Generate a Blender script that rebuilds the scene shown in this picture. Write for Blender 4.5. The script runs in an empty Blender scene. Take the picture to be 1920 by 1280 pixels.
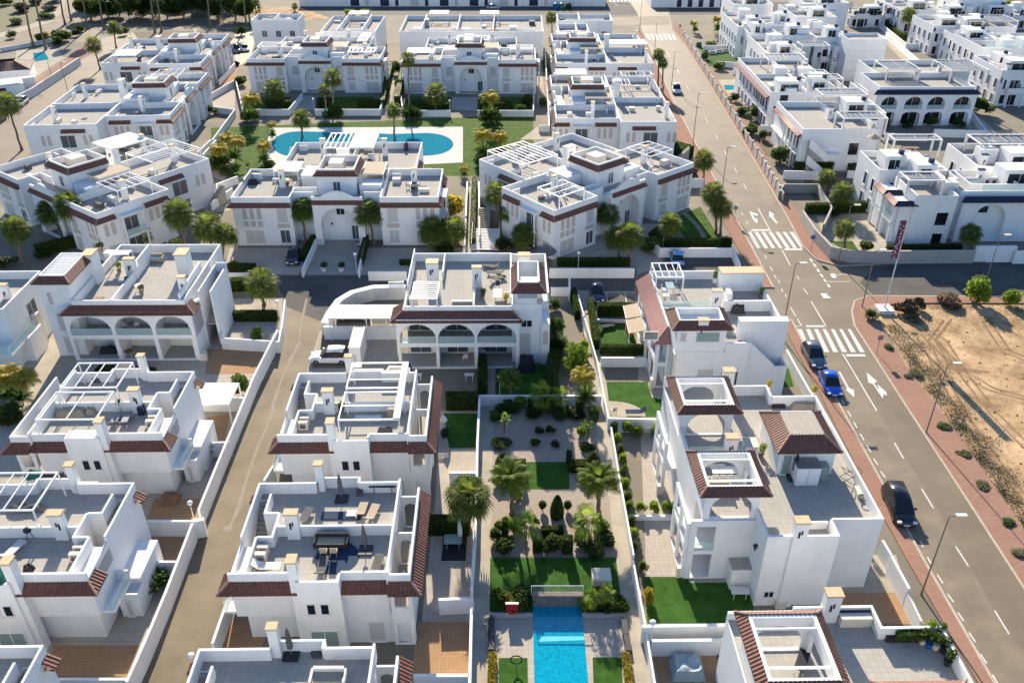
import bpy, math, random
from mathutils import Vector, Matrix
from mathutils.geometry import tessellate_polygon
random.seed(7)
SC = bpy.context.scene
COL = SC.collection
# ---------------------------------------------------------------- camera
F, YH, HC = 1600.0, -350.0, 52.0
PITCH = math.atan((640 - YH) / F); CP, SP = math.cos(PITCH), math.sin(PITCH)
cam = bpy.data.cameras.new('camera'); camo = bpy.data.objects.new('camera', cam); COL.objects.link(camo)
camo.location = (0, 0, HC); camo.rotation_euler = (math.pi / 2 - PITCH, 0, 0)
cam.sensor_width = 36; cam.lens = F / 1920 * 36; cam.clip_start = 0.5; cam.clip_end = 5000
SC.camera = camo
# ---------------------------------------------------------------- light
SUN_EL, SUN_AZ = math.radians(25), math.radians(7)      # sun ahead of the camera, slightly left
w = bpy.data.worlds.new('World'); SC.world = w; w.use_nodes = True
nt = w.node_tree; nt.nodes.clear()
sky = nt.nodes.new('ShaderNodeTexSky'); sky.sky_type = 'NISHITA'; sky.sun_disc = False
sky.sun_elevation = SUN_EL; sky.sun_rotation = -SUN_AZ
sky.dust_density = 0.4; sky.air_density = 1.3; sky.ozone_density = 3.0
bg = nt.nodes.new('ShaderNodeBackground'); bg.inputs[1].default_value = 0.076
out = nt.nodes.new('ShaderNodeOutputWorld')
tint = nt.nodes.new('ShaderNodeVectorMath'); tint.operation = 'MULTIPLY'; tint.inputs[1].default_value = (.87, 1.0, 1.2)
nt.links.new(sky.outputs[0], tint.inputs[0]); nt.links.new(tint.outputs[0], bg.inputs[0]); nt.links.new(bg.outputs[0], out.inputs[0])
sd = bpy.data.lights.new('sun', 'SUN'); sd.energy = 5.0; sd.angle = math.radians(0.5); sd.color = (1, 0.88, 0.70)
so = bpy.data.objects.new('sun', sd); COL.objects.link(so)
dv = Vector((math.sin(SUN_AZ) * math.cos(SUN_EL), -math.cos(SUN_AZ) * math.cos(SUN_EL), -math.sin(SUN_EL)))
so.rotation_euler = dv.to_track_quat('-Z', 'Y').to_euler(); so.location = (0, 0, 80)
SC.view_settings.view_transform = 'Standard'; SC.view_settings.look = 'None'
SC.view_settings.exposure = 1.17; SC.view_settings.gamma = 1
try:
    SC.cycles.max_bounces = 5; SC.cycles.diffuse_bounces = 3; SC.cycles.transparent_max_bounces = 6
except Exception: pass
# ---------------------------------------------------------------- pixel of the photo -> point of the place at height z
def G(x, y, z=0.0):
    t = (HC - z) / (CP * (y - YH))
    return Vector((t * (x - 960), t * (F * CP - (y - 640) * SP)))
# ---------------------------------------------------------------- materials
MATS = {}
def mat(name, col, rough=0.85, var=0.12, vs=1.5, bump=0.0, bs=20, spec=0.3, metal=0.0, col2=None, alpha=1.0, detail=4):
    m = bpy.data.materials.new(name); m.use_nodes = True; n = m.node_tree; L = n.links
    b = n.nodes['Principled BSDF']; tc = n.nodes.new('ShaderNodeTexCoord')
    b.inputs['Roughness'].default_value = rough; b.inputs['Metallic'].default_value = metal
    b.inputs['Specular IOR Level'].default_value = spec
    c = tuple(col) + (1,)
    if var > 0 or col2:
        nz = n.nodes.new('ShaderNodeTexNoise'); nz.inputs['Scale'].default_value = vs; nz.inputs['Detail'].default_value = detail
        nz.inputs['Roughness'].default_value = 0.65
        L.new(tc.outputs['Object'], nz.inputs['Vector'])
        r = n.nodes.new('ShaderNodeValToRGB'); r.color_ramp.elements[0].position = 0.3; r.color_ramp.elements[1].position = 0.7
        a = tuple(x * (1 - var) for x in col); d = tuple(min(1, x * (1 + var)) for x in (col2 or col))
        r.color_ramp.elements[0].color = a + (1,); r.color_ramp.elements[1].color = d + (1,)
        L.new(nz.outputs['Fac'], r.inputs['Fac']); L.new(r.outputs['Color'], b.inputs['Base Color'])
    else: b.inputs['Base Color'].default_value = c
    if bump:
        n2 = n.nodes.new('ShaderNodeTexNoise'); n2.inputs['Scale'].default_value = bs; n2.inputs['Detail'].default_value = 3
        L.new(tc.outputs['Object'], n2.inputs['Vector'])
        bp = n.nodes.new('ShaderNodeBump'); bp.inputs['Strength'].default_value = bump; bp.inputs['Distance'].default_value = 0.05
        L.new(n2.outputs['Fac'], bp.inputs['Height']); L.new(bp.outputs['Normal'], b.inputs['Normal'])
    if alpha < 1: b.inputs['Alpha'].default_value = alpha
    MATS[name] = m; return m
def brick(name, c1, c2, mortar, bw, bh, rough=0.8, ms=0.02, off=0.5, var=0.25, vs=0.6):
    m = mat(name, c1, rough, 0, 1); n = m.node_tree; L = n.links; b = n.nodes['Principled BSDF']
    tc = n.nodes.new('ShaderNodeTexCoord'); br = n.nodes.new('ShaderNodeTexBrick')
    b.inputs['Specular IOR Level'].default_value = .06; b.inputs['Roughness'].default_value = .95
    br.inputs['Scale'].default_value = 1; br.inputs['Brick Width'].default_value = bw; br.inputs['Row Height'].default_value = bh
    br.inputs['Mortar Size'].default_value = ms; br.offset = off
    br.inputs['Color1'].default_value = tuple(c1) + (1,); br.inputs['Color2'].default_value = tuple(c2) + (1,); br.inputs['Mortar'].default_value = tuple(mortar) + (1,)
    L.new(tc.outputs['Object'], br.inputs['Vector'])
    nz = n.nodes.new('ShaderNodeTexNoise'); nz.inputs['Scale'].default_value = vs; nz.inputs['Detail'].default_value = 6; nz.inputs['Roughness'].default_value = 0.7
    L.new(tc.outputs['Object'], nz.inputs['Vector'])
    mr = n.nodes.new('ShaderNodeMapRange'); mr.inputs[3].default_value = 1 - var; mr.inputs[4].default_value = 1 + var
    L.new(nz.outputs['Fac'], mr.inputs[0])
    mx = n.nodes.new('ShaderNodeVectorMath'); mx.operation = 'SCALE'
    L.new(br.outputs['Color'], mx.inputs[0]); L.new(mr.outputs[0], mx.inputs['Scale']); L.new(mx.outputs[0], b.inputs['Base Color'])
    return m
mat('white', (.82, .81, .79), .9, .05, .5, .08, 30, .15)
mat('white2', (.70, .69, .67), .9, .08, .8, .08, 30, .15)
def weather(nm, lo):      # faint rain streaks and blotches on render
    m = MATS[nm]; n = m.node_tree; L = n.links; b = n.nodes['Principled BSDF']; src = b.inputs['Base Color'].links[0].from_socket
    tc = n.nodes.new('ShaderNodeTexCoord'); mp = n.nodes.new('ShaderNodeMapping'); mp.inputs['Scale'].default_value = (1.2, 1.2, .3)
    a = n.nodes.new('ShaderNodeTexNoise'); a.inputs['Scale'].default_value = 1.4; a.inputs['Detail'].default_value = 7; a.inputs['Roughness'].default_value = .7
    L.new(tc.outputs['Object'], mp.inputs[0]); L.new(mp.outputs[0], a.inputs['Vector'])
    r = n.nodes.new('ShaderNodeMapRange'); r.inputs[1].default_value = .35; r.inputs[2].default_value = .6; r.inputs[3].default_value = lo; r.inputs[4].default_value = 1
    L.new(a.outputs['Fac'], r.inputs[0]); v = n.nodes.new('ShaderNodeVectorMath'); v.operation = 'SCALE'; L.new(src, v.inputs[0]); L.new(r.outputs[0], v.inputs['Scale']); L.new(v.outputs[0], b.inputs['Base Color'])
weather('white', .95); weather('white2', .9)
mat('whitemetal', (.8, .8, .8), .45, 0)
mat('cream', (.60, .43, .26), .8, .12, 3)
mat('creamwall', (.66, .6, .5), .9, .08, 1)
mat('stonewall', (.42, .38, .34), .9, .15, 3, .3, 12)
mat('redtile', (.165, .066, .042), .6, .4, 4.5, 0, 20, .4)
mat('ridgetile', (.36, .2, .15), .6, .2, 4)
mat('bluetile', (.02, .025, .05), .45, .3, 3)
mat('pinktile', (.42, .2, .16), .6, .2, 4)
brick('terrace', (.37, .35, .31), (.41, .385, .34), (.28, .265, .24), .45, .45, .7, .012, 0, .12, .5)
brick('darkterrace', (.22, .22, .23), (.26, .26, .27), (.17, .17, .17), .6, .6, .6, .012, 0, .12, .5)
brick('beigetile', (.40, .35, .29), (.44, .39, .33), (.31, .27, .23), .4, .4, .8, .015, 0, .12, .4)
brick('browntile', (.36, .22, .12), (.40, .25, .14), (.28, .17, .1), .3, .3, .8, .015, 0, .12, .4)
brick('pinkpave', (.30, .168, .12), (.34, .2, .145), (.25, .165, .12), .5, .25, .9, .02, .5, .15, .3)
brick('pergwood', (.5, .45, .4), (.5, .45, .4), (.5, .45, .4), .3, .3)
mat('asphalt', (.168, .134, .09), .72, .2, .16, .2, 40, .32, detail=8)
mat('asphaltshade', (.095, .09, .082), .9, .25, .3, .15, 40, .15, detail=8)  # road asphalt darkened, street shade put into the colour
mat('concrete', (.195, .157, .106), .8, .25, .22, .15, 30, .2, detail=8)
mat('path', (.40, .355, .28), .95, .15, .5, .1, 30, .06)
mat('kerb', (.42, .36, .28), .9, .15, 2)
mat('paint', (.62, .6, .56), .8, .3, 4, 0, 20, .1, detail=8)
mat('ground', (.205, .18, .135), .97, .25, .08, .2, 5, detail=8)
mat('sand', (.28, .175, .09), .95, .35, .3, 1.0, 1.6, .05, col2=(.47, .325, .19), detail=14)
mat('gravel', (.29, .23, .18), .95, .3, 9, .5, 30, col2=(.36, .3, .25))
mat('turf', (.038, .1, .015), .95, .3, .9, .3, 60, .1)
mat('lawn', (.052, .1, .012), .95, .4, .8, .4, 40, .1)
mat('soil', (.13, .1, .07), .95, .3, 2, .3, 10)
mat('leaf', (.04, .08, .015), .6, .35, 3, 0, 20, .25, col2=(.09, .14, .03))
mat('leafdark', (.024, .045, .011), .65, .4, 3, 0, 20, .15, col2=(.06, .09, .02))
mat('leafyellow', (.22, .2, .03), .6, .3, 3, 0, 20, .25, col2=(.38, .3, .04))
mat('leafbright', (.1, .17, .02), .6, .35, 3, 0, 20, .25, col2=(.2, .27, .03))
mat('palmleaf', (.05, .08, .016), .6, .4, 4, 0, 20, .15, col2=(.14, .17, .035))
mat('dryleaf', (.22, .15, .08), .8, .3, 3)
mat('trunk', (.2, .15, .11), .95, .3, 6, .6, 14)
mat('scrub', (.07, .075, .03), .9, .35, 2, col2=(.14, .13, .06))
mat('scrubbrown', (.12, .07, .035), .9, .35, 2)
mat('shutter', (.55, .53, .49), .7, .05, 2)
mat('fret', (.55, .47, .43), .8, .12, 8)
mat('pane', (.012, .014, .018), .12, 0, spec=.6)
mat('panegrey', (.09, .1, .11), .2, 0, spec=.6)
mat('panegreen', (.25, .33, .3), .25, 0, spec=.5)
mat('glass', (.55, .72, .7), .1, 0, spec=.5, alpha=.38)
mat('darkmetal', (.03, .03, .035), .5, 0)
mat('greymetal', (.25, .25, .26), .45, 0, metal=.4)
mat('lampgrey', (.2, .17, .15), .55, 0)
mat('globe', (.85, .87, .9), .3, 0)
mat('fabricgrey', (.1, .1, .1), .9, .15, 4)
mat('fabricdark', (.03, .03, .04), .9, .15, 4)
mat('fabriccream', (.42, .34, .24), .9, .1, 4)
mat('fabricwhite', (.7, .68, .64), .9, .1, 4)
mat('fabricgreen', (.02, .12, .08), .9, .1, 4)
mat('fabricblue', (.02, .04, .085), .9, .1, 4)
mat('coversilver', (.35, .41, .43), .6, .15, 3)
mat('wood', (.22, .13, .07), .7, .25, 5)
mat('stone', (.2, .17, .15), .9, .3, 3, .4, 8)
mat('redplastic', (.6, .03, .02), .5, 0)
mat('orange', (.55, .13, .04), .7, .1)
mat('blue', (.02, .12, .35), .5, 0)
mat('green', (.03, .2, .1), .5, 0)
mat('tyre', (.015, .015, .015), .8, 0)
mat('rim', (.3, .3, .31), .3, 0, metal=.7)
mat('paintwhite', (.75, .75, .74), .25, 0, spec=.5)
mat('paintblack', (.02, .022, .028), .18, 0, spec=.6)
mat('paintblue', (.01, .1, .5), .2, 0, spec=.6)
mat('paintgrey', (.14, .16, .18), .22, 0, spec=.6, metal=.3)
mat('paintnavy', (.015, .025, .06), .18, 0, spec=.6)
mat('paintsilver', (.45, .47, .5), .25, 0, metal=.4)
mat('paintcyan', (.1, .3, .6), .22, 0, spec=.6)
mat('headlight', (.8, .8, .8), .15, 0)
mat('skin', (.5, .3, .2), .7, 0)
mat('banner', (.12, .03, .07), .7, .1)
mat('bannerink', (.7, .6, .65), .7, 0)
mat('poolfloor', (.02, .42, .62), .5, .08, 1)
mat('poolwall', (.03, .25, .5), .5, .1, 1)
# water
def water(name, c, k):
    m = mat(name, c, .06, 0, spec=.5); n = m.node_tree; L = n.links; b = n.nodes['Principled BSDF']
    tc = n.nodes.new('ShaderNodeTexCoord'); nz = n.nodes.new('ShaderNodeTexNoise'); nz.inputs['Scale'].default_value = 3.5; nz.inputs['Detail'].default_value = 3
    nz.inputs['Distortion'].default_value = 1.2
    L.new(tc.outputs['Object'], nz.inputs['Vector']); bp = n.nodes.new('ShaderNodeBump'); bp.inputs['Strength'].default_value = .25; bp.inputs['Distance'].default_value = .06
    L.new(nz.outputs['Fac'], bp.inputs['Height']); L.new(bp.outputs['Normal'], b.inputs['Normal'])
    r = n.nodes.new('ShaderNodeValToRGB'); r.color_ramp.elements[0].position = .35; r.color_ramp.elements[1].position = .68
    r.color_ramp.elements[0].color = tuple(x * (1 - k) for x in c) + (1,); r.color_ramp.elements[1].color = tuple(min(1, x * (1 + k)) for x in c) + (1,)
    L.new(nz.outputs['Fac'], r.inputs['Fac']); L.new(r.outputs['Color'], b.inputs['Base Color'])
water('water', (.0, .29, .43), .2); water('waterfar', (.025, .2, .28), .15)
for _m in ('waterfar',): MATS[_m].node_tree.nodes['Principled BSDF'].inputs['Roughness'].default_value = 1; MATS[_m].node_tree.nodes['Principled BSDF'].inputs['Specular IOR Level'].default_value = 0
def leafy(nm):    # a little light passes through leaves
    m = MATS[nm]; n = m.node_tree; b = n.nodes['Principled BSDF']; o = n.nodes['Material Output']
    t = n.nodes.new('ShaderNodeBsdfTranslucent'); mx = n.nodes.new('ShaderNodeMixShader'); mx.inputs[0].default_value = .45
    src = b.inputs['Base Color'].links[0].from_socket
    g = n.nodes.new('ShaderNodeVectorMath'); g.operation = 'SCALE'; g.inputs['Scale'].default_value = 1.8
    n.links.new(src, g.inputs[0]); n.links.new(g.outputs[0], t.inputs[0])
    n.links.new(b.outputs[0], mx.inputs[1]); n.links.new(t.outputs[0], mx.inputs[2]); n.links.new(mx.outputs[0], o.inputs[0])
for nm in ('leaf', 'leafdark', 'leafyellow', 'leafbright', 'palmleaf'): leafy(nm)
# ---------------------------------------------------------------- mesh builder
class MB:
    def __init__(s): s.v = []; s.f = []; s.cut = []
    def clusters(s):      # pieces that touch stay one mesh, pieces apart become meshes of their own
        n = len(s.cut); bb = []; par = list(range(n)); e = .03
        for i in range(n):
            a, c = s.cut[i][0], s.cut[i+1][0] if i+1 < n else len(s.v); P = s.v[a:c]
            bb.append([min(p[k] for p in P)-e for k in range(3)]+[max(p[k] for p in P)+e for k in range(3)])
        def find(i):
            while par[i] != i: i = par[i]
            return i
        for i in range(n):
            for j in range(i):
                A, B = bb[i], bb[j]
                if all(A[k] <= B[k+3] and B[k] <= A[k+3] for k in range(3)): par[find(i)] = find(j)
        out = {}
        for i in range(n):
            a, c = s.cut[i][0], s.cut[i+1][0] if i+1 < n else len(s.v); fa, fc = s.cut[i][1], s.cut[i+1][1] if i+1 < n else len(s.f)
            m = out.setdefault(find(i), MB()); m.add(s.v[a:c], [tuple(q-a for q in f) for f in s.f[fa:fc]])
        return list(out.values())
    def add(s, vs, fs):
        s.cut.append((len(s.v), len(s.f)))
        o = len(s.v); s.v += [tuple(p) for p in vs]; s.f += [tuple(i + o for i in f) for f in fs]
    def box(s, x0, y0, z0, x1, y1, z1):
        if x0 > x1: x0, x1 = x1, x0
        if y0 > y1: y0, y1 = y1, y0
        if z0 > z1: z0, z1 = z1, z0
        s.add([(x0,y0,z0),(x1,y0,z0),(x1,y1,z0),(x0,y1,z0),(x0,y0,z1),(x1,y0,z1),(x1,y1,z1),(x0,y1,z1)],
              [(3,2,1,0),(4,5,6,7),(0,1,5,4),(1,2,6,5),(2,3,7,6),(3,0,4,7)])
    def prism(s, poly, z0, z1):
        n = len(poly)
        a = sum(poly[i][0]*poly[(i+1)%n][1]-poly[(i+1)%n][0]*poly[i][1] for i in range(n))
        if a < 0: poly = poly[::-1]
        vs = [(p[0],p[1],z0) for p in poly] + [(p[0],p[1],z1) for p in poly]
        tr = tessellate_polygon([[Vector((p[0],p[1],0)) for p in poly]])
        fs = []
        for t in tr:
            a_, b_, c_ = t
            cr = (poly[b_][0]-poly[a_][0])*(poly[c_][1]-poly[a_][1])-(poly[b_][1]-poly[a_][1])*(poly[c_][0]-poly[a_][0])
            if cr < 0: a_, b_, c_ = a_, c_, b_
            fs.append((a_+n,b_+n,c_+n)); fs.append((c_,b_,a_))
        fs += [(i,(i+1)%n,(i+1)%n+n,i+n) for i in range(n)]
        s.add(vs, fs)
    def sheet(s, poly, z):
        tr = tessellate_polygon([[Vector((p[0],p[1],0)) for p in poly]]); fs = []
        for a_, b_, c_ in tr:
            cr = (poly[b_][0]-poly[a_][0])*(poly[c_][1]-poly[a_][1])-(poly[b_][1]-poly[a_][1])*(poly[c_][0]-poly[a_][0])
            fs.append((a_,b_,c_) if cr > 0 else (a_,c_,b_))
        s.add([(p[0],p[1],z) for p in poly], fs)
    def bar(s, a, b, r, n=6, r2=None):
        a = Vector(a); b = Vector(b); d = (b-a)
        if d.length < 1e-6: return
        q = d.normalized().to_track_quat('Z','Y').to_matrix(); r2 = r if r2 is None else r2
        vs = []
        for c, rr in ((a,r),(b,r2)):
            for i in range(n):
                t = 2*math.pi*(i+.5)/n; vs.append(c+q@Vector((math.cos(t)*rr,math.sin(t)*rr,0)))
        s.add(vs, [(i,(i+1)%n,(i+1)%n+n,i+n) for i in range(n)] + [tuple(range(n-1,-1,-1)), tuple(range(n,2*n))])
    def tube(s, pts, rs, n=8):
        for i in range(len(pts)-1): s.bar(pts[i], pts[i+1], rs[i], n, rs[i+1])
    def lathe(s, c, prof, n=12):
        vs = []; fs = []
        for r, z in prof:
            for i in range(n): t = 2*math.pi*i/n; vs.append((c[0]+r*math.cos(t), c[1]+r*math.sin(t), c[2]+z))
        for k in range(len(prof)-1):
            for i in range(n): fs.append((k*n+i, k*n+(i+1)%n, (k+1)*n+(i+1)%n, (k+1)*n+i))
        fs.append(tuple(range(n-1,-1,-1))); m = (len(prof)-1)*n; fs.append(tuple(range(m,m+n))); s.add(vs, fs)
    def ball(s, c, r, n=10, sz=1.0):
        k = n//2+1; s.lathe(c, [(max(.001, r*math.sin(math.pi*i/k)), -r*sz*math.cos(math.pi*i/k)) for i in range(k+1)], n)
    def arch_wall(s, p0, p1, z0, z1, th, ops):
        p0 = Vector(p0); p1 = Vector(p1); L = (p1-p0).length; d = (p1-p0)/L; nrm = Vector((-d.y, d.x))   # inward (left of direction)
        loops = [[(0,z0),(L,z0),(L,z1),(0,z1)]]
        for a0,a1,zb,zt,arch in ops:
            zb = max(zb, z0+.01)
            if arch:
                w_ = (a1-a0)/2; cx = (a0+a1)/2; rise = min(w_, (zt-zb)*.75)*arch
                lp = [(a0,zb),(a1,zb)] + [(cx+w_*math.cos(math.pi*i/14), zt-rise+rise*math.sin(math.pi*i/14)) for i in range(15)]
            else: lp = [(a0,zb),(a1,zb),(a1,zt),(a0,zt)]
            loops.append(lp)
        flat = [q for l in loops for q in l]; n = len(flat)
        tr = tessellate_polygon([[Vector((q[0],q[1],0)) for q in l] for l in loops])
        vs = [(p0.x+d.x*a, p0.y+d.y*a, z) for a,z in flat] + [(p0.x+d.x*a+nrm.x*th, p0.y+d.y*a+nrm.y*th, z) for a,z in flat]
        fs = []
        for a_,b_,c_ in tr:
            A,B,C = flat[a_],flat[b_],flat[c_]; cr = (B[0]-A[0])*(C[1]-A[1])-(B[1]-A[1])*(C[0]-A[0])
            if cr < 0: b_, c_ = c_, b_
            fs.append((a_,b_,c_)); fs.append((c_+n,b_+n,a_+n))
        o = 0
        for k,l in enumerate(loops):
            m = len(l)
            for i in range(m):
                j = (i+1)%m
                q = (o+j,o+i,o+i+n,o+j+n)
                fs.append(q if k == 0 else q[::-1])
            o += m
        # loop 0 runs counter-clockwise seen from outside: flip its rim
        s.add(vs, fs)
    def tiles(s, A, B, d, zt, zb, ha=1, hb=1, rd=None, pitch=.28):
        A = Vector(A); B = Vector(B); L = (B-A).length; e = (B-A)/L; o = Vector((e.y,-e.x))
        s0, s1 = -ha*d, L+hb*d; n = max(4, int((s1-s0)/pitch*4)); rows = 3; vs = []; fs = []
        for i in range(n+1):
            q = s0+(s1-s0)*i/n; ph = (q/pitch) % 1.0; bz = .075*abs(math.sin(math.pi*ph))
            t0 = min(.995, max(0, -q/d if ha > 0 else 0, (q-L)/d if hb > 0 else 0))
            for r in range(rows+1):
                t = t0+(1-t0)*r/rows; p = A+e*q+o*(t*d); vs.append((p.x,p.y,zt+(zb-zt)*t+bz))
        R = rows+1
        for i in range(n):
            for r in range(rows): fs.append((i*R+r, i*R+r+1, (i+1)*R+r+1, (i+1)*R+r))
        b0 = len(vs)
        a_, b_ = A-e*(ha*d)+o*d, B+e*(hb*d)+o*d
        vs += [(A.x,A.y,zb-.06),(B.x,B.y,zb-.06),(b_.x,b_.y,zb-.06),(a_.x,a_.y,zb-.06),(b_.x,b_.y,zb+.03),(a_.x,a_.y,zb+.03)]
        fs += [(b0,b0+1,b0+2,b0+3),(b0+3,b0+2,b0+4,b0+5)]
        s.add(vs, fs)
        if rd is not None:
            if ha: rd.bar((A.x,A.y,zt+.05),(a_.x,a_.y,zb+.06),.09,6)
            if hb: rd.bar((B.x,B.y,zt+.05),(b_.x,b_.y,zb+.06),.09,6)
    def build(s, name, m, parent=None, mir=None, smooth=False):
        if not s.v: return None
        me = bpy.data.meshes.new(name)
        if mir is not None: me.from_pydata([(mir-x,y,z) for x,y,z in s.v], [], [f[::-1] for f in s.f])
        else: me.from_pydata(s.v, [], s.f)
        me.materials.append(MATS[m]); me.update()
        if smooth: me.shade_smooth()
        o = bpy.data.objects.new(name, me); COL.objects.link(o); o.parent = parent
        return o
def tag(o, label=None, cat=None, group=None, kind=None):
    if label: o['label'] = label
    if cat: o['category'] = cat
    if group: o['group'] = group
    if kind: o['kind'] = kind
    return o
def thing(name, label, cat, loc=(0,0,0), rz=0, group=None, sc=1):
    o = bpy.data.objects.new(name, None); COL.objects.link(o); o.location = loc; o.rotation_euler = (0,0,rz)
    o.scale = (sc,sc,sc); o.empty_display_size = .3
    return tag(o, label, cat, group)
def struct(name, mb, m, label=None):
    o = mb.build(name, m); return tag(o, label, None, None, 'structure')
def GP(pts, z=0): return [tuple(G(x, y, z)) for x, y in pts]
def ground(name, pts, z, m, label=None, zp=0):
    b = MB(); b.sheet(GP(pts, zp), z); return struct(name, b, m, label)
# ---------------------------------------------------------------- house class
PM = dict(wall='white', parapet='white', roof_terrace='terrace', tiled_eave='redtile', ridge='ridgetile', floor='terrace',
          staircase='terrace', balcony='white', pergola='whitemetal', railing='glass', arcade_wall='white', partition='white',
          stone_base='creamwall', slat_roof='fabricwhite', pillar='white')
class House:
    def __init__(s, name, label, cat, org, rot=1.0, mir=None, z=0, group=None, pm=None):
        a = math.radians(rot); s.a = a; s.org = Vector(org); s.mir = mir; s.z = z
        s.root = thing(name, label, cat, (org[0],org[1],z), a, group); s.mb = {}; s.pm = dict(PM)
        if pm: s.pm.update(pm)
    def uv(s, x, y, z):
        p = G(x,y,z+s.z)-s.org; c, q = math.cos(s.a), math.sin(s.a)
        u, v = p.x*c+p.y*q, -p.x*q+p.y*c
        return (s.mir-u if s.mir is not None else u, v)
    def world(s, u, v, z=0):
        if s.mir is not None: u = s.mir-u
        c, q = math.cos(s.a), math.sin(s.a)
        return (s.org.x+u*c-v*q, s.org.y+u*q+v*c, z+s.z)
    def __getitem__(s, k):
        if k not in s.mb: s.mb[k] = MB()
        return s.mb[k]
    def part(s, mb, name, m, parent=None, smooth=False):
        return mb.build(name, m, parent or s.root, s.mir, smooth)
    def fin(s):
        for k, b in s.mb.items():
            for q in b.clusters(): s.part(q, k.split(':')[0] if k != 'ridge' else 'ridge_tile', s.pm.get(k, s.pm.get(k.split(':')[0], 'white')))
        s.mb = {}
    def rim(s, u0, v0, u1, v1, z0, z1, t=.18, sides='fblr', part='parapet'):
        b = s[part]
        if 'f' in sides: b.box(u0, v0, z0, u1, v0+t, z1)
        if 'b' in sides: b.box(u0, v1-t, z0, u1, v1, z1)
        a0 = v0+(t if 'f' in sides else 0); a1 = v1-(t if 'b' in sides else 0)
        if 'l' in sides: b.box(u0, a0, z0, u0+t, a1, z1)
        if 'r' in sides: b.box(u1-t, a0, z0, u1, a1, z1)
    def vol(s, u0, v0, u1, v1, zf, par=1.0, sides='fblr', z0=0, floor=True, t=.18, m='roof_terrace'):
        s['wall'].box(u0, v0, z0, u1, v1, zf)
        if floor: s[m].sheet([(u0+.02,v0+.02),(u1-.02,v0+.02),(u1-.02,v1-.02),(u0+.02,v1-.02)], zf+.006)
        if par: s.rim(u0, v0, u1, v1, zf, zf+par, t, sides)
    def chimney(s, u, v, z0, z1, w=.9, d=.5, cap='cream'):
        b = MB(); b.box(u, v, z0, u+w, v+d, z1-.16); o = s.part(b, 'chimney', 'white')
        b = MB(); b.box(u-.06, v-.06, z1-.16, u+w+.06, v+d+.06, z1); s.part(b, 'cap', cap, o)
        if w > .7:
            b = MB(); b.box(u+w*.3, v-.03, z1-1.5, u+w*.45, v-.004, z1-.9); b.box(u+w*.5, v-.03, z1-1.2, u+w*.62, v-.004, z1-.8); s.part(b, 'wall_lamp', 'darkmetal', o)
    def fb(s, b, face, pos, a0, a1, z0, z1, d0, d1):
        if face == 'f': b.box(a0, pos-d1, z0, a1, pos-d0, z1)
        elif face == 'b': b.box(a0, pos+d0, z0, a1, pos+d1, z1)
        elif face == 'l': b.box(pos-d1, a0, z0, pos-d0, a1, z1)
        else: b.box(pos+d0, a0, z0, pos+d1, a1, z1)
    def window(s, face, pos, a0, a1, z0, z1, kind='pane', div=1, name='window', fr=.06, frame='whitemetal'):
        b = MB(); t = fr
        s.fb(b, face, pos, a0, a1, z0, z0+t, .004, .07); s.fb(b, face, pos, a0, a1, z1-t, z1, .004, .07)
        s.fb(b, face, pos, a0, a0+t, z0+t, z1-t, .004, .07); s.fb(b, face, pos, a1-t, a1, z0+t, z1-t, .004, .07)
        for i in range(1, div):
            c = a0+(a1-a0)*i/div; s.fb(b, face, pos, c-.025, c+.025, z0+t, z1-t, .012, .06)
        s.fb(b, face, pos, a0-.06, a1+.06, z0-.07, z0-.002, .004, .13)
        o = s.part(b, name, frame)
        b = MB(); s.fb(b, face, pos, a0+t, a1-t, z0+t, z1-t, .003, .03); s.part(b, 'shutter' if kind == 'shutter' else 'pane', kind, o)
        return o
    def archwin(s, face, pos, a0, a1, z0, z1, kind='fret', name='window'):
        cx = (a0+a1)/2; w_ = (a1-a0)/2; n = 8
        def loop(g):
            return [(a0+g,z0+g),(a1-g,z0+g)] + [(cx+(w_-g)*math.cos(math.pi*i/n), z1-w_+(w_-g)*math.sin(math.pi*i/n)) for i in range(n+1)]
        def mk(lp, d0, d1):
            b = MB(); m = len(lp)
            def P(a, z, d):
                return {'f':(a,pos-d,z),'b':(a,pos+d,z),'l':(pos-d,a,z),'r':(pos+d,a,z)}[face]
            vs = [P(a,z,d1) for a,z in lp]+[P(a,z,d0) for a,z in lp]
            fl = face in 'bl'
            fs = [tuple(range(m))]+[((i+1)%m,i,i+m,(i+1)%m+m) for i in range(m)]
            b.add(vs, [f[::-1] for f in fs] if fl else fs); return b
        o = s.part(mk(loop(0), .0, .04), name, 'whitemetal'); s.part(mk(loop(.07), .004, .055), 'pane' if kind != 'fret' else 'fretwork', kind, o)
    def onf(s, x, y, v):       # photo pixel on the vertical plane v=const of this house -> (u, z)
        lo, hi = -2.0, 14.0
        for _ in range(40):
            m = (lo+hi)/2
            if s.uv(x, y, m)[1] > v: lo = m
            else: hi = m
        return s.uv(x, y, lo)[0], lo
    def winpx(s, v, x0, y0, x1, y1, kind='pane', div=1, name='window', frame='whitemetal'):
        a = s.onf((x0+x1)/2, y0, v); b = s.onf((x0+x1)/2, y1, v)
        u0 = s.onf(x0, (y0+y1)/2, v)[0]; u1 = s.onf(x1, (y0+y1)/2, v)[0]
        return s.window('f', v, min(u0,u1), max(u0,u1), b[1], a[1], kind, div, name, .06, frame)
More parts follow.
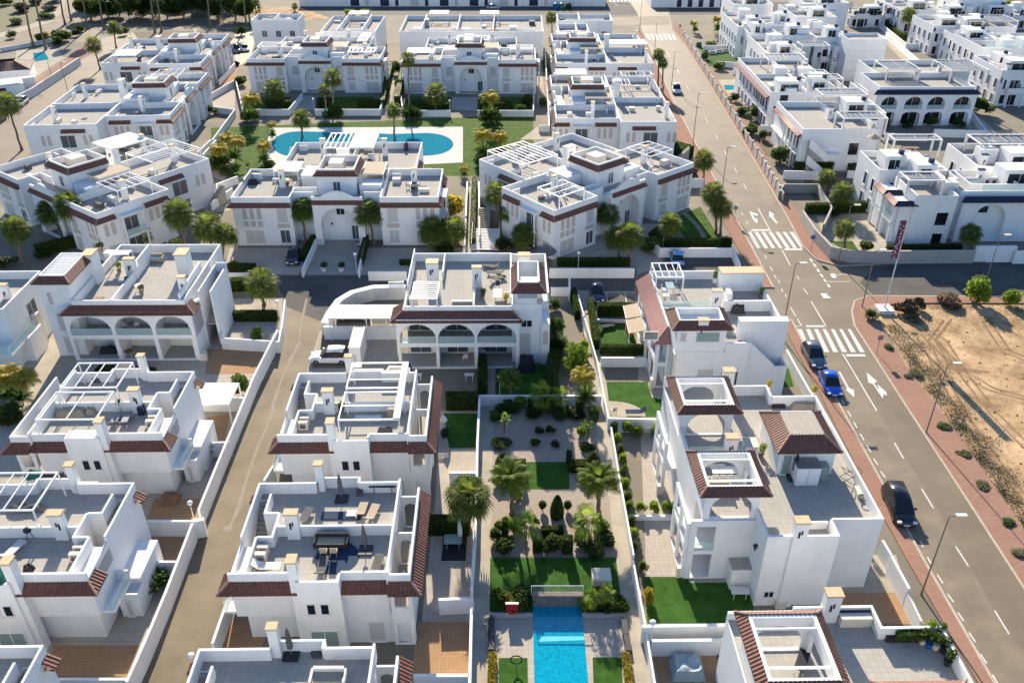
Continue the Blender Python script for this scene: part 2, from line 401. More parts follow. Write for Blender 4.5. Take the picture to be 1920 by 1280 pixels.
    def hip(s, u0, v0, u1, v1, zt, zb, d, sides='fblr', tile='tiled_eave'):
        t, r = s[tile], s['ridge']
        def has(c): return 1 if c in sides else 0
        if 'f' in sides: t.tiles((u0,v0),(u1,v0),d,zt,zb,has('l'),has('r'),r)
        if 'r' in sides: t.tiles((u1,v0),(u1,v1),d,zt,zb,has('f'),has('b'))
        if 'b' in sides: t.tiles((u1,v1),(u0,v1),d,zt,zb,has('r'),has('l'),r)
        if 'l' in sides: t.tiles((u0,v1),(u0,v0),d,zt,zb,has('b'),has('f'))
    def pergola(s, u0, v0, u1, v1, z0, z1, n=5, axis='u', r=.05, slats=False, name='pergola', m='whitemetal'):
        b = MB(); k = r
        for x, y in ((u0,v0),(u1,v0),(u0,v1),(u1,v1)): b.box(x-k, y-k, z0, x+k, y+k, z1-.1)
        for y in (v0,v1): b.box(u0-k, y-k, z1-.1, u1+k, y+k, z1+.04)
        for x in (u0,u1): b.box(x-k, v0+k, z1-.1, x+k, v1-k, z1+.04)
        for i in range(1, n+1):
            t = i/(n+1)
            if axis == 'u': y = v0+(v1-v0)*t; b.box(u0+k, y-.035, z1-.06, u1-k, y+.035, z1+.03)
            else: x = u0+(u1-u0)*t; b.box(x-.035, v0+k, z1-.06, x+.035, v1-k, z1+.03)
        o = s.part(b, name, m)
        if slats:
            b = MB(); b.box(u0, v0, z1+.045, u1, v1, z1+.07); s.part(b, 'slats', slats if isinstance(slats, str) else 'fabricwhite', o)
        return o
    def stairs(s, u0, v0, u1, v1, za, zb, axis='v', m='staircase'):   # za at the low-coordinate end, zb at the high end
        b = s[m]; n = max(3, int(abs(zb-za)/.18))
        for i in range(n):
            z = za+(zb-za)*(i+.5)/n
            if axis == 'v': b.box(u0, v0+(v1-v0)*i/n, min(za,zb)-.2, u1, v0+(v1-v0)*(i+1)/n, z)
            else: b.box(u0+(u1-u0)*i/n, v0, min(za,zb)-.2, u0+(u1-u0)*(i+1)/n, v1, z)
# ================================================================ SETTING: ground, roads, pavements
b = MB(); b.sheet([(-1200,-60),(1200,-60),(1200,1600),(-1200,1600)], 0.0); struct('ground', b, 'ground')
Z1, Z2, Z3, Z4 = .004, .008, .012, .016
rd = [(1172,-40),(1180,3),(1195,25),(1205,60),(1222,100),(1262,190),(1300,262),(1350,355),(1388,425),(1412,470),(1450,540),(1483,600),(1512,655),(1560,735),(1650,900),(1731,1050),(1800,1170),(1880,1310),(2160,1310),(2010,1240),(1920,1105),(1830,965),(1700,765),(1620,640),(1602,612),(1597,585),(1602,565),(1628,556),(2300,558),(2300,486),(1700,492),(1575,500),(1532,488),(1504,462),(1480,415),(1400,278),(1330,160),(1284,85),(1262,58),(1258,40),(1255,25),(1240,-40)]
ground('main_road', rd, .004, 'asphalt')
ground('top_street', [(-100,-2),(560,-2),(560,30),(620,34),(700,29),(1600,27),(1600,5),(700,3),(560,-6)], .0035, 'asphaltshade')
ground('top_avenue', [(1255,48),(1120,47),(1110,34),(1255,30)], .006, 'concrete')
ground('middle_street', [(425,517),(1190,517),(1190,545),(1086,545),(1086,556),(760,545),(660,545),(612,580),(605,606),(540,606),(536,560),(520,540),(425,540)], .005, 'asphaltshade')  # the street's shade is partly painted in by its darker asphalt
ground('parking_bay', [(1086,556),(1190,556),(1190,615),(1100,615)], .0055, 'asphaltshade')
ground('left_road', [(538,575),(520,640),(470,760),(400,905),(345,1040),(300,1140),(225,1320),(345,1320),(395,1210),(440,1100),(505,905),(560,740),(608,606)], .0065, 'concrete')
ground('far_left_road', [(-60,400),(-60,262),(0,228),(60,180),(110,140),(165,105),(185,92),(190,72),(235,62),(300,60),(480,55),(480,85),(300,95),(215,140),(150,210),(40,300)], .005, 'asphalt')
ground('far_left_pavement', [(-40,225),(0,196),(70,150),(140,100),(150,88),(184,76),(184,91),(165,104),(110,139),(60,179),(0,227),(-60,261)], .009, 'pinkpave')
ground('upper_left_road', [(-60,95),(0,72),(60,55),(100,42),(120,20),(130,-20),(170,-20),(165,20),(150,40),(188,60),(188,74),(150,80),(120,72),(100,62),(40,80),(-60,115)], .007, 'concrete')
ground('upper_left_pavement', [(-60,86),(0,62),(60,45),(92,33),(114,10),(120,-20),(129,-20),(119,20),(99,41),(60,54),(0,71),(-60,94)], .011, 'path')
ground('side_street', [(1700,493),(2300,487),(2300,557),(1640,555),(1612,530),(1640,500)], .0078, 'asphaltshade')  # darker sheet over the main road surface, painting in the side street's shade
mat('asphaltworn', (.2,.162,.112), .75, .22, .35, .2, 40, .3, detail=9)
ground('main_road', [(1522,668),(1560,735),(1650,900),(1731,1050),(1800,1170),(1880,1310),(1985,1310),(1868,1150),(1790,1010),(1712,880),(1652,778),(1600,700),(1572,668)], .0085, 'asphaltworn', 'paler worn strip of the road')
ground('main_road', [(1283,88),(1330,165),(1400,285),(1440,350),(1452,385),(1436,385),(1415,345),(1370,275),(1300,160),(1262,88)], .0085, 'asphaltworn')
# pavements as real steps
def pave(name, pts, h, m, label=None):
    b = MB(); b.prism(GP(pts), 0, h); return struct(name, b, m, label)
pave('pavement', [(1262,58),(1284,85),(1330,160),(1400,278),(1480,415),(1504,462),(1532,488),(1575,500),(1700,492),(2300,486),(2300,478),(1700,484),(1600,490),(1560,480),(1532,462),(1510,425),(1400,230),(1300,85),(1268,40)], .13, 'pinkpave')
pave('pavement', [(1602,612),(1620,640),(1700,765),(1830,965),(1920,1105),(2010,1240),(2060,1230),(1965,1060),(1830,860),(1700,690),(1640,600),(1640,574),(1700,569),(2300,571),(2300,558),(1628,556),(1602,565),(1597,585)], .13, 'pinkpave')
pave('pavement', [(1205,60),(1222,100),(1262,190),(1300,262),(1350,355),(1388,425),(1412,470),(1450,540),(1430,540),(1385,470),(1360,425),(1322,360),(1270,262),(1238,190),(1205,110),(1190,60)], .13, 'pinkpave')
pave('pavement', [(1483,600),(1512,655),(1560,735),(1650,900),(1731,1050),(1800,1170),(1880,1310),(1850,1310),(1770,1170),(1700,1050),(1620,905),(1535,735),(1490,655),(1465,600)], .13, 'pinkpave')
def kerb(pts, wd=.22):
    b = MB(); P = [G(x,y) for x,y in pts]; L = []; R_ = []
    for i,p in enumerate(P):
        d = ((P[min(i+1,len(P)-1)]-P[max(i-1,0)]).normalized()); n = Vector((-d.y,d.x))*wd/2
        L.append(tuple(p+n)); R_.append(tuple(p-n))
    for i in range(len(P)-1): b.prism([L[i],R_[i],R_[i+1],L[i+1]], .0, .145)
    return struct('kerb', b, 'kerb')
kerb([(1262,58),(1284,85),(1330,160),(1400,278),(1480,415),(1504,462),(1532,488),(1575,500),(1700,492),(2000,490)])
kerb([(2300,558),(1628,556),(1602,565),(1597,585),(1602,612),(1620,640),(1700,765),(1830,965),(1920,1105),(2010,1240)])
kerb([(1205,60),(1222,100),(1262,190),(1300,262),(1350,355),(1388,425),(1412,470),(1450,540)])
kerb([(1483,600),(1512,655),(1560,735),(1650,900),(1731,1050),(1800,1170),(1880,1310)])
# markings
def mark(polys, name='road_marking', label=None):
    b = MB()
    for p in polys: b.sheet(GP(p), .012)
    return struct(name, b, 'paint', label)
def line(x0,y0,x1,y1,wd=.12):
    a = G(x0,y0); c = G(x1,y1); d = (c-a).normalized(); n = Vector((-d.y,d.x))*wd/2
    return [tuple(a+n),tuple(a-n),tuple(c-n),tuple(c+n)]
def lines(ls, name='road_marking'):
    b = MB()
    for l in ls: b.sheet(line(*l), .012)
    return struct(name, b, 'paint')
mark([[(1480+15.6*i+(0 if i else 0),617),(1488+15.2*i,617),(1505+16.6*i,660),(1496+16.6*i,660)] for i in range(8)], 'zebra_crossing')
mark([[(1388+13.2*i,435),(1394.5+13.2*i,435),(1413+13.6*i,465),(1406+13.6*i,465)] for i in range(8)], 'zebra_crossing')
mark([[(1203+8*i,64),(1207+8*i,64),(1212+8*i,75),(1208+8*i,75)] for i in range(8)], 'zebra_crossing')
mark([[(1142+7*i,-1),(1146+7*i,-1),(1147+7*i,4),(1143+7*i,4)] for i in range(9)], 'zebra_crossing')
mark([[(1511,610),(1545,610),(1546,613),(1512,613)], [(1586,664),(1622,664),(1623,668),(1587,668)], [(1410,430),(1442,430),(1443,433),(1411,433)], [(1470,466),(1504,466),(1505,469),(1472,469)]])
lines([(1580,663,1644,770,.14),(1521,565,1549,612,.14),(1421,390,1445,434,.14),(1466,468,1482,498,.14),(1677,830,1694,859),(1728,916,1750,952),(1792,1024,1816,1061),(1865,1144,1892,1188),(1940,1262,1965,1300)]
      + [(1506,540,1515,552),(1494,517,1498,524)] + [(1400-18*i+0,355-31*i,1394-18*i,345-31*i) for i in range(9)])
# dashes of the parking lane
pk = [(1579,750,1582,757),(1589,770,1596,781),(1601,791,1607,802),(1613,813,1620,825),(1625,835,1633,847),(1638,859,1646,871),(1651,883,1660,895),(1664,908,1668,914),(1726,1015,1731,1025),(1739,1044,1746,1056),(1757,1076,1768,1093),(1776,1112,1788,1128),(1796,1147,1807,1164),(1817,1185,1829,1203),(1838,1225,1850,1243),(1861,1264,1872,1283)]
pk += [(1382+4.6*i*1.9,383+8.4*i*1.9,1384+4.6*i*1.9,388+8.4*i*1.9) for i in range(4)]
pk += [(1434,479,1437,485),(1444,500,1449,508),(1451,515,1456,522),(1459,525,1462,531),(1465,541,1468,547),(1472,552,1475,557),(1482,576,1492,593),(1495,597,1503,611)]
pk += [(1519+6.5*i,485+9.5*i,1523+6.5*i,491+9.5*i,.3) for i in range(6)]
lines(pk)
mark([[(1538,550),(1552,550),(1558,559),(1544,559)], [(1556,513),(1566,513),(1569,521),(1560,521)]])
lines([(1548,528,1594,528),(1560,516,1588,514),(1484,610,1500,612)])
# arrows
mark([[(1572,697),(1575,696),(1592,727),(1601,731),(1602,745),(1585,730),(1589,729)], [(1625,698),(1645,715),(1639,718),(1648,732),(1645,720),(1662,735),(1663,742),(1657,738),(1655,747),(1637,720),(1628,717)],
      [(1442,396),(1452,402),(1449,405),(1459,419),(1455,419),(1444,406),(1442,408)], [(1405,396),(1422,402),(1420,405),(1411,402),(1414,408),(1421,412),(1419,420),(1411,410)]], 'road_marking')
lines([(1148,3,1160,12),(1160,12,1185,12)])
lines([(1128,548,1193,548,.1),(1136,549,1140,570,.1),(1172,549,1175,570,.1)])
# patches on the left road
def stripe(pts, wd, name, m, z):
    P = [G(x,y) for x,y in pts]; L = []; R_ = []
    for i,p in enumerate(P):
        d = (P[min(i+1,len(P)-1)]-P[max(i-1,0)]).normalized(); w_ = wd*(.75+.35*math.sin(i*2.3)); n = Vector((-d.y,d.x))*w_/2; L.append(tuple(p+n)); R_.append(tuple(p-n))
    b = MB(); b.sheet(L+R_[::-1], z); return struct(name, b, m)
mat('repair', (.26, .22, .17), .9, .15, 1)
stripe([(563,640),(548,668),(530,705),(514,752),(509,776),(500,800),(486,832),(474,862),(460,905),(446,955),(432,985)], .42, 'road_repair', 'repair', .010)
stripe([(575,560),(566,600),(560,640)], .3, 'road_repair', 'repair', .0105)
b = MB(); c = G(427,990); b.sheet([(c.x+.42*math.cos(i*.52),c.y+.42*math.sin(i*.52)) for i in range(12)], .0115); struct('manhole_cover', b, 'repair')
for x,y in ((1602,556),(1686,880),(1555,553),(1480,742),(1370,240)): c = G(x,y); b = MB(); b.sheet([(c.x+.35*math.cos(i*.52),c.y+.35*math.sin(i*.52)) for i in range(12)], .0125); struct('manhole_cover', b, 'stone')
stripe([(1500,545),(1540,600),(1600,690),(1680,820),(1760,950),(1850,1090),(1950,1250)], 2.6, 'road_wear', 'roadwear', .0062) if False else None
# sand lot
ground('sand_lot', [(1640,583),(1700,571),(2300,572),(2600,1400),(2100,1330),(1965,1060),(1830,860),(1700,690)], .010, 'sand')
mat('track', (.23, .145, .075), .95, .35, .8, .4, 4)
for k_,pts in enumerate([[(1690,600),(1760,640),(1800,700),(1850,730),(1960,760)],[(1720,620),(1790,690),(1860,780),(1960,880)],[(1730,650),(1800,780),(1870,880),(1950,980)],[(1840,600),(1880,660),(1960,690)],[(1770,600),(1740,640),(1770,690),(1840,700)]]):
    stripe(pts, .35, 'tyre_track', 'track', .013+.0008*k_); stripe([(x+14,y-2) for x,y in pts], .35, 'tyre_track', 'track', .0174+.0008*k_)
# far field at the upper left and paving patches
ground('far_field', [(-400,-60),(120,-60),(100,20),(40,60),(0,66),(-400,100)], .004, 'scrub')
ground('wood_floor', [(170,-30),(470,-30),(470,50),(230,52),(150,40)], .003, 'soil')
ground('top_verge', [(470,14),(560,14),(620,34),(480,50)], .0045, 'sand')
# gardens (pixel outlines on the ground)
def g_(n, pts, m, z=.02): return ground(n, pts, z, m)
g_('lawn', [(395,240),(1000,215),(1000,330),(820,330),(400,330)], 'lawn', .01)
g_('path', [(884,1290),(893,971),(897,745),(927,745),(924,850),(920,1045),(918,1290)], 'path', .022)
g_('path', [(1083,545),(1105,545),(1125,640),(1141,744),(1152,830),(1168,930),(1190,1045),(1212,1165),(1236,1290),(1190,1290),(1170,1165),(1155,1045),(1140,930),(1122,840),(1110,735),(1100,655),(1090,600)], 'path', .022)
g_('gravel_bed', [(924,765),(1118,765),(1128,866),(1140,935),(1154,1043),(920,1043),(922,870)], 'gravel', .018)
g_('artificial_turf', [(985,866),(1066,866),(1068,917),(985,917)], 'turf', .03)
g_('artificial_turf', [(919,1046),(1154,1046),(1166,1146),(918,1146)], 'turf', .03)
g_('garden_path', [(908,690),(928,690),(927,745),(907,745)], 'path', .03)
g_('artificial_turf', [(930,684),(1045,684),(1050,742),(930,742)], 'turf', .016)
g_('pool_deck', [(918,1148),(1168,1148),(1195,1290),(915,1290)], 'beigetile', .02)
g_('artificial_turf', [(935,1233),(989,1233),(990,1290),(935,1290)], 'turf', .03)
g_('artificial_turf', [(1111,1232),(1165,1232),(1168,1290),(1113,1290)], 'turf', .03)
g_('patio', [(1112,574),(1192,574),(1215,1170),(1400,1170),(1400,700),(1240,560)], 'beigetile', .012)
g_('artificial_turf', [(1118,600),(1185,600),(1193,655),(1128,658)], 'turf', .03)
g_('artificial_turf', [(1137,716),(1214,716),(1222,745),(1255,752),(1250,782),(1145,782)], 'turf', .03)
b = MB(); c = [(1140+0,752)]; 
arc = [(1141,752)] + [(1141+70*math.sin(math.pi/2*i/8), 782-30*math.cos(math.pi/2*i/8)) for i in range(9)] + [(1146,782)]
g_('patio', arc, 'path', .045)
g_('artificial_turf', [(1207,1081),(1290,1081),(1292,1092),(1400,1092),(1420,1168),(1214,1168)], 'turf', .03)
g_('lawn', [(1258,415),(1280,402),(1313,388),(1345,440),(1358,462),(1300,465)], 'lawn', .03)
b = MB()
for i in range(15):
    t = i/14; x = 1284+26*t+ (math.sin(t*2.2)*14); y = 401+51*t
    b.sheet(GP([(x-5,y-1),(x+5,y-1),(x+5,y+1),(x-5,y+1)]), .04)
struct('stepping_stones', b, 'path')
g_('driveway', [(598,440),(662,440),(690,515),(575,515)], 'beigetile', .015)
g_('patio', [(430,465),(580,465),(560,515),(420,515)], 'beigetile', .012)
g_('patio', [(670,465),(900,465),(900,515),(680,515)], 'beigetile', .0125)
g_('gravel_bed', [(1052,420),(1240,420),(1190,500),(1035,500)], 'path', .014)
g_('driveway', [(1190,440),(1240,440),(1240,500),(1195,515),(1190,490)], 'beigetile', .016)
g_('patio', [(380,560),(530,560),(525,640),(470,760),(405,900),(345,1030),(225,1300),(-200,1300),(-100,700),(300,620)], 'beigetile', .011)
g_('patio', [(388,655),(495,650),(488,700),(385,702)], 'browntile', .02)
g_('patio', [(366,702),(488,700),(462,760),(375,762)], 'beigetile', .02)
g_('patio', [(358,790),(430,775),(420,835),(352,835)], 'browntile', .02)
g_('patio', [(245,992),(368,992),(352,1052),(225,1052)], 'browntile', .02)
g_('patio', [(290,935),(382,935),(372,972),(275,972)], 'browntile', .02)
g_('patio', [(100,1210),(262,1210),(235,1280),(90,1280)], 'browntile', .02)
g_('patio', [(783,1165),(882,1165),(880,1280),(770,1280)], 'browntile', .02)
g_('patio', [(815,950),(893,950),(888,1165),(790,1165)], 'beigetile', .012)
g_('patio', [(826,770),(896,770),(893,950),(815,950)], 'beigetile', .0125)
g_('patio', [(420,1165),(505,1165),(490,1215),(405,1215)], 'browntile', .02)
g_('artificial_turf', [(832,775),(895,775),(895,840),(842,840)], 'turf', .03)
g_('gravel_bed', [(1222,1215),(1400,1215),(1420,1300),(1232,1300)], 'browntile', .02)
g_('patio', [(1560,1110),(1700,1110),(1735,1170),(1580,1170)], 'browntile', .02)
g_('patio', [(1600,1040),(1680,1040),(1700,1110),(1560,1110)], 'path', .02)
g_('patio', [(0,600),(110,600),(110,690),(40,790),(0,800)], 'path', .012)
g_('patio', [(600,620),(745,620),(745,745),(560,745)], 'beigetile', .013)
g_('parking_bay', [(600,625),(660,625),(655,690),(585,690)], 'asphalt', .018)
g_('parking_bay', [(612,575),(760,575),(760,605),(606,606)], 'asphaltshade', .018)
g_('parking_bay', [(1245,476),(1380,476),(1400,505),(1250,505)], 'asphaltshade', .018)
lines([(1305,476,1313,504,.1),(1339,476,1347,504,.1)])
g_('far_path', [(878,340),(895,340),(893,470),(872,470)], 'path', .03)
g_('far_path', [(1000,70),(1012,70),(1022,200),(1008,200)], 'path', .03)
g_('far_path', [(715,215),(730,215),(745,130),(738,130)], 'path', .03)
g_('patio', [(1530,405),(1640,400),(1700,490),(1600,490),(1545,445)], 'path', .016)
g_('lawn', [(1555,452),(1598,452),(1610,470),(1575,465)], 'lawn', .03)
g_('right_lane', [(1640,60),(1660,60),(1920,295),(1920,340),(1860,290)], 'path', .02)
mat('deckwhite', (.55,.53,.49), .95, .08, 1, 0, 20, .05)
mat('poolstep', (.06, .5, .6), .5, .1, 2)
def pool(outline, m, z=.03, rim='path', name='pool_water'):
    b = MB(); b.sheet(outline, z); o = struct(name, b, m); return o
g_('pool_deck', [(505,240),(868,238),(868,305),(505,322),(500,280)], 'deckwhite', .024)
def ell(cx, cy, rx, ry, a0=0, a1=360, n=28): return [(cx+rx*math.cos(math.radians(a0+(a1-a0)*i/n)), cy+ry*math.sin(math.radians(a0+(a1-a0)*i/n))) for i in range(n+1)]
pool(GP(ell(798,271,52,21,-88,88,14) + ell(560,271,50,24,92,268,14) + [(605,248),(640,252),(680,249),(730,252)]), 'waterfar', .06)
pool(GP([(999,1134),(1090,1134),(1104,1290),(1002,1290)]), 'water', .05)
b = MB(); b.sheet(GP([(1016,1193),(1095,1193),(1096,1200),(1010,1203)]), .054); struct('pool_step', b, 'poolstep')
g_('pool_deck', [(30,95),(110,92),(120,110),(60,150),(30,140)], 'path', .03); pool(GP([(62,100),(84,98),(92,112),(66,116)]), 'waterfar', .05)
pool(GP([(1357,160),(1382,160),(1386,169),(1360,169)]), 'waterfar', .05)
# ================================================================ HOUSES
def Q(name_label, org, mirror=False, rot=1.0, side='left', extras=()):
    """row house pair: roof terraces, stair well on one side, open loggia on the other"""
    h = House('row_house', name_label, 'house', org, rot, 12.7 if mirror else None, group='white row houses with roof terraces')
    W = h['wall']; T = 6.2; P = 7.25
    W.box(0,.02,2.95,4.87,3.6,T); W.box(.5,.6,0,4.87,3.6,2.95); W.box(4.87,-.85,0,7.85,3.6,T); W.box(7.85,0,0,11,3.6,T)
    W.box(2.3,3.6,0,11,6.1,T); W.box(1.15,6.1,0,11,8.6,T); W.box(0,8.6,0,11,9.5,T); W.box(4.5,9.5,0,7.9,10.1,T)
    W.box(0,3.6,0,2.3,6.1,3.2); W.box(0,6.1,0,1.15,8.6,3.2)
    f = h['roof_terrace']; z = T+.006
    f.sheet([(1.2,.15),(4.87,.15),(4.87,-.7),(7.85,-.7),(7.85,.15),(11,.15),(11,9.4),(7.9,9.4),(7.9,10),(4.5,10),(4.5,9.4),(.1,9.4),(.1,8.65),(1.2,8.65),(1.2,6.1),(2.35,6.1),(2.35,3.6),(1.2,3.6)], z)
    h.stairs(.2,3.9,1.1,8.6,3.4,6.2)
    p = h['parapet']
    p.box(0,0,T,4.87,.18,P); p.box(4.87,-.85,T,7.85,-.67,P); p.box(4.87,-.67,T,5.03,.0,P); p.box(7.69,-.67,T,7.85,0,P); p.box(7.85,0,T,11.0,.18,P)
    p.box(0,.18,4.9,.16,3.6,6.7); p.box(0,3.6,3.2,.16,8.6,P); p.box(0,8.6,T,.16,9.32,P); p.box(1.1,.18,T,1.26,3.6,P)
    p.box(0,9.32,T,4.5,9.5,P); p.box(4.5,9.5,T,4.66,10.1,P); p.box(4.66,9.94,T,7.9,10.1,P); p.box(7.74,9.4,T,7.9,9.94,P); p.box(7.9,9.32,T,11,9.5,P)
    p.box(1.26,3.5,T,2.42,3.66,P); p.box(2.26,3.66,3.2,2.42,6.1,P); p.box(1.15,6.0,3.2,2.26,6.16,P); p.box(1.15,6.16,3.2,1.31,8.2,P)
    h['partition'].box(2.42,4.62,T,11,4.8,P-.05)
    p.box(11.0,-.25,T,11.16,9.5,P+.25)
    # open loggia
    p.box(12.52,-.1,3.1,12.69,8.75,P); W.box(11,0,0,12.55,8.6,3.15)
    h['parapet'].arch_wall((11.16,-.27),(12.69,-.27),0,P,.17,[(.25,1.25,3.9,5.6,1),(.3,1.2,.1,2.3,0)])
    for y in (4.6, 8.58): h['partition'].arch_wall((11.17,y),(12.51,y),3.16,6.4,.15,[(.2,1.15,3.2,5.7,1)])
    h['floor'].sheet([(11.17,0),(12.5,0),(12.5,8.6),(11.17,8.6)], 3.165)
    W.box(12.0,-.1,0,12.69,.3,3.1); W.box(12.3,4.3,0,12.69,4.9,3.1); W.box(12.3,8.4,0,12.69,8.75,3.1)
    # tiled eaves
    t, r = h['tiled_eave'], h['ridge']
    t.tiles((0,-.01),(4.86,-.01),.75,6.45,5.9,1,0,r); t.tiles((0,1.3),(0,-.01),.75,6.45,5.9,0,1)
    t.tiles((7.86,-.01),(11.1,-.01),.75,6.45,5.9,0,0); t.tiles((11.1,-.28),(12.69,-.28),.75,6.6,5.95,0,1,r)
    t.tiles((12.7,-.28),(12.7,9.2),.8,6.6,5.95,1,0)
    t.tiles((.0,9.5),(0,8.6),.75,6.45,5.9,0,0)
    # chimneys
    h.chimney(4.48,9.5,T,9.0,.62,.5); h.chimney(3.2,4.3,T,8.75,.95,.55); h.chimney(4.42,-.66,0.0,9.0,.62,.75)
    h.window('f',-.85,5.35,6.0,4.05,5.15,'pane',1); h.window('f',-.85,6.3,6.95,4.05,5.15,'pane',1)
    h.window('f',-.85,5.3,7.3,.15,2.35,'panegreen',2,'garage_door'); h.window('f',0,9.3,10.5,.15,2.25,'shutter',1)
    b = MB(); b.box(6.0,-.9,2.75,6.3,-.852,2.9); b.box(6.7,-.9,2.75,7.0,-.852,2.9); h.part(b,'vent','whitemetal')
    h.window('l',0,.8,2.0,.3,2.3,'shutter',1) if False else None
    # white garden hut and balcony at the road side
    h['balcony'].box(-.95,.3,2.95,-.002,3.4,3.15); h['railing'].box(-.95,.3,3.15,-.92,3.4,4.0); h['balcony'].box(-.95,3.25,3.15,-.002,3.4,4.05); W.box(-1.5,3.6,0,-.002,7.6,2.9)
    b = MB(); b.box(1.45,3.72,3.3,2.2,4.05,4.0); b = MB(); b.box(1.35,2.75,T,2.15,3.1,7.0); b.box(1.35,2.05,T,2.15,2.4,7.0)
    o = h.part(b,'air_conditioner','creamwall'); b = MB()
    for v in (2.05,2.75): b.lathe((1.75,v-.03,T+.42),[(.001,0),(.26,0),(.26,.02),(.001,.02)],10)
    for v in (2.04,2.74): b.box(1.5,v-.02,T+.18,2.0,v-.002,T+.66)
    h.part(b,'fan_grille','greymetal',o)
    for e in extras: e(h)
    h.fin(); return h
def pg(u0,v0,u1,v1,n=4,axis='v',z=8.6,slats=False): return lambda h: h.pergola(u0,v0,u1,v1,6.2,z,n,axis,.05,slats)
def qorg(px, py, u, v, rot=1.0):     # world origin so that local point (u,v) at parapet height meets the photo pixel
    p = G(px,py,7.25); a = math.radians(rot); return (p.x-u*math.cos(a)+v*math.sin(a), p.y-u*math.sin(a)-v*math.cos(a))
Q('row house left of the lane with two white pergola frames on its roof', qorg(302,812,12.7,0), True, extras=(pg(5.3,.3,10.3,4.3,1,'v'),pg(5.3,5.0,10.3,9.0,3,'v'),
   lambda h: h['parapet'].box(4.9,-.84,7.25,7.8,.3,7.45)))
q2 = Q('row house at the left edge with one pergola and a barbecue on its terrace', qorg(160,1075,12.7,0), True, extras=(pg(5.5,5.0,11,9.2,4,'v'),))
Q('row house right of the lane whose narrow roof pergola carries a long white awning strip', qorg(518.5,816,0,0), extras=(pg(5.3,.3,10.4,4.3,1,'u'),pg(5.3,4.95,10.4,9.0,2,'u'),
   lambda h: h['slat_roof'].box(9.9,.3,8.66,10.5,9.0,8.72)))
Q('row house right of the lane with round dark rug, closed parasols and no pergola', qorg(425,1076,0,0))
Q('row house cut by the bottom edge of the photo right of the lane', qorg(372,1215,0,9.5))
Q('row house whose roof corner shows in the bottom left corner', qorg(82,1208,12.7,9.5), True)

def arcade(h, u0, u1, v, depth, ops, zt=6.0, z1=3.05, z0=0.12, lower=True):
    """two storey open gallery: front wall with arches, floor slabs, back wall"""
    L = u1-u0
    up = [(a-u0,c-u0,z1+.25,zt-.35,1) for a,c in ops]; lo = [(a-u0+.05,c-u0-.05,z0,z1-.25,0) for a,c in ops] if lower else []
    h['arcade_wall'].arch_wall((u0,v),(u1,v),0,zt+.2,.28,up+lo)
    h['wall'].box(u0,v+.28,z1-.2,u1,v+depth,z1); h['floor'].sheet([(u0,v+.28),(u1,v+.28),(u1,v+depth),(u0,v+depth)], z1+.006)
    h['wall'].box(u0,v+.28,0,u1,v+depth,z0); h['floor'].sheet([(u0,v+.28),(u1,v+.28),(u1,v+depth),(u0,v+depth)], z0+.006)
    h['wall'].box(u0,v+.28,zt,u1,v+depth,zt+.2)
    h['wall'].box(u0,v+.28,z1,u0+.2,v+depth,zt); h['wall'].box(u1-.2,v+.28,z1,u1,v+depth,zt)
    for i,(a,c) in enumerate(ops):
        h['railing'].box(a+.05,v+.1,z1+.27,c-.05,v+.13,z1+1.05)
        m = (a+c)/2
        h.window('f',v+depth,m-1.3,m+1.1,z1+.05,z1+2.2,'panegrey',2,'patio_door'); h.window('f',v+depth,m-1.3,m+1.1,z0+.05,z0+2.2,'panegrey',2,'patio_door')
        if i: 
            for za,zb in ((z0,z1-.2),(z1,zt)): h['wall'].box(a-.25,v+.28,za,a-.05,v+depth,zb)

# ---- villa 1 (left, tower with slatted roof)
h = House('arcade_villa', 'arcaded villa left of the lane with a slatted tower roof and three balcony arches', 'house', (-45.96-.0,0), 0); 
def vorg(px, py, z, rot):    # world origin from a photo pixel at height z
    p = G(px, py, z); return (p.x, p.y)
bpy.data.objects.remove(h.root)
h = House('arcade_villa', 'arcaded villa left of the lane with a slatted tower roof and three balcony arches', 'house', vorg(137.5,562.5,7.3,1), .5)
h.vol(-.3,2.2,11.9,14.1,6.2,1.05,'blr'); h['roof_terrace'].sheet([(-.1,.1),(11.7,.1),(11.7,2.2),(-.1,2.2)],6.213); h.rim(-.3,-.05,11.9,2.2,6.2,7.25,.18,'flr')
arcade(h,-1.3,12.6,-.75,3.0,[(-.95,3.6),(3.95,8.0),(8.35,12.25)])
h['tiled_eave'].tiles((-.5,-.05),(12.1,-.05),1.0,6.65,5.95,1,1,h['ridge']); h['tiled_eave'].tiles((12.1,-.05),(12.1,1.2),1.0,6.65,5.95,1,0); 
h['wall'].box(11.9,-.4,0,12.6,3,5.9); h['wall'].box(-.3,-.03,5.9,11.9,2.2,6.2)
h['wall'].box(-3.55,.3,0,-.35,6.3,9.2)                     # tower
h.hip(-3.3,.75,-.65,6.3,9.85,9.2,.75,'flr'); h.pergola(-3.3,.75,-.65,6.2,9.3,9.9,13,'u',.06)
h['slat_roof'].box(-3.2,.85,9.7,-.75,6.1,9.72)
h.archwin('f',.3,-2.9,-2.3,6.6,8.2); h.window('f',.3,-2.6,-1.2,3.3,5.6,'shutter'); h.window('f',.3,-2.6,-1.2,.4,2.5,'shutter')
h['wall'].box(-.9,5.6,6.2,.3,7.3,9.8); h['slat_roof:c'].box(-.95,5.55,9.8,.35,7.35,9.9)
b = MB(); b.box(-.95,5.55,9.8,.35,7.35,9.95); h.mb.pop('slat_roof:c'); h.part(b,'chimney','cream')
h['partition'].box(3.9,0.1,6.2,4.1,12.4,7.3); h['partition'].box(3.9,8,7.3,4.1,12.4,8.1)
h.chimney(3.0,6.9,6.2,8.8,1.2,.6); h.chimney(10.8,2.0,6.2,9,.8,.6)
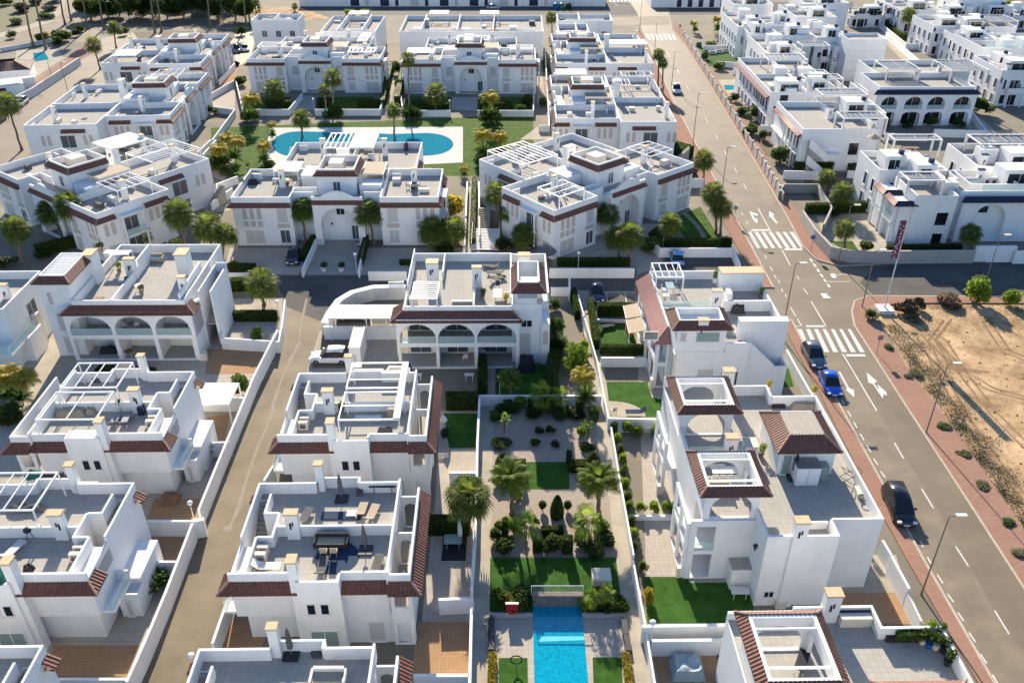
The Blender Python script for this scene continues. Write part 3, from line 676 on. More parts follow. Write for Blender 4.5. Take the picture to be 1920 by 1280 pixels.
h['wall'].box(8.6,7.7,6.2,9.9,9.4,8.8); b = MB(); b.box(8.5,7.6,8.8,10,9.5,8.95); h.part(b,'chimney','cream')
h['parapet'].box(11.3,0.2,6.2,11.5,7.8,8.0)
h['wall'].box(11.9,2.2,0,12.7,9.2,3.0); h.stairs(12.7,3,13.8,8.8,2.6,6.2); h['parapet'].box(13.8,2.6,0,13.98,9,6.9); h['parapet'].box(12.55,2.4,0,12.7,9,7.0); h['parapet'].box(12.7,8.9,0,13.98,9.05,7.3)
h['stone_base'].box(12.62,-.9,0,13.3,-.3,.9)
h['slat_roof'].box(.3,9.4,8.1,2.6,10.6,8.16)
for u,v in ((.3,9.4),(2.55,9.4),(.3,10.55),(2.55,10.55)): h['pergola'].box(u,v,6.2,u+.06,v+.06,8.1)
h.fin()
# ---- villa 2 (centre, tower at the right)
h = House('arcade_villa', 'central arcaded villa with a red tiled tower and a curved ramp at its left', 'house', vorg(759.6,573.5,7.3,1), .3)
h.vol(-.2,2.0,11.4,13,6.2,1.05,'blr'); h['roof_terrace'].sheet([(0,.1),(11.4,.1),(11.4,2.0),(0,2.0)],6.213); h.rim(-.2,-.05,11.4,2.0,6.2,7.25,.18,'fl')
arcade(h,-1.0,12.2,-1.1,3.1,[(-.7,3.2),(3.45,7.35),(7.65,11.85)]); h['wall'].box(-.2,-.03,5.95,11.4,2.0,6.2)
h['tiled_eave'].tiles((-.35,-.06),(11.4,-.06),1.25,6.7,5.95,1,1,h['ridge']); h['tiled_eave'].tiles((-.35,2.0),(-.35,-.06),1.25,6.7,5.95,0,1)
h['wall'].box(11.4,.1,0,14.6,3.0,7.4); h['wall'].box(11.4,3,0,15.5,12.8,6.2)
for u0,u1 in ((11.5,12.0),(14.1,14.6)): 
    h['pillar'].box(u0,.2,7.4,u1,.7,9.15); h['pillar'].box(u0,4.9,7.4,u1,5.4,9.15)
h['parapet'].box(11.5,.2,7.4,14.6,.35,8.1)
h['wall'].box(11.5,5.4,6.2,14.6,6.0,9.15); h.hip(12.05,.05,14.3,5.3,9.9,9.15,.75,'flr'); h['pillar'].box(12.0,.3,9.1,14.35,.5,9.95); h['pillar'].box(12.0,.3,9.1,12.15,5.3,9.95); h['pillar'].box(14.2,.3,9.1,14.35,5.3,9.95); h['pillar'].box(12,5.2,9.1,14.35,5.4,9.95)
h['slat_roof'].box(12.2,.5,9.0,14.2,3.2,9.1)
h.rim(11.4,3,15.5,12.8,6.2,7.25,.18,'br'); h['roof_terrace'].sheet([(11.4,6),(15.3,6),(15.3,12.7),(11.4,12.7)],6.21)
h['wall'].box(14.6,-.2,0,15.5,3,5.2); h.window('f',.1,12.4,13.6,4.6,5.5,'pane',2); h.window('f',.1,12.2,13.5,.4,3.9,'shutter'); h.archwin('f',-.2,14.7,15.4,2.5,4.4)
h.chimney(1.75,6.8,6.2,9.0,1.3,1.1); h.chimney(6.95,6.1,6.2,8.8,1.05,.6); h['wall'].box(6.95,6.7,6.2,7.6,8.3,8.0); h['partition'].box(7.2,0.15,6.2,7.35,6.1,7.3); h.chimney(12.2,9.5,6.2,8.6,1.3,.9)
h.pergola(.7,-.2+.4,3.4,3.9,6.2,8.1,7,'u',.06); h['partition'].box(3.4,8,6.2,3.55,12.8,7.3)
h['stone_base'].box(.2,2,6.2,1.0,3,7.0)
h.rim(-.2,4,.9,12.9,7.2,7.9,.12,'l')
h.fin()
# curved ramp wall and carport beside it
def wallthing(pts, h_, th=.2, m='white', name='garden_wall', label=None, top=True, cap=None, cat='wall', group=None, posts=0):
    P = [G(x,y,h_ if top else 0) for x,y in pts]; b = MB(); L = []; R_ = []
    for i,p in enumerate(P):
        a = (P[i]-P[i-1]).normalized() if i else None; c = (P[i+1]-P[i]).normalized() if i < len(P)-1 else None
        d = ((a or c)+(c or a)).normalized(); k = 1/max(.4, d.dot(a or c)); n = Vector((-d.y,d.x))*th/2*k
        L.append(tuple(p+n)); R_.append(tuple(p-n))
    for i in range(len(P)-1): b.prism([L[i],R_[i],R_[i+1],L[i+1]], 0, h_)
    o = b.build(name, m)
    return tag(o, label, cat, group)
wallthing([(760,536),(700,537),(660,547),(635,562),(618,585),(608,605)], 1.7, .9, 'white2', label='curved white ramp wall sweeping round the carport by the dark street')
wallthing([(606,612),(742,612)], 1.7, .25, label='low white wall in front of the carport with the white car beyond it')
t = thing('carport', 'white roofed carport beside the curved ramp wall', 'carport', (0,0,0))
a = G(622,577,3.0); c = G(757,597,3.0); z = 3.0
b = MB(); x0, x1, y0, y1 = a.x, c.x+.6, c.y, G(700,572,3.0).y
b.box(x0,y0,2.9,x1,y1,3.05); 
o = b.build('roof', 'fabricwhite', t)
b = MB()
for i in range(24): x = x0+(x1-x0)*i/24; b.box(x,y0-.02,3.05,x+.06,y1,3.1)
b.build('roof_ribs', 'whitemetal', t); b = MB()
for x in (x0+.1,(x0+x1)/2-.3,(x0+x1)/2+2,x1-.2):
    for y in (y0+.1,y1-.1): b.box(x-.06,y-.06,0,x+.06,y+.06,2.9)
b.build('post', 'whitemetal', t)

# ---- palaces
def palace(label, org, rot, rear=(4.0,24.5), rv=23.2, perg=(), gable=True, back_p=True, mid=True, pm=None, sidewin=True, boxes=True, short=None):
    h = House('terrace_block', label, 'apartment block', org, rot, group='white two storey blocks with red eaves', pm=pm)
    T, P = 6.2, 7.25
    FW = 11.0
    h.vol(0,0,8.1,FW,T,P-T); h.vol(20.4,0,28.5,FW,T,P-T)
    h['wall'].box(8.1,1.8,0,20.4,FW,T); h['roof_terrace'].sheet([(8.1,1.9),(20.4,1.9),(20.4,FW),(8.1,FW)],T+.006)
    h['wall'].box(11.0,.75,5.9,18.0,1.8,T); h['wall'].box(11.0,.35,0,11.9,1.8,5.95); h['wall'].box(17.1,.35,0,18.0,1.8,5.95)
    h['arcade_wall'].arch_wall((11.0,.1),(18.0,.1),0,6.6,.6,[(.95,6.05,.0,5.6,1)])
    h['parapet'].box(8.1,1.8,T,11,1.98,P); h['parapet'].box(18,1.8,T,20.4,1.98,P)
    if gable:
        n = 24; pts = [(11.0,6.6),(18.0,6.6)] + [(18.0-7.0*i/n, 7.2+.85*max(0,math.cos((i/n-.5)*math.pi*1.5))**1.0 if abs(i/n-.5) < .333 else 7.2) for i in range(n+1)]
        bb = h['parapet']; m = len(pts); vs = [(u,.12,z) for u,z in pts]+[(u,.42,z) for u,z in pts]
        bb.add(vs, [tuple(range(m)), tuple(range(2*m-1,m-1,-1))]+[((i+1)%m,i,i+m,(i+1)%m+m) for i in range(m)])
    t, r = h['tiled_eave'], h['ridge']
    t.tiles((0,-.01),(8.1,-.01),.6,6.4,5.95,1,0,r); t.tiles((20.4,-.01),(28.5,-.01),.6,6.4,5.95,0,1,r); t.tiles((11,.09),(18,.09),.5,6.7,6.3,0,0)
    t.tiles((28.51,-.01),(28.51,2.4),.6,6.4,5.95,1,0); t.tiles((-.01,2.4),(-.01,-.01),.6,6.4,5.95,0,1)
    t.tiles((28.51,6.8),(28.51,10.5),.6,6.4,5.95,0,0); t.tiles((-.01,10.5),(-.01,6.8),.6,6.4,5.95,0,0)
    # rear block
    h.vol(rear[0],FW,rear[1],rv,T,P-T)
    t.tiles((rear[1]+.01,FW+2),(rear[1]+.01,FW+6),.6,6.4,5.95,0,0); t.tiles((rear[0]-.01,FW+6),(rear[0]-.01,FW+2),.6,6.4,5.95,0,0)
    # stair tower with tiled ring
    h['wall'].box(11.4,3.4,T,16.8,9.4,9.0); h.hip(11.55,3.55,16.65,9.25,9.75,9.1,.6,'flr'); h.rim(11.5,3.5,16.7,9.3,9.0,9.95,.2)
    h['roof_terrace:t'].sheet([(11.7,3.7),(16.5,3.7),(16.5,9.1),(11.7,9.1)],9.02); h.pm['roof_terrace:t'] = 'beigetile'
    if boxes: b = MB(); b.box(12.8,5.2,9.02,14.8,7.4,10.2); h.part(b,'roof_hatch','creamwall')
    h.window('f',3.4,13.5,14.6,6.6,8.2,'panegrey',2)
    # windows of the front
    for a,k in ((6.0,'shutter'),(21.3,'shutter')):
        h.window('f',0,a,a+1.5,3.5,5.6,k); h.window('f',0,a+.1,a+1.5,.4,2.4,'panegrey' if a < 10 else k,2)
        b = MB(); b.box(a-.1,-.06,2.7,a+1.6,-.004,3.3); h.part(b,'ornament_panel','fret')
    for u in (1.2,2.2,3.2,25.2,26.2,27.2): h.archwin('f',0,u,u+.75,3.9,5.7,'fret')
    for u in (1.2,2.2,3.2,25.2,26.2,27.2): b = MB(); b.box(u+.05,-.05,2.9,u+.7,-.004,3.7); h.part(b,'ornament_panel','fret')
    h.window('f',0,1.2,3.9,.3,2.4,'shutter',2); h.window('f',0,25.2,27.9,.3,2.4,'shutter',2)
    h.window('f',1.8,13.9,15.1,3.9,4.9,'pane',2); h.window('f',1.8,15.8,16.9,.1,2.3,'panegrey',2,'entrance_door')
    b = MB(); b.box(13.0,1.68,2.4,13.25,1.79,2.7); h.part(b,'wall_lamp','darkmetal')
    h.window('f',1.8,9.0,10.4,3.4,5.4,'shutter'); h.window('f',1.8,18.6,19.8,3.4,5.4,'shutter')
    if sidewin:   # miradors with arched lattice windows on both flanks
        for face,pos in (('l',0),('r',28.5)):
            for v in (.5,1.5,7.2,8.2,9.2): h.archwin(face,pos,v,v+.75,3.6,5.5,'fret')
            h.window(face,pos,3.4,5.6,3.2,5.4,'panegrey',2,'patio_door'); h.window(face,pos,3.4,5.6,.1,2.4,'panegrey',2,'patio_door'); h.window(face,pos,.6,2.2,.2,2.3,'shutter')
            e = pos-.9 if face == 'l' else pos+.9
            W = h['balcony']; W.box(pos,3,2.95,e,6.2,3.1)
            for v in (3.05,6.05): W.box(e,v-.1,0,e+(.2 if face=='l' else -.2),v+.1,5.9)
            h['railing'].box(min(e,e+.03),3.1,3.1,max(e,e+.03),6.0,4.0); W.box(pos,3,5.9,e,6.2,6.05)
        for face,pos in (('l',rear[0]),('r',rear[1])):
            for v in (FW+1,FW+2,FW+8,FW+9): h.archwin(face,pos,v,v+.75,3.6,5.5,'fret')
            h.window(face,pos,FW+4,FW+6.5,3.2,5.4,'panegrey',2,'patio_door'); h.window(face,pos,FW+4,FW+6.5,.1,2.4,'panegrey',2,'patio_door')
    # chimneys and partitions
    for u,v in ((5.3,6.0),(24.2,6.3),(rear[0]+4.6,19.3),(rear[1]-6,19.3)): h.chimney(u,v,T,9.0,.8,.6)
    h['partition'].box((rear[0]+rear[1])/2-.1,FW+.2,T,(rear[0]+rear[1])/2+.1,rv-.2,P); 
    h['wall'].box(17.2,3.4,T,20.3,5.6,7.7); h.pergola(17.2,5.7,20.3,10.6,T,8.4,9,'v',.05,'fabriccream' if mid else False)
    h['partition'].box(8.2,3.2,T,11.3,3.4,7.4); h['wall'].box(8.4,6.5,T,11.3,10.5,7.9)
    h.chimney(12.9,11.4,T,10,1.8,1.0,'creamwall')
    for p in perg: h.pergola(*p)
    rr = random.Random(int(org[0]*3+org[1])); cl = h['air_conditioner']; h.pm['air_conditioner'] = 'creamwall'; h.pm['roof_cover'] = 'fabricgrey'; h.pm['deck_mat'] = 'fabricblue'; h.pm['bench'] = 'fabricwhite'
    for (ua,ub,va,vb) in ((.6,7,.8,9.5),(21,27.5,.8,9.5),(rear[0]+.6,13,12,rv-1),(15,rear[1]-.8,12,rv-1)):
        for q in range(3):
            u = rr.uniform(ua,ub-1); v = rr.uniform(va,vb-1); k_ = rr.choice(['air_conditioner','roof_cover','bench','deck_mat']); w1 = rr.uniform(.7,1.6); d1 = rr.uniform(.5,1.0)
            h[k_+':'+str(rr.random())].box(u,v,T+.01,u+w1,v+d1,T+(.05 if k_ == 'deck_mat' else rr.uniform(.45,.8)))
        h['partition'].box(ua+.1,vb-.2,T,ua+1.4,vb,T+.9)
    h.stairs(rear[1]+.1,FW+9,rear[1]+1.2,FW+12,0,3.0); 
    h.fin(); return h
P1 = palace('block with a curved gable between the oval pool and the dark street, seen square on', tuple(G(431.5,369.5,7.3)), .3, (4.2,24.4), 23.0,
       ((4.6,6.5,8.0,10.6,6.2,8.5,3,'u',.06,'coversilver'),(10.2,15.5,13.4,22.4,6.2,8.9,3,'v',.06),(14.0,15.5,17.6,22.4,6.2,8.9,3,'v',.06,'fabricwhite')))
P2 = palace('block turned about forty degrees beside the main road, bare pergola frames on its roof', (5.6,105.2), 40, (4.6,24.0), 22,
       ((2.0,1.2,6.6,5.6,6.2,8.3,2,'u',.06),(5.5,13.0,12.5,21,6.2,8.6,7,'v',.05),(22.5,3.5,27.5,8.5,6.2,8.6,3,'u',.05)))
P3 = palace('block turned the other way at the left edge, palms standing along its front', (-77.5,121.3), -37, (4.0,22.6), 22,
       ((21.5,4.6,26.6,9.6,6.2,8.5,4,'u',.05),(14.5,13.5,21.5,21.5,6.2,8.8,7,'v',.05),(5.0,13.5,10.5,20,6.2,8.4,5,'u',.05,'whitemetal')))
P4 = palace('block at the upper left seen end on, its arcade side facing the oval pool garden', (-59.8,147.4), 94, (-4.4,21), 23,
       ((21.5,4,27.5,9,6.2,8.3,3,'u',.05),))
P5 = palace('farthest block at the upper left below the dark trees', (-65.6,183.5), 94, (1.5,24), 21, ((3,14,9,19,6.2,8.3,4,'u',.05,'coversilver'),))
P6 = palace('far block behind the oval pool, left of the two with a curved gable', tuple(G(462,110,7.3)), 0, (3.8,24.4), 21,
       ((1.0,6.0,6.5,10.3,6.2,8.4,3,'u',.06),(21.6,1.5,27.2,5.0,6.2,8.3,5,'v',.06),(22,12,24,20,6.2,8.3,5,'u',.05)))
P7 = palace('far block behind the oval pool, right of the two with a curved gable', tuple(G(755,112,7.3)), 0, (3.8,24.4), 21,
       ((1.0,1.5,6.5,5.5,6.2,8.4,3,'u',.06),(11,11.8,18,16,6.2,8.8,2,'v',.06),(23.0,5,27.8,9,6.2,8.3,3,'u',.05)))
# two blocks beside the upper main road seen end on
E2 = palace('block left of the upper main road whose flank faces the turned block', (7.6,174.0), -90, (1.0,30.5), 20.5, ((.8,1,5.0,7,6.2,8.6,4,'u',.05,'coversilver'),(.8,14,4.0,20,6.2,8.2,3,'u',.06),(5.6,12,9.6,15,6.2,7.9,3,'u',.06)), sidewin=True)
E1 = palace('farther block left of the upper main road with a long blue shaded pergola', (9.3,212.0), -90, (0.5,28.5), 20.5, ((.8,1.4,4.2,8.5,6.2,8.0,3,'u',.06),(9.5,12.8,14.5,21,6.2,7.9,3,'u',.06,'fabricwhite')), sidewin=True)
# ---- right column
def pavilion(h, u0, v0, u1, v1, z0=6.2, zb=8.95, zt=9.4, d=.62):
    """open roof pavilion: arched walls and a ring of tiles"""
    w_ = h['arcade_wall']
    w_.arch_wall((u0,v0),(u1,v0),z0,zt,.25,[(.5,u1-u0-.5,z0+.1,zb-.35,.9)]); w_.arch_wall((u0,v1-.25),(u1,v1-.25),z0,zt,.25,[(.6,u1-u0-.6,z0+.1,zb-.35,.9)])
    h['wall'].box(u0,v0+.25,z0,u0+.25,v1-.25,zt); h['wall'].box(u1-.25,v0+.25,z0+2.0,u1,v1-.25,zt); 
    for v in (v0+.25, v1-.65): h['pillar'].box(u1-.25,v,z0,u1,v+.4,z0+2.0)
    h.hip(u0,v0,u1,v1,zt+.03,zb,d); 
    for k in (.22,.8): y = v0+(v1-v0)*k; h['pergola'].box(u0+.25,y-.06,zt-.25,u1-.25,y+.06,zt-.1)
# R1
h = House('corner_house', 'house right of the garden path with a rose coloured tile slope on its left', 'house', vorg(1249.3,605.8,7.3,1), 1)
W = h['wall']; h.vol(.1,-.2,12.2,11.9,6.2,1.05,'lb'); W.box(.35,-3.9,0,7.7,-.2,6.2); h['roof_terrace'].sheet([(.4,-3.8),(7.6,-3.8),(7.6,-.2),(.4,-.2)],6.21)
h.rim(5.3,-3.9,7.7,-.9,6.2,7.25,.18,'f'); h.rim(11.9,-1,12.2,11,6.2,7.25,.2,'r'); W.box(.35,-3.85,6.2,5.2,-.4,9.0); h.hip(.45,-3.5,5.0,-.9,9.6,8.95,.75); h.rim(.5,-3.45,4.95,-.95,9,9.65,.15)
h.chimney(2.3,-3.9,8.6,9.9,1.0,.6)
W.box(7.1,-1.75,0,12.0,-.9,8.4); h['parapet'].box(7.05,-1.8,8.4,12.05,-.85,8.5); W.box(7.6,8.8,6.2,12.3,10.3,8.4); b = MB(); b.box(7.55,8.75,8.4,12.35,10.35,8.52); h.part(b,'roof_slab','cream')
h['railing'].box(.2,4.1,6.5,5.6,4.14,7.6); h['partition'].box(.2,4.15,6.2,5.6,4.3,6.7); h.chimney(5.6,4.1,6.2,8.8,1.0,.6); h['partition'].box(6.9,4.2,6.2,12,4.4,7.5); W.box(7.3,4.4,6.2,7.8,5.6,8.3)
h.rim(7.7,7.0,12.2,8.8,6.2,6.9,.15,'l'); h.pergola(.1,7.6,3.1,11.0,6.2,8.7,3,'v',.06)
h['tiled_eave:p'].tiles((.1,11.9),(.1,-.3),1.5,6.95,5.85,0,1,h['ridge']); h.pm['tiled_eave:p'] = 'pinktile'
h['tiled_eave:p'].tiles((.1,-.3),(.36,-.3),1.5,6.95,5.85,1,0)
h['arcade_wall'].arch_wall((-1.0,-1.1),(.36,-1.1),0,5.9,.3,[(.35,1.1,3.2,5.5,1),(.35,1.1,.1,2.7,0)])
h['arcade_wall'].arch_wall((-1.0,11.6),(-1.0,-.8),0,5.9,.3,[(.6+3*i,3.0+3*i,3.3,5.5,.6) for i in range(4)]+[(.6+3*i,3.0+3*i,.1,2.7,0) for i in range(4)])
W.box(-.7,-.8,2.8,.1,11.6,3.05); h['stone_base'].box(-1.3,-1.4,0,-.95,-.8,1.2); h['stone_base'].box(.25,-3.95,0,.5,-3.0,6.0)
for v in (0.5,3.5,6.5,9.5): h.window('l',.1,v,v+1.8,3.2,5.3,'panegrey',2,'patio_door')
h.winpx(-3.9,1208,621,1234,636,'panegrey'); h.window('f',-3.85,.6,1.3,7.5,8.5,'fret'); h.window('f',-3.85,2.2,4.6,7.4,8.55,'panegreen')
h.window('f',-3.9,2.8,4.5,2.0,4.2,'shutter'); h.window('f',-3.9,5.2,7.0,2.0,4.0,'panegrey',2,'patio_door')
# outside stair with its sloping wall
h.stairs(7.7,-3.4,10.4,-2.0,6.2,3.4,'u'); b = h['parapet']
b.add([(7.7,-3.6,0),(10.6,-3.6,0),(10.6,-3.6,4.4),(7.7,-3.6,7.25),(7.7,-3.4,0),(10.6,-3.4,0),(10.6,-3.4,4.4),(7.7,-3.4,7.25)],[(0,1,2,3),(7,6,5,4),(3,2,6,7),(1,5,6,2),(4,0,3,7)])
W.box(10.4,-3.4,0,12.0,-1.75,3.2); h['parapet'].box(10.6,-3.6,0,12.0,-3.4,4.2); h['parapet'].box(11.85,-3.4,0,12.0,-1.75,4.2)
h.fin()
# R2 / R3
h = House('corner_house', 'large white house by the road, two arched roof pavilions and a hipped stair tower', 'house', vorg(1271.1,773.9,9.0,1), 1.0)
W = h['wall']
W.box(2.3,-9.75,0,5.0,8.0,6.2); W.box(.4,-7.4,0,2.3,8.0,6.2); W.box(-.5,-9.75,2.9,2.3,-7.4,3.1); W.box(.4,-9.75,6.0,2.3,-7.4,6.2); W.box(-.5,-9.75,0,2.3,-7.4,.12); W.box(4.4,-12.8,0,9.7,6.5,6.2); W.box(9.7,-11.1,0,13.6,4.8,6.2)
h['roof_terrace:d'].sheet([(.5,-9.6),(4.6,-9.6),(4.6,-12.6),(9.5,-12.6),(9.5,-11),(13.4,-11),(13.4,4.7),(9.6,4.7),(9.6,6.4),(5,6.4),(5,7.9),(.5,7.9)],6.21); h.pm['roof_terrace:d'] = 'terrace'
p = h['parapet']; T,P = 6.2,7.25
p.box(4.4,-12.8,T,6.2,-12.6,P); p.box(6.2,-12.8,T,9.7,-12.62,P); p.box(9.52,-12.62,T,9.7,-11.1,P); p.box(9.7,-11.1,T,13.6,-10.92,P); p.box(13.42,-10.92,T,13.6,4.8,P); p.box(9.6,4.62,T,13.42,4.8,P)
p.box(9.42,4.8,T,9.6,6.5,P); p.box(5,6.32,T,9.42,6.5,P); p.box(.4,7.8,T,5.0,8,P); p.box(4.4,-12.6,T,4.58,-9.9,P); p.box(.4,-5.4,T,.6,.5,P)
p.box(7.5,-11.0,T,9.5,-10.85,6.9)
pavilion(h,.55,.45,4.9,4.75); pavilion(h,.35,-9.8,4.55,-5.65)
h.chimney(6.2,-13.0,0,8.8,1.0,.7); h.chimney(3.5,-3.1,6.2,8.7,1.0,.7); h.chimney(5.4,6.2,T,9.0,1.0,.7); W.box(5.3,-2.9,6.2,6.3,-1.7,7.5); b = MB(); b.box(5.25,-2.95,7.5,6.35,-1.65,7.62); h.part(b,'barbecue_top','creamwall')
h['railing'].box(.7,-2.4,6.3,3.5,-2.36,7.3); h['railing'].box(4.5,-2.4,6.3,5.3,-2.36,7.3); h['partition'].box(.6,-5.5,T,4.6,-5.35,T+.5); h['partition'].box(.6,-2.5,T,3.5,-2.42,6.6)
h['stone_base'].box(.65,-5.2,6.2,1.6,-2.6,6.5)
# stair tower with a hipped roof and flat top
W.box(7.4,-4.75,6.2,11.9,.15,9.0); h.hip(8.15,-4.2,10.85,-1.3+.1,9.85,8.95,1.25); b = MB(); b.box(8.1,-4.25,9.7,10.9,-1.15,9.9); h.part(b,'flat_top','beigetile')
h.window('f',-4.75,7.7,8.5,6.25,8.3,'panegreen',1,'door'); b = MB(); b.box(8.55,-6.1,6.21,10.4,-4.95,7.95); o = h.part(b,'cabinet','whitemetal'); b = MB(); b.box(8.5,-6.16,7.95,10.45,-4.9,8.03); b.box(9.46,-6.12,6.3,9.48,-6.095,7.9); h.part(b,'cabinet_top','greymetal',o)
b = MB(); b.box(10.6,-5.6,6.21,11.3,-4.8,7.6); h.part(b,'cupboard','panegreen')
b = MB(); b.box(7.85,-4.9,8.5,8.0,-4.76,8.75); h.part(b,'wall_lamp','darkmetal')
# galleries on the left flank
for v0 in (-9.9,-.2):
    h['arcade_wall'].arch_wall((-.75,v0+4.8),(-.75,v0),0,5.85,.25,[(.4,2.2,3.4,5.5,.7),(2.6,4.4,3.4,5.5,.7),(.4,2.2,.1,2.8,0),(2.6,4.4,.1,2.8,0)])
    W.box(-.5,v0,2.9,.4,v0+4.8,3.15); h['stone_base'].box(-1.05,v0-.05,0,-.75,v0+.4,1.1)
h['arcade_wall'].arch_wall((-.75,-9.95),(.5,-9.95),0,6.2,.3,[(.3,1.05,3.3,5.7,0),(.3,1.05,.1,2.8,0)]) if False else None
h['arcade_wall'].arch_wall((-.5,-9.76-.25),(4.4,-9.76-.25),0,6.2,.25,[(.5,2.0,3.4,5.6,0),(.5,2.0,.15,2.7,0)])
W.box(2.9,-11.2,0,4.4,-10.05,2.2); b = MB(); b.box(2.85,-11.25,2.2,4.4,-10.0,2.32); h.part(b,'shed_roof','stonewall')
h['railing'].box(0,-10.03,3.1,1.5,-10.02,4.0)
b = MB(); b.lathe((4.25,-11.3,4.3),[(.02,0),(.16,.5),(.2,.6),(.05,.75)],6); h.part(b,'wall_lamp','darkmetal')
h.window('f',-12.8,5.0,5.8,.9,1.6,'pane',2)
h.fin()
# R4
h = House('corner_house', 'house at the bottom right edge with tile ringed pavilion and blue counter', 'house', vorg(1655,1172.5,7.3,1), 1.0)
W = h['wall']; W.box(-9.6,-18,0,0,1.75,6.2); W.box(0,-18,0,3.9,0,6.2); h['roof_terrace'].sheet([(-9.5,-18),(3.8,-18),(3.8,-.1),(-.1,-.1),(-.1,1.6),(-9.5,1.6)],6.21)
p = h['parapet']; p.box(-5.3,1.57,T,0,1.75,P); p.box(-.18,0,T,0,1.57,P); p.box(-.18,-.18,T,3.9,0,P); p.box(3.72,-18,T,3.9,-.18,P); p.box(-9.6,1.57,T,-5.3,1.75,P-.4)
pavilion(h,-9.3,-5.6,-5.0,-.75); h.chimney(-3.4,1.2,T,8.8,1.0,.7); h['stone_base'].box(-2.3,.8,6.2,-.25,1.5,7.0)
b = MB(); b.box(-2.3,1.35,7.0,-.2,1.5,7.05); h.part(b,'counter','bluetile')
h.hip(-2.0,-10.8,1.2,-6.6,9.9,9.0,1.2); W.box(-2.8,-11.5,6.2,2.0,-5.9,9.0)
h.fin()
# ---- left edge house
h = House('balcony_house', 'white house at the left edge with glass balcony and outside stair', 'house', vorg(-12,640,3.2,1), 1)
h.vol(-8,0,2.2,9,6.2,1.0); h['balcony'].box(-6,-2.6,2.9,3.3,0,3.1); h['railing'].box(3.2,-2.6,3.1,3.24,3,4.1); h['railing'].box(-6,-2.6,3.1,3.2,-2.56,4.1)
h['wall'].box(2.2,1,0,3.3,4,3.0); h['stone_base'].box(1.6,4.2,0,2.9,5.0,4.1); h.window('r',2.2,4,6,3.2,5.4,'panegrey',2); h.chimney(0,4,6.2,8,.8)
h.fin()

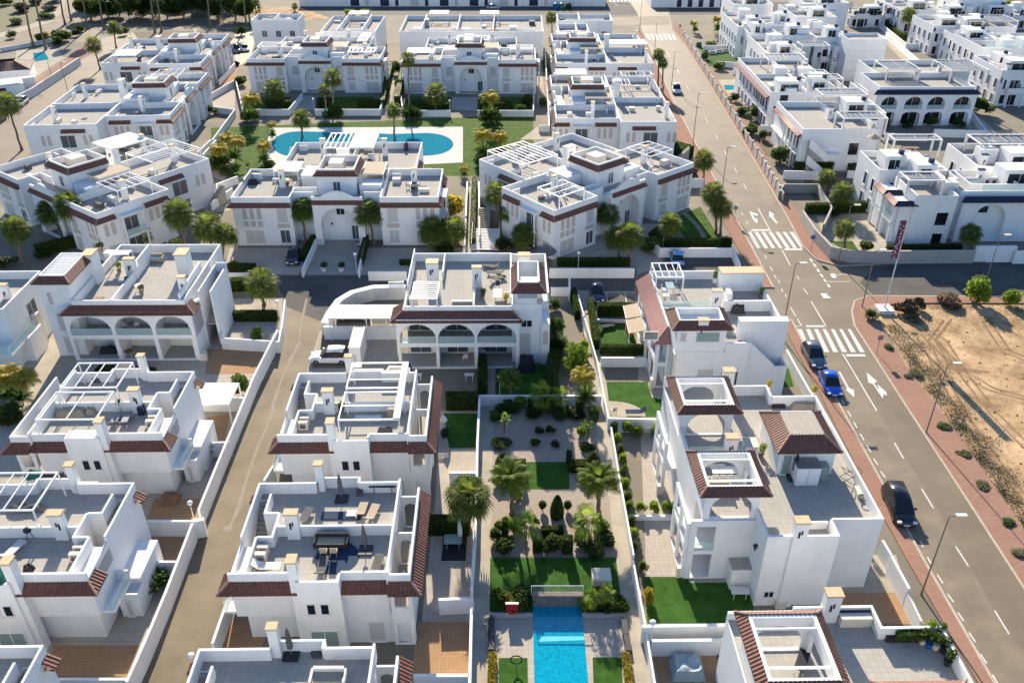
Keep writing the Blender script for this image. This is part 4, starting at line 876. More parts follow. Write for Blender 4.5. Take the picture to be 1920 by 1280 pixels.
# ================================================================ MODERN HOUSES ON THE RIGHT
class Px:
    def __init__(s, name, label, x, y, z=7.3, rot=.5, pm=None, group=None, cat='house'):
        s.h = House(name, label, cat, vorg(x,y,z,1), rot, pm=pm, group=group)
    def v(s, x0, y0, x1, y1, z, par=1.0, z0=0, floor=True, sides='fblr', detail=True):
        u0, v0 = s.h.uv(x0,y0,z); u1, v1 = s.h.uv(x1,y1,z)
        s.n = getattr(s,'n',0)+1; z = z-.011*s.n; u0, u1 = min(u0,u1), max(u0,u1); h = s.h; T = z-par
        h.vol(u0,v0,u1,v1,T,par,sides,z0,floor); r_ = random.Random(int(x0*7+y0)); W_, D_ = u1-u0, v1-v0
        if detail and W_ > 5 and D_ > 4:
            n = 1+int(W_*D_/70)
            for i in range(n):
                a = r_.uniform(u0+.6,u1-3.4); c = r_.uniform(v0+.8,v1-3); hh = r_.choice([1.0,2.2,2.3]); h['stair_block:%d%d'%(s.n,i)].box(a,c,T,a+r_.uniform(2,3),c+r_.uniform(1.8,2.6),T+hh)
            for i in range(int(W_/7)): a = u0+W_*(i+1)/(int(W_/7)+1)+r_.uniform(-.6,.6); h['partition'].box(a,v0+.2,T,a+.16,v1-.2,T+par*1.05)
            h['partition'].box(u0+.2,(v0+v1)/2,T,u1-.2,(v0+v1)/2+.16,T+par*.9)
            for i in range(2+int(W_/6)):
                a = r_.uniform(u0+.5,u1-2); c = r_.uniform(v0+.5,v1-1.5); k_ = ['roof_mat','bench','roof_cover'][i%3]; h[k_+':%d%d'%(s.n,i)].box(a,c,T+.01,a+r_.uniform(.8,1.8),c+r_.uniform(.5,1.1),T+(.05 if k_ == 'roof_mat' else .6))
            h.pm.update(roof_mat='darkterrace',bench='fabricwhite',roof_cover='fabricgrey',stair_block='white')
            for i in range(int(W_/3.2)):
                a = u0+.9+i*3.2+r_.uniform(-.3,.3); 
                if r_.random() < .75: h.window('f',v0,a,a+r_.choice([.6,.9,1.4]),3.4,r_.choice([4.6,5.4]),'pane')
                if r_.random() < .6: h.window('f',v0,a,a+1.1,.4,2.3,'pane')
            h.pm.update(balcony_box='white',upper_room='white',navy_cap='bluetile',garden_step='white2')
            a = u0+W_*r_.uniform(.1,.55); w1 = min(4.6,W_*.4); h['upper_room:%d'%s.n].box(a,v0+1.2,T,a+w1,v0+4.4,T+2.6); h.window('f',v0+1.2,a+.5,a+w1-.6,T+.2,T+2.1,'pane',2); h['navy_cap:%d'%s.n].box(a+w1-.9,v0+2.0,T+2.6,a+w1-.2,v0+2.6,T+3.2)
            for i in range(1+int(W_/9)):
                a = u0+.8+i*8+r_.uniform(0,1.5)
                if a+3.4 < u1:
                    q = h['balcony_box:%d%d'%(s.n,i)]; q.box(a,v0-1.3,2.8,a+3.3,v0-.01,3.0); q.box(a,v0-1.3,3.0,a+3.3,v0-1.18,3.95); q.box(a,v0-1.18,3.0,a+.12,v0-.01,3.95); q.box(a+3.18,v0-1.18,3.0,a+3.3,v0-.01,3.95); q.box(a,v0-1.3,0,a+.25,v0-1.05,2.8); q.box(a+3.05,v0-1.3,0,a+3.3,v0-1.05,2.8)
                    h.window('f',v0,a+.5,a+2.6,3.05,5.3,'pane',2,'patio_door'); h.window('f',v0,a+.5,a+2.6,.1,2.3,'pane',2,'patio_door')
            for i in range(int(D_/3)):
                a = v0+.8+i*3
                h.window('l',u0,a,a+1.0,3.4,5.4,'pane'); h.window('l',u0,a,a+1.0,.4,2.3,'panegrey')
        return (u0,v0,u1,v1)
    def b(s, part, x0, y0, x1, y1, z, z0):
        u0, v0 = s.h.uv(x0,y0,z); u1, v1 = s.h.uv(x1,y1,z); s.h[part].box(u0,v0,z0,u1,v1,z); return (u0,v0,u1,v1)
    def w(s, v, *a, **k): s.h.winpx(v, *a, **k)
    def perg(s, x0, y0, x1, y1, z, n=6, axis='u', slats=False, z0=6.2, r=.12):
        u0, v0 = s.h.uv(x0,y0,z); u1, v1 = s.h.uv(x1,y1,z); r = max(r*.8,.13); o = s.h.pergola(u0,v0,u1,v1,z0,z,1,axis,r,slats,m='white2'); b = MB(); b.box(u0+.3,v0+.3,z+.02,u1-.3,v0+.6,z+.1); b.box(u0+.3,v1-.6,z+.02,u1-.3,v1-.3,z+.1)
        for i in range(7): a = u0+.5+(u1-u0-1.0)*i/7; b.box(a,v0+.6,z-.12,a+(u1-u0-1.0)/7*.72,v1-.6,z-.05)
        s.h.part(b,'louvre','greymetal',o)
    def ch(s, x, y, z=8.6, w=.8, z0=6.2, cap='bluetile'):
        u, v = s.h.uv(x,y,z); s.h.chimney(u,v,z0,z,w,.6,cap)
MG = 'modern white cubic houses across the main road'
k = Px('cubic_house', 'modern white house across the road with outside stairs and two slatted roof frames', 1506, 242, group=MG)
a = k.v(1506,242,1588,190,7.3,detail=False); a2 = k.v(1560,212,1622,180,7.3)
k.perg(1543,178,1612,166,8.9,7,'v'); k.perg(1583,222,1648,209,8.9,7,'v'); k.ch(1556,200); k.ch(1637,224)
for x in (1590,): k.w(a[1],x,268,x+19,291); k.w(a[1],1588,305,1606,320)
W = k.h['wall']; u0,v0 = a[0],a[1]
h = k.h
for i,z in enumerate((5.6,2.8)):
    h.stairs(u0+1.2,v0-1.4,u0+4.2,v0-.05,z-.2,z-2.8,'u'); h['parapet'].add([(u0+1.0,v0-1.55,z-1),(u0+4.4,v0-1.55,z-3.6),(u0+4.4,v0-1.55,z-2.2),(u0+1.0,v0-1.55,z+.6),(u0+1.0,v0-1.4,z-1),(u0+4.4,v0-1.4,z-3.6),(u0+4.4,v0-1.4,z-2.2),(u0+1.0,v0-1.4,z+.6)],[(0,1,2,3),(7,6,5,4),(3,2,6,7),(1,5,6,2),(4,0,3,7),(0,4,5,1)])
h['parapet'].box(u0+4.4,v0-1.5,2.4,u0+6.5,v0-.02,3.4)
h['tiled_eave:p'].tiles((u0,a[3]-.5),(u0,v0+.3),.7,6.3,5.9,0,0); h.pm['tiled_eave:p'] = 'pinktile'
for v in (.8,2.6,4.4,6.2): 
    h.window('l',u0,v0+v,v0+v+1.2,3.4,5.6,'pane'); h.window('l',u0,v0+v,v0+v+1.2,.3,2.4,'pane'); h['pillar'].box(u0-.7,v0+v+1.3,0,u0-.45,v0+v+1.55,5.9)
h['balcony'].box(u0-.7,v0+.3,2.9,u0,a[3]-.5,3.1)
h.fin()
k = Px('cubic_house', 'modern white house behind the stair house, small slatted frame at its near roof corner', 1442, 170, group=MG)
a = k.v(1445,172,1500,108,7.3); k.perg(1512,148,1570,139,8.9,6,'v'); k.perg(1442,113,1500,101,8.9,6,'v'); a2 = k.v(1512,168,1545,130,7.3); k.ch(1490,124); k.ch(1508,122); k.h['wall'].box(a[0]+3,a[1]+.1,6.2,a[0]+5,a[1]+2,7.8)
k.h['tiled_eave:p'].tiles((a[0],a[3]-.5),(a[0],a[1]+.3),.7,6.3,5.9,0,0); k.h.pm['tiled_eave:p'] = 'pinktile'
for v in (.8,2.6,4.4,6.2,8): k.h.window('l',a[0],a[1]+v,a[1]+v+1.2,3.4,5.6,'pane'); k.h.window('l',a[0],a[1]+v,a[1]+v+1.2,.3,2.4,'pane')
k.w(a[1],1462,178,1478,190)
k.h.fin()
k = Px('arcade_house', 'modern white house with four dark arches under a navy tiled band', 1650, 163, group=MG)
a = k.v(1650,163,1783,136,7.3,detail=False); a2 = k.v(1641,134.5,1779,112,7.3,detail=False); h = k.h; u0,v0,u1,v1 = a
ar = [(h.onf(x0,190,v0-.6)[0], h.onf(x1,190,v0-.6)[0]) for x0,x1 in ((1652,1682),(1696,1730),(1739,1772),(1788,1821))]
L0, L1 = u0-.6, u1+.4
h['wall'].box(u0,v0-.03,6.0,u1,v0+.2,6.2)
h['arcade_wall'].arch_wall((L0,v0-.9),(L1,v0-.9),0,6.1,.3,[(p-L0,q-L0,3.2,5.6,1) for p,q in ar]+[(p-L0,q-L0,.1,2.8,.5) for p,q in ar])
h['wall'].box(L0,v0-.6,2.9,L1,v0,3.1); h['wall'].box(L0,v0-.6,6.0,L1,v0,6.1)
h['tiled_eave:n'].tiles((u0-.5,v0-.3),(u1+.3,v0-.3),.8,6.75,6.1,1,1); h.pm['tiled_eave:n'] = 'bluetile'
for p,q in ar: h.window('f',v0,p+.2,q-.2,3.15,5.4,'pane',2,'patio_door'); h.window('f',v0,p+.2,q-.2,.1,2.4,'pane',2,'patio_door'); h['railing'].box(p,v0-.8,3.2,q,v0-.77,4.0)
k.perg(1665,130,1700,114,8.8,5,'v'); k.perg(1785,132,1817,112,8.8,5,'v'); k.ch(1718,128); k.ch(1762,120,8.8)
h.stairs(u0-3.2,v0+1,u0-1.8,v0+6,1,6.0); h['parapet'].box(u0-3.4,v0+.6,0,u0-3.2,v0+6.4,6.6); h['parapet'].box(u0-1.8,v0+.6,0,u0-1.6,v0+6,6.2); h['parapet'].box(u0-3.2,v0+.6,0,u0-1.8,v0+.8,3.6)
h.fin()
# corner house with gateway
k = Px('gateway_house', 'modern white corner house with navy tiled balcony caps and a slatted roof frame', 1720, 366, group=MG)
h = k.h; a = k.v(1720,367,1755,330,7.3,detail=False); u0,v0,u1,v1 = a
k.v(1650,318,1705,282,7.3); k.v(1705,335,1742,290,7.3)
k.perg(1705,338,1752,322,8.6,5,'v',z0=6.2,r=.15); k.perg(1678,262,1753,252,9.0,9,'v',z0=6.2,r=.15)
h['wall'].box(u0-1.8,v0+.4,0,u0,v0+9,5.6)
for i,(dx,dv) in enumerate(((0,0.5),(0,4.6))):
    h['tiled_eave:n'].tiles((u0-2.2,v0+dv),(u0-.2,v0+dv),.7,6.3,5.8,1,1); h['tiled_eave:p'].tiles((u0-2.2,v0+dv+3.2),(u0-2.2,v0+dv),.7,6.3,5.8,0,1)
    h['wall'].box(u0-2.2,v0+dv,5.7,u0,v0+dv+3.2,5.8); h['pillar'].box(u0-2.5,v0+dv,0,u0-2.1,v0+dv+.3,5.7); h['pillar'].box(u0-2.5,v0+dv+2.9,0,u0-2.1,v0+dv+3.2,5.7); h['balcony'].box(u0-2.6,v0+dv,2.9,u0,v0+dv+3.2,3.1); h['railing'].box(u0-2.6,v0+dv+.3,3.1,u0-2.57,v0+dv+2.9,4)
h.pm['tiled_eave:n'] = 'bluetile'; h.pm['tiled_eave:p'] = 'pinktile'
k.w(v0,1753,398,1776,423); k.w(v0,1744,437,1764,462); 
e = k.v(1802,358,1990,318,7.3,detail=False); 
h['arcade_wall'].arch_wall((e[0]+.3,e[1]-.9),(e[0]+9.6,e[1]-.9),0,6.3,.9,[(1.8,6.6,.1,5.6,1)])
h['tiled_eave:n'].tiles((e[0]+.3,e[1]-.9),(e[0]+17,e[1]-.9),.7,6.8,6.2,1,0)
h['wall'].box(e[0]+9.6,e[1]-.9,0,e[0]+17,e[1],6.3)
h.window('f',e[1],e[0]+3.2,e[0]+4.6,4.0,5.1,'pane'); h.window('f',e[1],e[0]-1.1,e[0]-.2,3.6,5.6,'pane'); h.window('f',e[1],e[0]-1.6,e[0]-.7,.6,2.5,'pane')
h['slat_roof'].box(u1-1.0,v0+3,6.2,u1+1.2,v0+5,8.0)
h['railing'].box(e[0]+3,e[1]+.2,7.3,e[0]+14,e[1]+.24,8.1)
h.fin()
k = Px('cubic_house', 'modern white house at the right edge with wide slatted roof frame above its terrace', 1830, 310, group=MG)
a = k.v(1835,312,1960,268,7.3); k.perg(1840,270,1925,252,9.0,10,'v',r=.2); k.ch(1845,290,8.4); k.ch(1838,318,8.4); k.ch(1912,318,8.4); k.v(1820,345,1960,318,7.3); k.h.fin()
k = Px('cubic_house', 'tall blank white cube beside the small lane, grooves across its front', 1592, 74, group=MG)
a = k.v(1592,74,1645,62,9.2,.6,detail=False); k.v(1566,86,1592,76,6.8,.3); k.v(1532,70,1552,44,8.0,.8)
for z in (2.2,4.4,6.6): k.h['groove'].box(a[0],a[1]-.012,z,a[2],a[1]-.002,z+.05)
k.h.pm['groove'] = 'stonewall'; k.w(a[1]-1.2,1561,107,1566,118); k.h.fin()
k = Px('cubic_house', 'white cube with a small balcony door left of the tall blank cube', 1494, 30, group=MG)
a = k.v(1494,32,1530,8,8.5,.8); k.v(1510,6,1560,-12,8.0,.8); k.w(a[1],1500,52,1517,72); k.ch(1560,20,9.3); k.h.fin()
k = Px('cubic_house', 'white cube with an open cream roof terrace beside the yellow palm', 1400, 50, group=MG)
a = k.v(1376,8,1425,-10,8.0,.8); a = k.v(1440,58,1470,42,7.6,.8); k.v(1384,50,1402,22,7.6,.8); k.v(1463,66,1506,52,8.2,.8); k.v(1438,45,1462,30,9,.5); 
k.h.fin()
k = Px('cubic_house', 'white cube above the small blue pool, stepped front', 1385, 110, group=MG)
a = k.v(1405,62,1432,48,7.3,.8); a = k.v(1440,100,1468,66,7.3); k.ch(1480,80,8.5); k.perg(1505,86,1545,78,8.3,3,'v'); k.h.fin()
k = Px('cubic_house', 'white cubic house by the tall palm with a double pergola frame', 1802, 50, group=MG)
a = k.v(1800,50,1860,30,7.3); k.perg(1820,40,1880,28,8.5,2,'v',r=.1); k.ch(1778,30,8.6); k.w(a[1],1750,52,1755,60); k.w(a[1],1782,68,1792,84); a = k.v(1752,48,1800,28,7.3); k.h.fin()
k = Px('cubic_house', 'white cubic house with glass balustrade right of the double pergola house', 1850, 90, group=MG)
a = k.v(1845,90,1990,62,7.3); b_ = k.v(1802,72,1850,56,6.8); k.h['railing'].box(a[0]+.2,a[1]-.05,7.3,a[2]-.2,a[1],8.2); k.w(a[1],1836,108,1846,126); k.w(a[1],1812,100,1815,108); k.h.fin()
k = Px('cubic_house', 'white cubic house at the right edge above the sand coloured lane', 1880, 135, group=MG)
a = k.v(1880,132,1990,104,7.3); k.v(1868,120,1890,104,6.8); k.ch(1890,120,8.4); k.w(a[1],1898,150,1908,175); k.w(a[1],1876,145,1880,156); k.h.fin()
k = Px('cubic_house', 'grey walled garages and white boxes along the top right corner', 1780, 22, group=MG)
a = k.v(1798,-6,1850,-20,8); k.v(1722,30,1800,12,4.0,.3); k.v(1846,28,1900,10,4.0,.3); k.v(1690,18,1715,-6,6,.6); k.v(1596,30,1690,14,3.2,.25); k.h.fin()
# ---- plain rows at the top
TG = 'plain flat blocks behind the far blocks'
def plain(label, x0, yf, x1, yb, parts, rail=()):
    k = Px('plain_block', label, x0, yf, 7.0, 0, group=TG); a = k.v(x0,yf,x1,yb,7.0,1.1,sides='fblr',detail=False); a = a; h = k.h
    for f in parts: u = a[0]+(a[2]-a[0])*f; h['partition'].box(u-.1,a[1]+.2,5.9,u+.1,a[3]-.2,7.4)
    for f in rail: u = a[0]+(a[2]-a[0])*f; h.pergola(u,a[3]-4,u+4.6,a[3]-.3,5.9,8.2,9,'v',.08,False)
    for f in (.2,.5,.8): h.window('f',a[1],a[0]+(a[2]-a[0])*f,a[0]+(a[2]-a[0])*f+1.4,2.8,4.4,'panegrey',2)
    r_ = random.Random(int(x0)); h['partition'].box(a[0]+2,a[1]+3.2,5.9,a[2]-2,a[1]+3.4,6.8); h.pm.update(brown_floor='browntile',dark_floor='darkterrace',bench='fabricwhite',screen='coversilver',unit='fabricgrey')
    for i in range(int((a[2]-a[0])/2.4)):
        u = a[0]+.6+i*2.4; v = r_.uniform(a[1]+.6,a[3]-2.5); k_ = r_.choice(['brown_floor','dark_floor','bench','unit','screen']); h[k_+':%d'%i].box(u,v,5.91,u+r_.uniform(.8,2.2),v+r_.uniform(.6,2.4),5.91+{'brown_floor':.03,'dark_floor':.03,'bench':.5,'unit':.9,'screen':1.6}[k_])
    h.fin()
plain('plain grey block at the left end of the top row of flat blocks', 470, 38, 570, 26, (.5,))
plain('plain flat block of the top row behind the left gabled block', 600, 59, 722, 30, (.3,.75), (.35,))
plain('plain flat block of the top row behind the right gabled block, longest of the row', 748, 59, 1015, 29, (.15,.4,.65), (.18,.55))
plain('plain grey block of the top row left of the road junction', 1046, 39, 1143, 26, (.4,))
plain('low cream block of the top row between two terraces', 1048, 61, 1100, 45, (.6,))
# garages along the far street
k = Px('garage_row', 'long white row of garages with dark doors along the top edge left of the junction', 560, -8, 3.2, 0)
h = k.h; a = k.v(560,-9,1128,-26,3.4,.3,detail=False)
for i in range(14):
    u = a[0]+16+i*4.7; kd = 'paintnavy' if i % 3 != 1 else 'shutter'
    h.window('f',a[1],u,u+(1.2 if i%2 else 2.9),.05,2.4,kd,1,'garage_door')
h.fin()
k = Px('garage_row', 'white row with dark doors along the top edge right of the junction', 1215, -8, 3.2, 0)
h = k.h; a = k.v(1222,-7,1400,-24,3.4,.3,detail=False)
for i in range(7): h.window('f',a[1],a[0]+8+i*3.4,a[0]+9.6+i*3.4,.05,2.4,'paintnavy',1,'garage_door')
h.fin()
# red roofed villa in the upper left corner
h = House('red_roof_villa', 'small villa with a dull red tiled roof at the upper left edge', 'house', vorg(-30,138,3,1), 20)
h['wall'].box(-6,0,0,9,9,3.0); h.hip(-1,3.5,6,6,4.4,3.0,3.2); h.fin()
h = House('red_roof_villa', 'white walled annex below the red roofed villa with a pale slatted terrace roof', 'house', vorg(-20,165,2.6,1), 30)
h['wall'].box(-6,0,0,6.5,5,2.7); h['slat_roof'].box(-5,.2,2.75,6,4.8,2.85); h['wall'].box(-6,5,0,9,6.5,2.6); h.window('f',0,1,3,.2,2.3,'pane'); h.fin()
# ================================================================ GARDEN WALLS AND FENCES
def wl(pts, h_, label, th=.2, m='white', name='garden_wall', top=True, cat='wall', group=None): return wallthing(pts, h_, th, m, name, label, top, None, cat, group)
wl([(520,618),(477,702),(410,862),(372,955)], 1.9, 'white wall along the left side of the beige lane, upper stretch down to the first gate')
wl([(360,981),(310,1110),(272,1200),(237,1277)], 1.9, 'white wall along the left side of the beige lane, lowest stretch at the bottom edge')
wl([(362,975),(382,972)], 1.9, 'short white wall post closing the brown yard beside the lane lamp', .4)
wl([(534,562),(528,612),(522,640),(415,633),(414,600)], 1.5, 'white wall rounding the corner garden where the lane meets the dark street', .2)
wl([(415,637),(520,640)], 1.2, 'low white wall between the corner garden and the brown yard')
wl([(427,1122),(398,1205)], 1.8, 'white wall on the right side of the lane near the bottom')
wl([(495,900),(512,872)], 2.0, 'short white wall piece on the lane side between two row houses')
for pts, lb in (([(366,745),(463,745)],'white cross wall between two yards left of the lane, beside the pergola'), ([(352,830),(430,828)],'white cross wall behind the yellow palm yard left of the lane'), ([(275,976),(363,976)],'blueish shaded cross wall between two brown yards left of the lane'),
    ([(285,1052),(335,1052)],'white cross wall beside the green bush left of the lane'), ([(100,1272),(240,1272)],'white cross wall at the bottom left yard')): wl(pts, 1.7, lb)
wl([(899,745),(895,829),(894,890),(892,971),(884,1100)], 1.5, 'white wall left of the garden path, upper stretch'); wl([(884,1137),(880,1300)], 1.6, 'white wall left of the garden path, bottom stretch')
wl([(1084,553),(1120,677),(1141,784)], 1.2, 'slim white wall right of the garden path, upper stretch by the turf yards', .15); wl([(1146,800),(1161,891),(1169,935),(1188,1040)], 1.2, 'slim white wall right of the garden path, middle stretch by the bush row', .15)
wl([(1187,1050),(1210,1171),(1231,1300)], 1.4, 'slim white wall right of the garden path, bottom stretch by the turf corner', .15)
for pts, hh, lb in (([(898,741),(1128,741)],1.3,'white wall across the top of the planted garden'), ([(1140,783),(1252,786)],1.5,'thick white wall below the rounded turf patio'), ([(1150,800),(1250,801)],.6,'low wall step behind the three round bushes'),
    ([(1127,670),(1212,670)],1.2,'low white wall below the clipped hedge of the toy yard'), ([(1204,1173),(1384,1170)],1.8,'wide white wall along the lower side of the large turf corner'), ([(1222,1200),(1388,1198)],1.6,'second white wall just below the wide one, patio with the covered table below it'),
    ([(1180,966),(1280,966)],.5,'low wall carrying a row of small bushes'), ([(1112,598),(1190,600)],.4,'low kerb wall at the back of the toy yard'),
    ([(842,885),(896,885)],1.4,'white and cream wall between two shaded patios left of the garden path'), ([(822,1123),(888,1120)],1.6,'white wall below the glass table patio'), ([(775,1265),(880,1265)],1.6,'white wall at the bottom of the orange tiled yard')):
    wl(pts, hh, lb, .25)
for pts, hh, lb in (([(690,509),(762,509)],1.3,'white street wall right of the driveway with two planters'), ([(425,512),(485,512)],1.3,'white street wall left of the dark parked car'), ([(566,505),(592,448)],1.2,'white wall down the left edge of the planter driveway'), ([(672,505),(684,450)],1.2,'white wall down the right edge of the planter driveway'),
    ([(1030,503),(1190,503)],1.4,'white street wall below the grey car and the globe lamp'), ([(1215,443),(1238,465),(1375,465),(1388,495)],1.4,'white wall between the striped lawn and the parking bays'), ([(1033,539),(1072,539)],1.2,'low wall beside the dark yard of the tower villa'), ([(1068,520),(1068,545)],1.6,'short cream gate pier beside the dark yard'),
    ([(1250,510),(1345,508)],1.2,'white wall between the parking bays and the pergola roof house'),
    ([(455,205),(541,205),(566,175)],1.3,'white garden wall of the left gabled block, left of its ramp'), ([(590,205),(712,205)],1.3,'white garden wall of the left gabled block, right of its ramp'), ([(758,207),(845,207)],1.3,'white garden wall of the right gabled block, left of its gate'), ([(895,207),(1000,207)],1.3,'white garden wall of the right gabled block, right of its gate'),
    ([(398,262),(440,205)],1.4,'white wall beside the yellow palms at the left of the pool garden'), ([(380,290),(405,262)],1.4,'stepped white wall below the arcade block at the upper left'),
    ([(876,340),(871,465)],1.3,'slim white wall left of the narrow stepped path'), ([(898,340),(899,440)],1.3,'slim white wall right of the narrow stepped path'),
    ([(1270,335),(1320,335)],1.6,'white yard wall with a gate beside the fan palms and the upper road')):
    wl(pts, hh, lb, .22)
wl([(640,1290),(640,1291)], .5, 'small wall stub at the bottom edge') if False else None
# right side of the main road: long fence and the curved stone wall
P = [(1284,62),(1330,135),(1380,215),(1430,295),(1470,362)]
t = thing('boundary_fence', 'long pinkish fence with posts behind the right pavement of the upper main road', 'fence')
b = MB(); Q0 = [G(x,y,1.6) for x,y in P]
for i in range(len(Q0)-1):
    d = (Q0[i+1]-Q0[i]).normalized(); n = Vector((-d.y,d.x))*.08; b.prism([tuple(Q0[i]+n),tuple(Q0[i]-n),tuple(Q0[i+1]-n),tuple(Q0[i+1]+n)],0,1.6)
b.build('fence_panel','pinkpave' if False else 'stonewall',t)
for i in range(len(Q0)-1):
    for j in range(6):
        p = Q0[i].lerp(Q0[i+1], j/6); b = MB(); b.box(p.x-.18,p.y-.18,0,p.x+.18,p.y+.18,1.9); b.build('post','white2',t)
wl([(1462,358),(1470,345),(1534,345),(1560,388),(1545,420)], 1.5, 'stone wall enclosing the small brown yard beside the main road', .25, 'stonewall')
wl([(1506,395),(1530,430),(1560,462),(1600,470),(1640,470),(1690,470),(1830,469)], 1.9, 'curved grey stone wall round the corner garden of the gateway house', .3, 'stonewall')
t = tag(MB().build('x','white') or (lambda b: (b.box(*G(1830,473,1.5),0,G(1905,473,1.5).x,G(1905,473,1.5).y+.5,2.3), b.build('garden_gate','white'))[1])(MB()), 'white boxed gate panel in the stone wall by the shaded side street', 'gate')
wl([(1905,470),(2100,470)], 1.9, 'white wall right of the boxed gate panel', .25)
for pts, lb in (([(1662,60),(1800,178),(1860,258),(1920,330)],'cream kerb wall along the small lane between the modern houses'), ([(1650,42),(1700,82),(1760,82)],'white wall below the tall palm with dark hedge'), ([(1605,240),(1640,275)],'white wall beside the arcade house garden'), ([(1752,242),(1850,245)],'grey shaded wall below the arcade house'),
     ([(1372,92),(1425,92)],'white wall behind the small blue pool'), ([(1375,128),(1440,130)],'second white wall by the small blue pool'), ([(1470,320),(1560,322)],'white wall below the pillared house'), ([(0,108),(60,128)],'x')):
    if lb != 'x': wl(pts, 1.5, lb)
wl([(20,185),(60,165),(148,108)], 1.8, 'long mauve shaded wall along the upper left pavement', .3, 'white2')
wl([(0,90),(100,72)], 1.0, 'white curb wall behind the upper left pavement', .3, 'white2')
wl([(0,652),(60,600)], 1.4, 'white sloping wall at the left edge beside the cream yard')
# glass screens
t = tag((lambda b: (b.prism([tuple(G(728,530,2)),tuple(G(757,530,2)),tuple(G(757,529,2)),tuple(G(728,529,2))],1.3,2.1), b.build('glass_screen','glass'))[1])(MB()), 'small glass screen on the end of the curved ramp wall', 'screen')
# ================================================================ PLANTS
mat('feather', (.06, .1, .018), .6, .35, 3, 0, 20, .15, col2=(.15, .19, .03)); leafy('feather')
def fan_crown(n, seed):
    r_ = random.Random(seed); b = MB()
    for i in range(n):
        k = i/n; el = 1.35-2.25*k**.8+r_.uniform(-.12,.12); az = i*2.39996+r_.uniform(-.2,.2)
        d = Vector((math.cos(az)*math.cos(el), math.sin(az)*math.cos(el), math.sin(el)))
        sd_ = Vector((-math.sin(az), math.cos(az), 0)); up = sd_.cross(d) * -1
        L = .52*r_.uniform(.85,1.1); c = d*L; b.bar((0,0,0), c, .012, 3)
        m = 13; R = .52*r_.uniform(.85,1.18); droop = .45+.4*k
        for j in range(m):
            a = (j/(m-1)-.5)*3.9; a2 = 3.9/(m-1)*.34; v1 = d*math.cos(a)+sd_*math.sin(a)
            l = R*(1-.12*abs(a)); tip = c+v1*l+Vector((0,0,-droop*l*.55)); 
            p1 = c+(d*math.cos(a-a2)+sd_*math.sin(a-a2))*l*.55+up*.015; p2 = c+(d*math.cos(a+a2)+sd_*math.sin(a+a2))*l*.55+up*.015
            b.add([c,p1,tip,p2],[(0,1,2,3)])
    return b
def feather_crown(n, seed, droop=1.0, upw=1.2):
    r_ = random.Random(seed); b = MB()
    for i in range(n):
        az = i*2.39996+r_.uniform(-.2,.2); el = upw-1.1*(i/n)+r_.uniform(-.1,.1); p = Vector((0,0,0)); S = 11; L = r_.uniform(.9,1.1); pts = []
        for s_ in range(S+1):
            pts.append(p.copy()); e = el-droop*1.9*(s_/S)**1.3
            p = p+Vector((math.cos(az)*math.cos(e),math.sin(az)*math.cos(e),math.sin(e)))*L/S
        sd_ = Vector((-math.sin(az),math.cos(az),0))
        for s_ in range(1,S+1):
            q = pts[s_]; f = (pts[s_]-pts[s_-1]).normalized(); w_ = .30*math.sin(math.pi*(.12+.83*s_/S))
            for sg in (-1,1):
                for h_ in (0,.5):
                    q0 = pts[s_-1].lerp(q,h_); tip = q0+sd_*sg*w_+f*w_*.55+Vector((0,0,-w_*.35+r_.uniform(-.02,.02)))
                    b.add([q0, q0+f*.045, tip+f*.02, tip],[(0,1,2,3)])
    return b
def leaf_ball(n, seed, ls=.13, lumps=5, boxy=False):
    r_ = random.Random(seed); b = MB(); cs = [(Vector((r_.uniform(-.45,.45),r_.uniform(-.45,.45),r_.uniform(-.3,.45))), r_.uniform(.45,.62)) for _ in range(lumps)] if not boxy else None
    for i in range(n):
        if boxy:
            f = r_.randrange(5); a, c = r_.uniform(-1,1), r_.uniform(-1,1); j = r_.uniform(.9,1.04)
            p = [Vector((a,c,j)),Vector((j,a,c)),Vector((-j,a,c)),Vector((a,j,c)),Vector((a,-j,c))][f]
        else:
            c, rr = cs[r_.randrange(lumps)]; v = Vector((r_.gauss(0,1),r_.gauss(0,1),r_.gauss(0,1))).normalized(); p = c+v*rr*r_.uniform(.6,1.0)
        s_ = ls*r_.uniform(.6,1.4); u = Vector((r_.gauss(0,1),r_.gauss(0,1),r_.gauss(0,1))).normalized(); v = u.orthogonal().normalized()
        b.add([p-u*s_,p-v*s_*.55,p+u*s_,p+v*s_*.55],[(0,1,2,3)])
    if boxy: b.box(-.88,-.88,-1,.88,.88,.86)
    return b
MESH = {}
def proto(key, fn, m):
    if key not in MESH:
        o = fn().build('tmp', m); MESH[key] = o.data; bpy.data.objects.remove(o)
        MESH[key].name = key[0]
    return MESH[key]
def child(name, me, par, loc=(0,0,0), sc=(1,1,1), rz=0):
    o = bpy.data.objects.new(name, me); COL.objects.link(o); o.parent = par; o.location = loc; o.scale = sc; o.rotation_euler = (0,0,rz); return o
def hgt(by, ty):
    Y = G(960,by).y; k = (ty-640)/F; return HC-Y*(SP+k*CP)/(CP-k*SP)
def projx(x, y, Y): # world X of photo pixel at distance Y
    k = (y-640)/F; # find height
    h_ = HC-Y*(SP+k*CP)/(CP-k*SP); d = Y*CP+(HC-h_)*SP; return (x-960)*d/F
RP = random.Random(3)
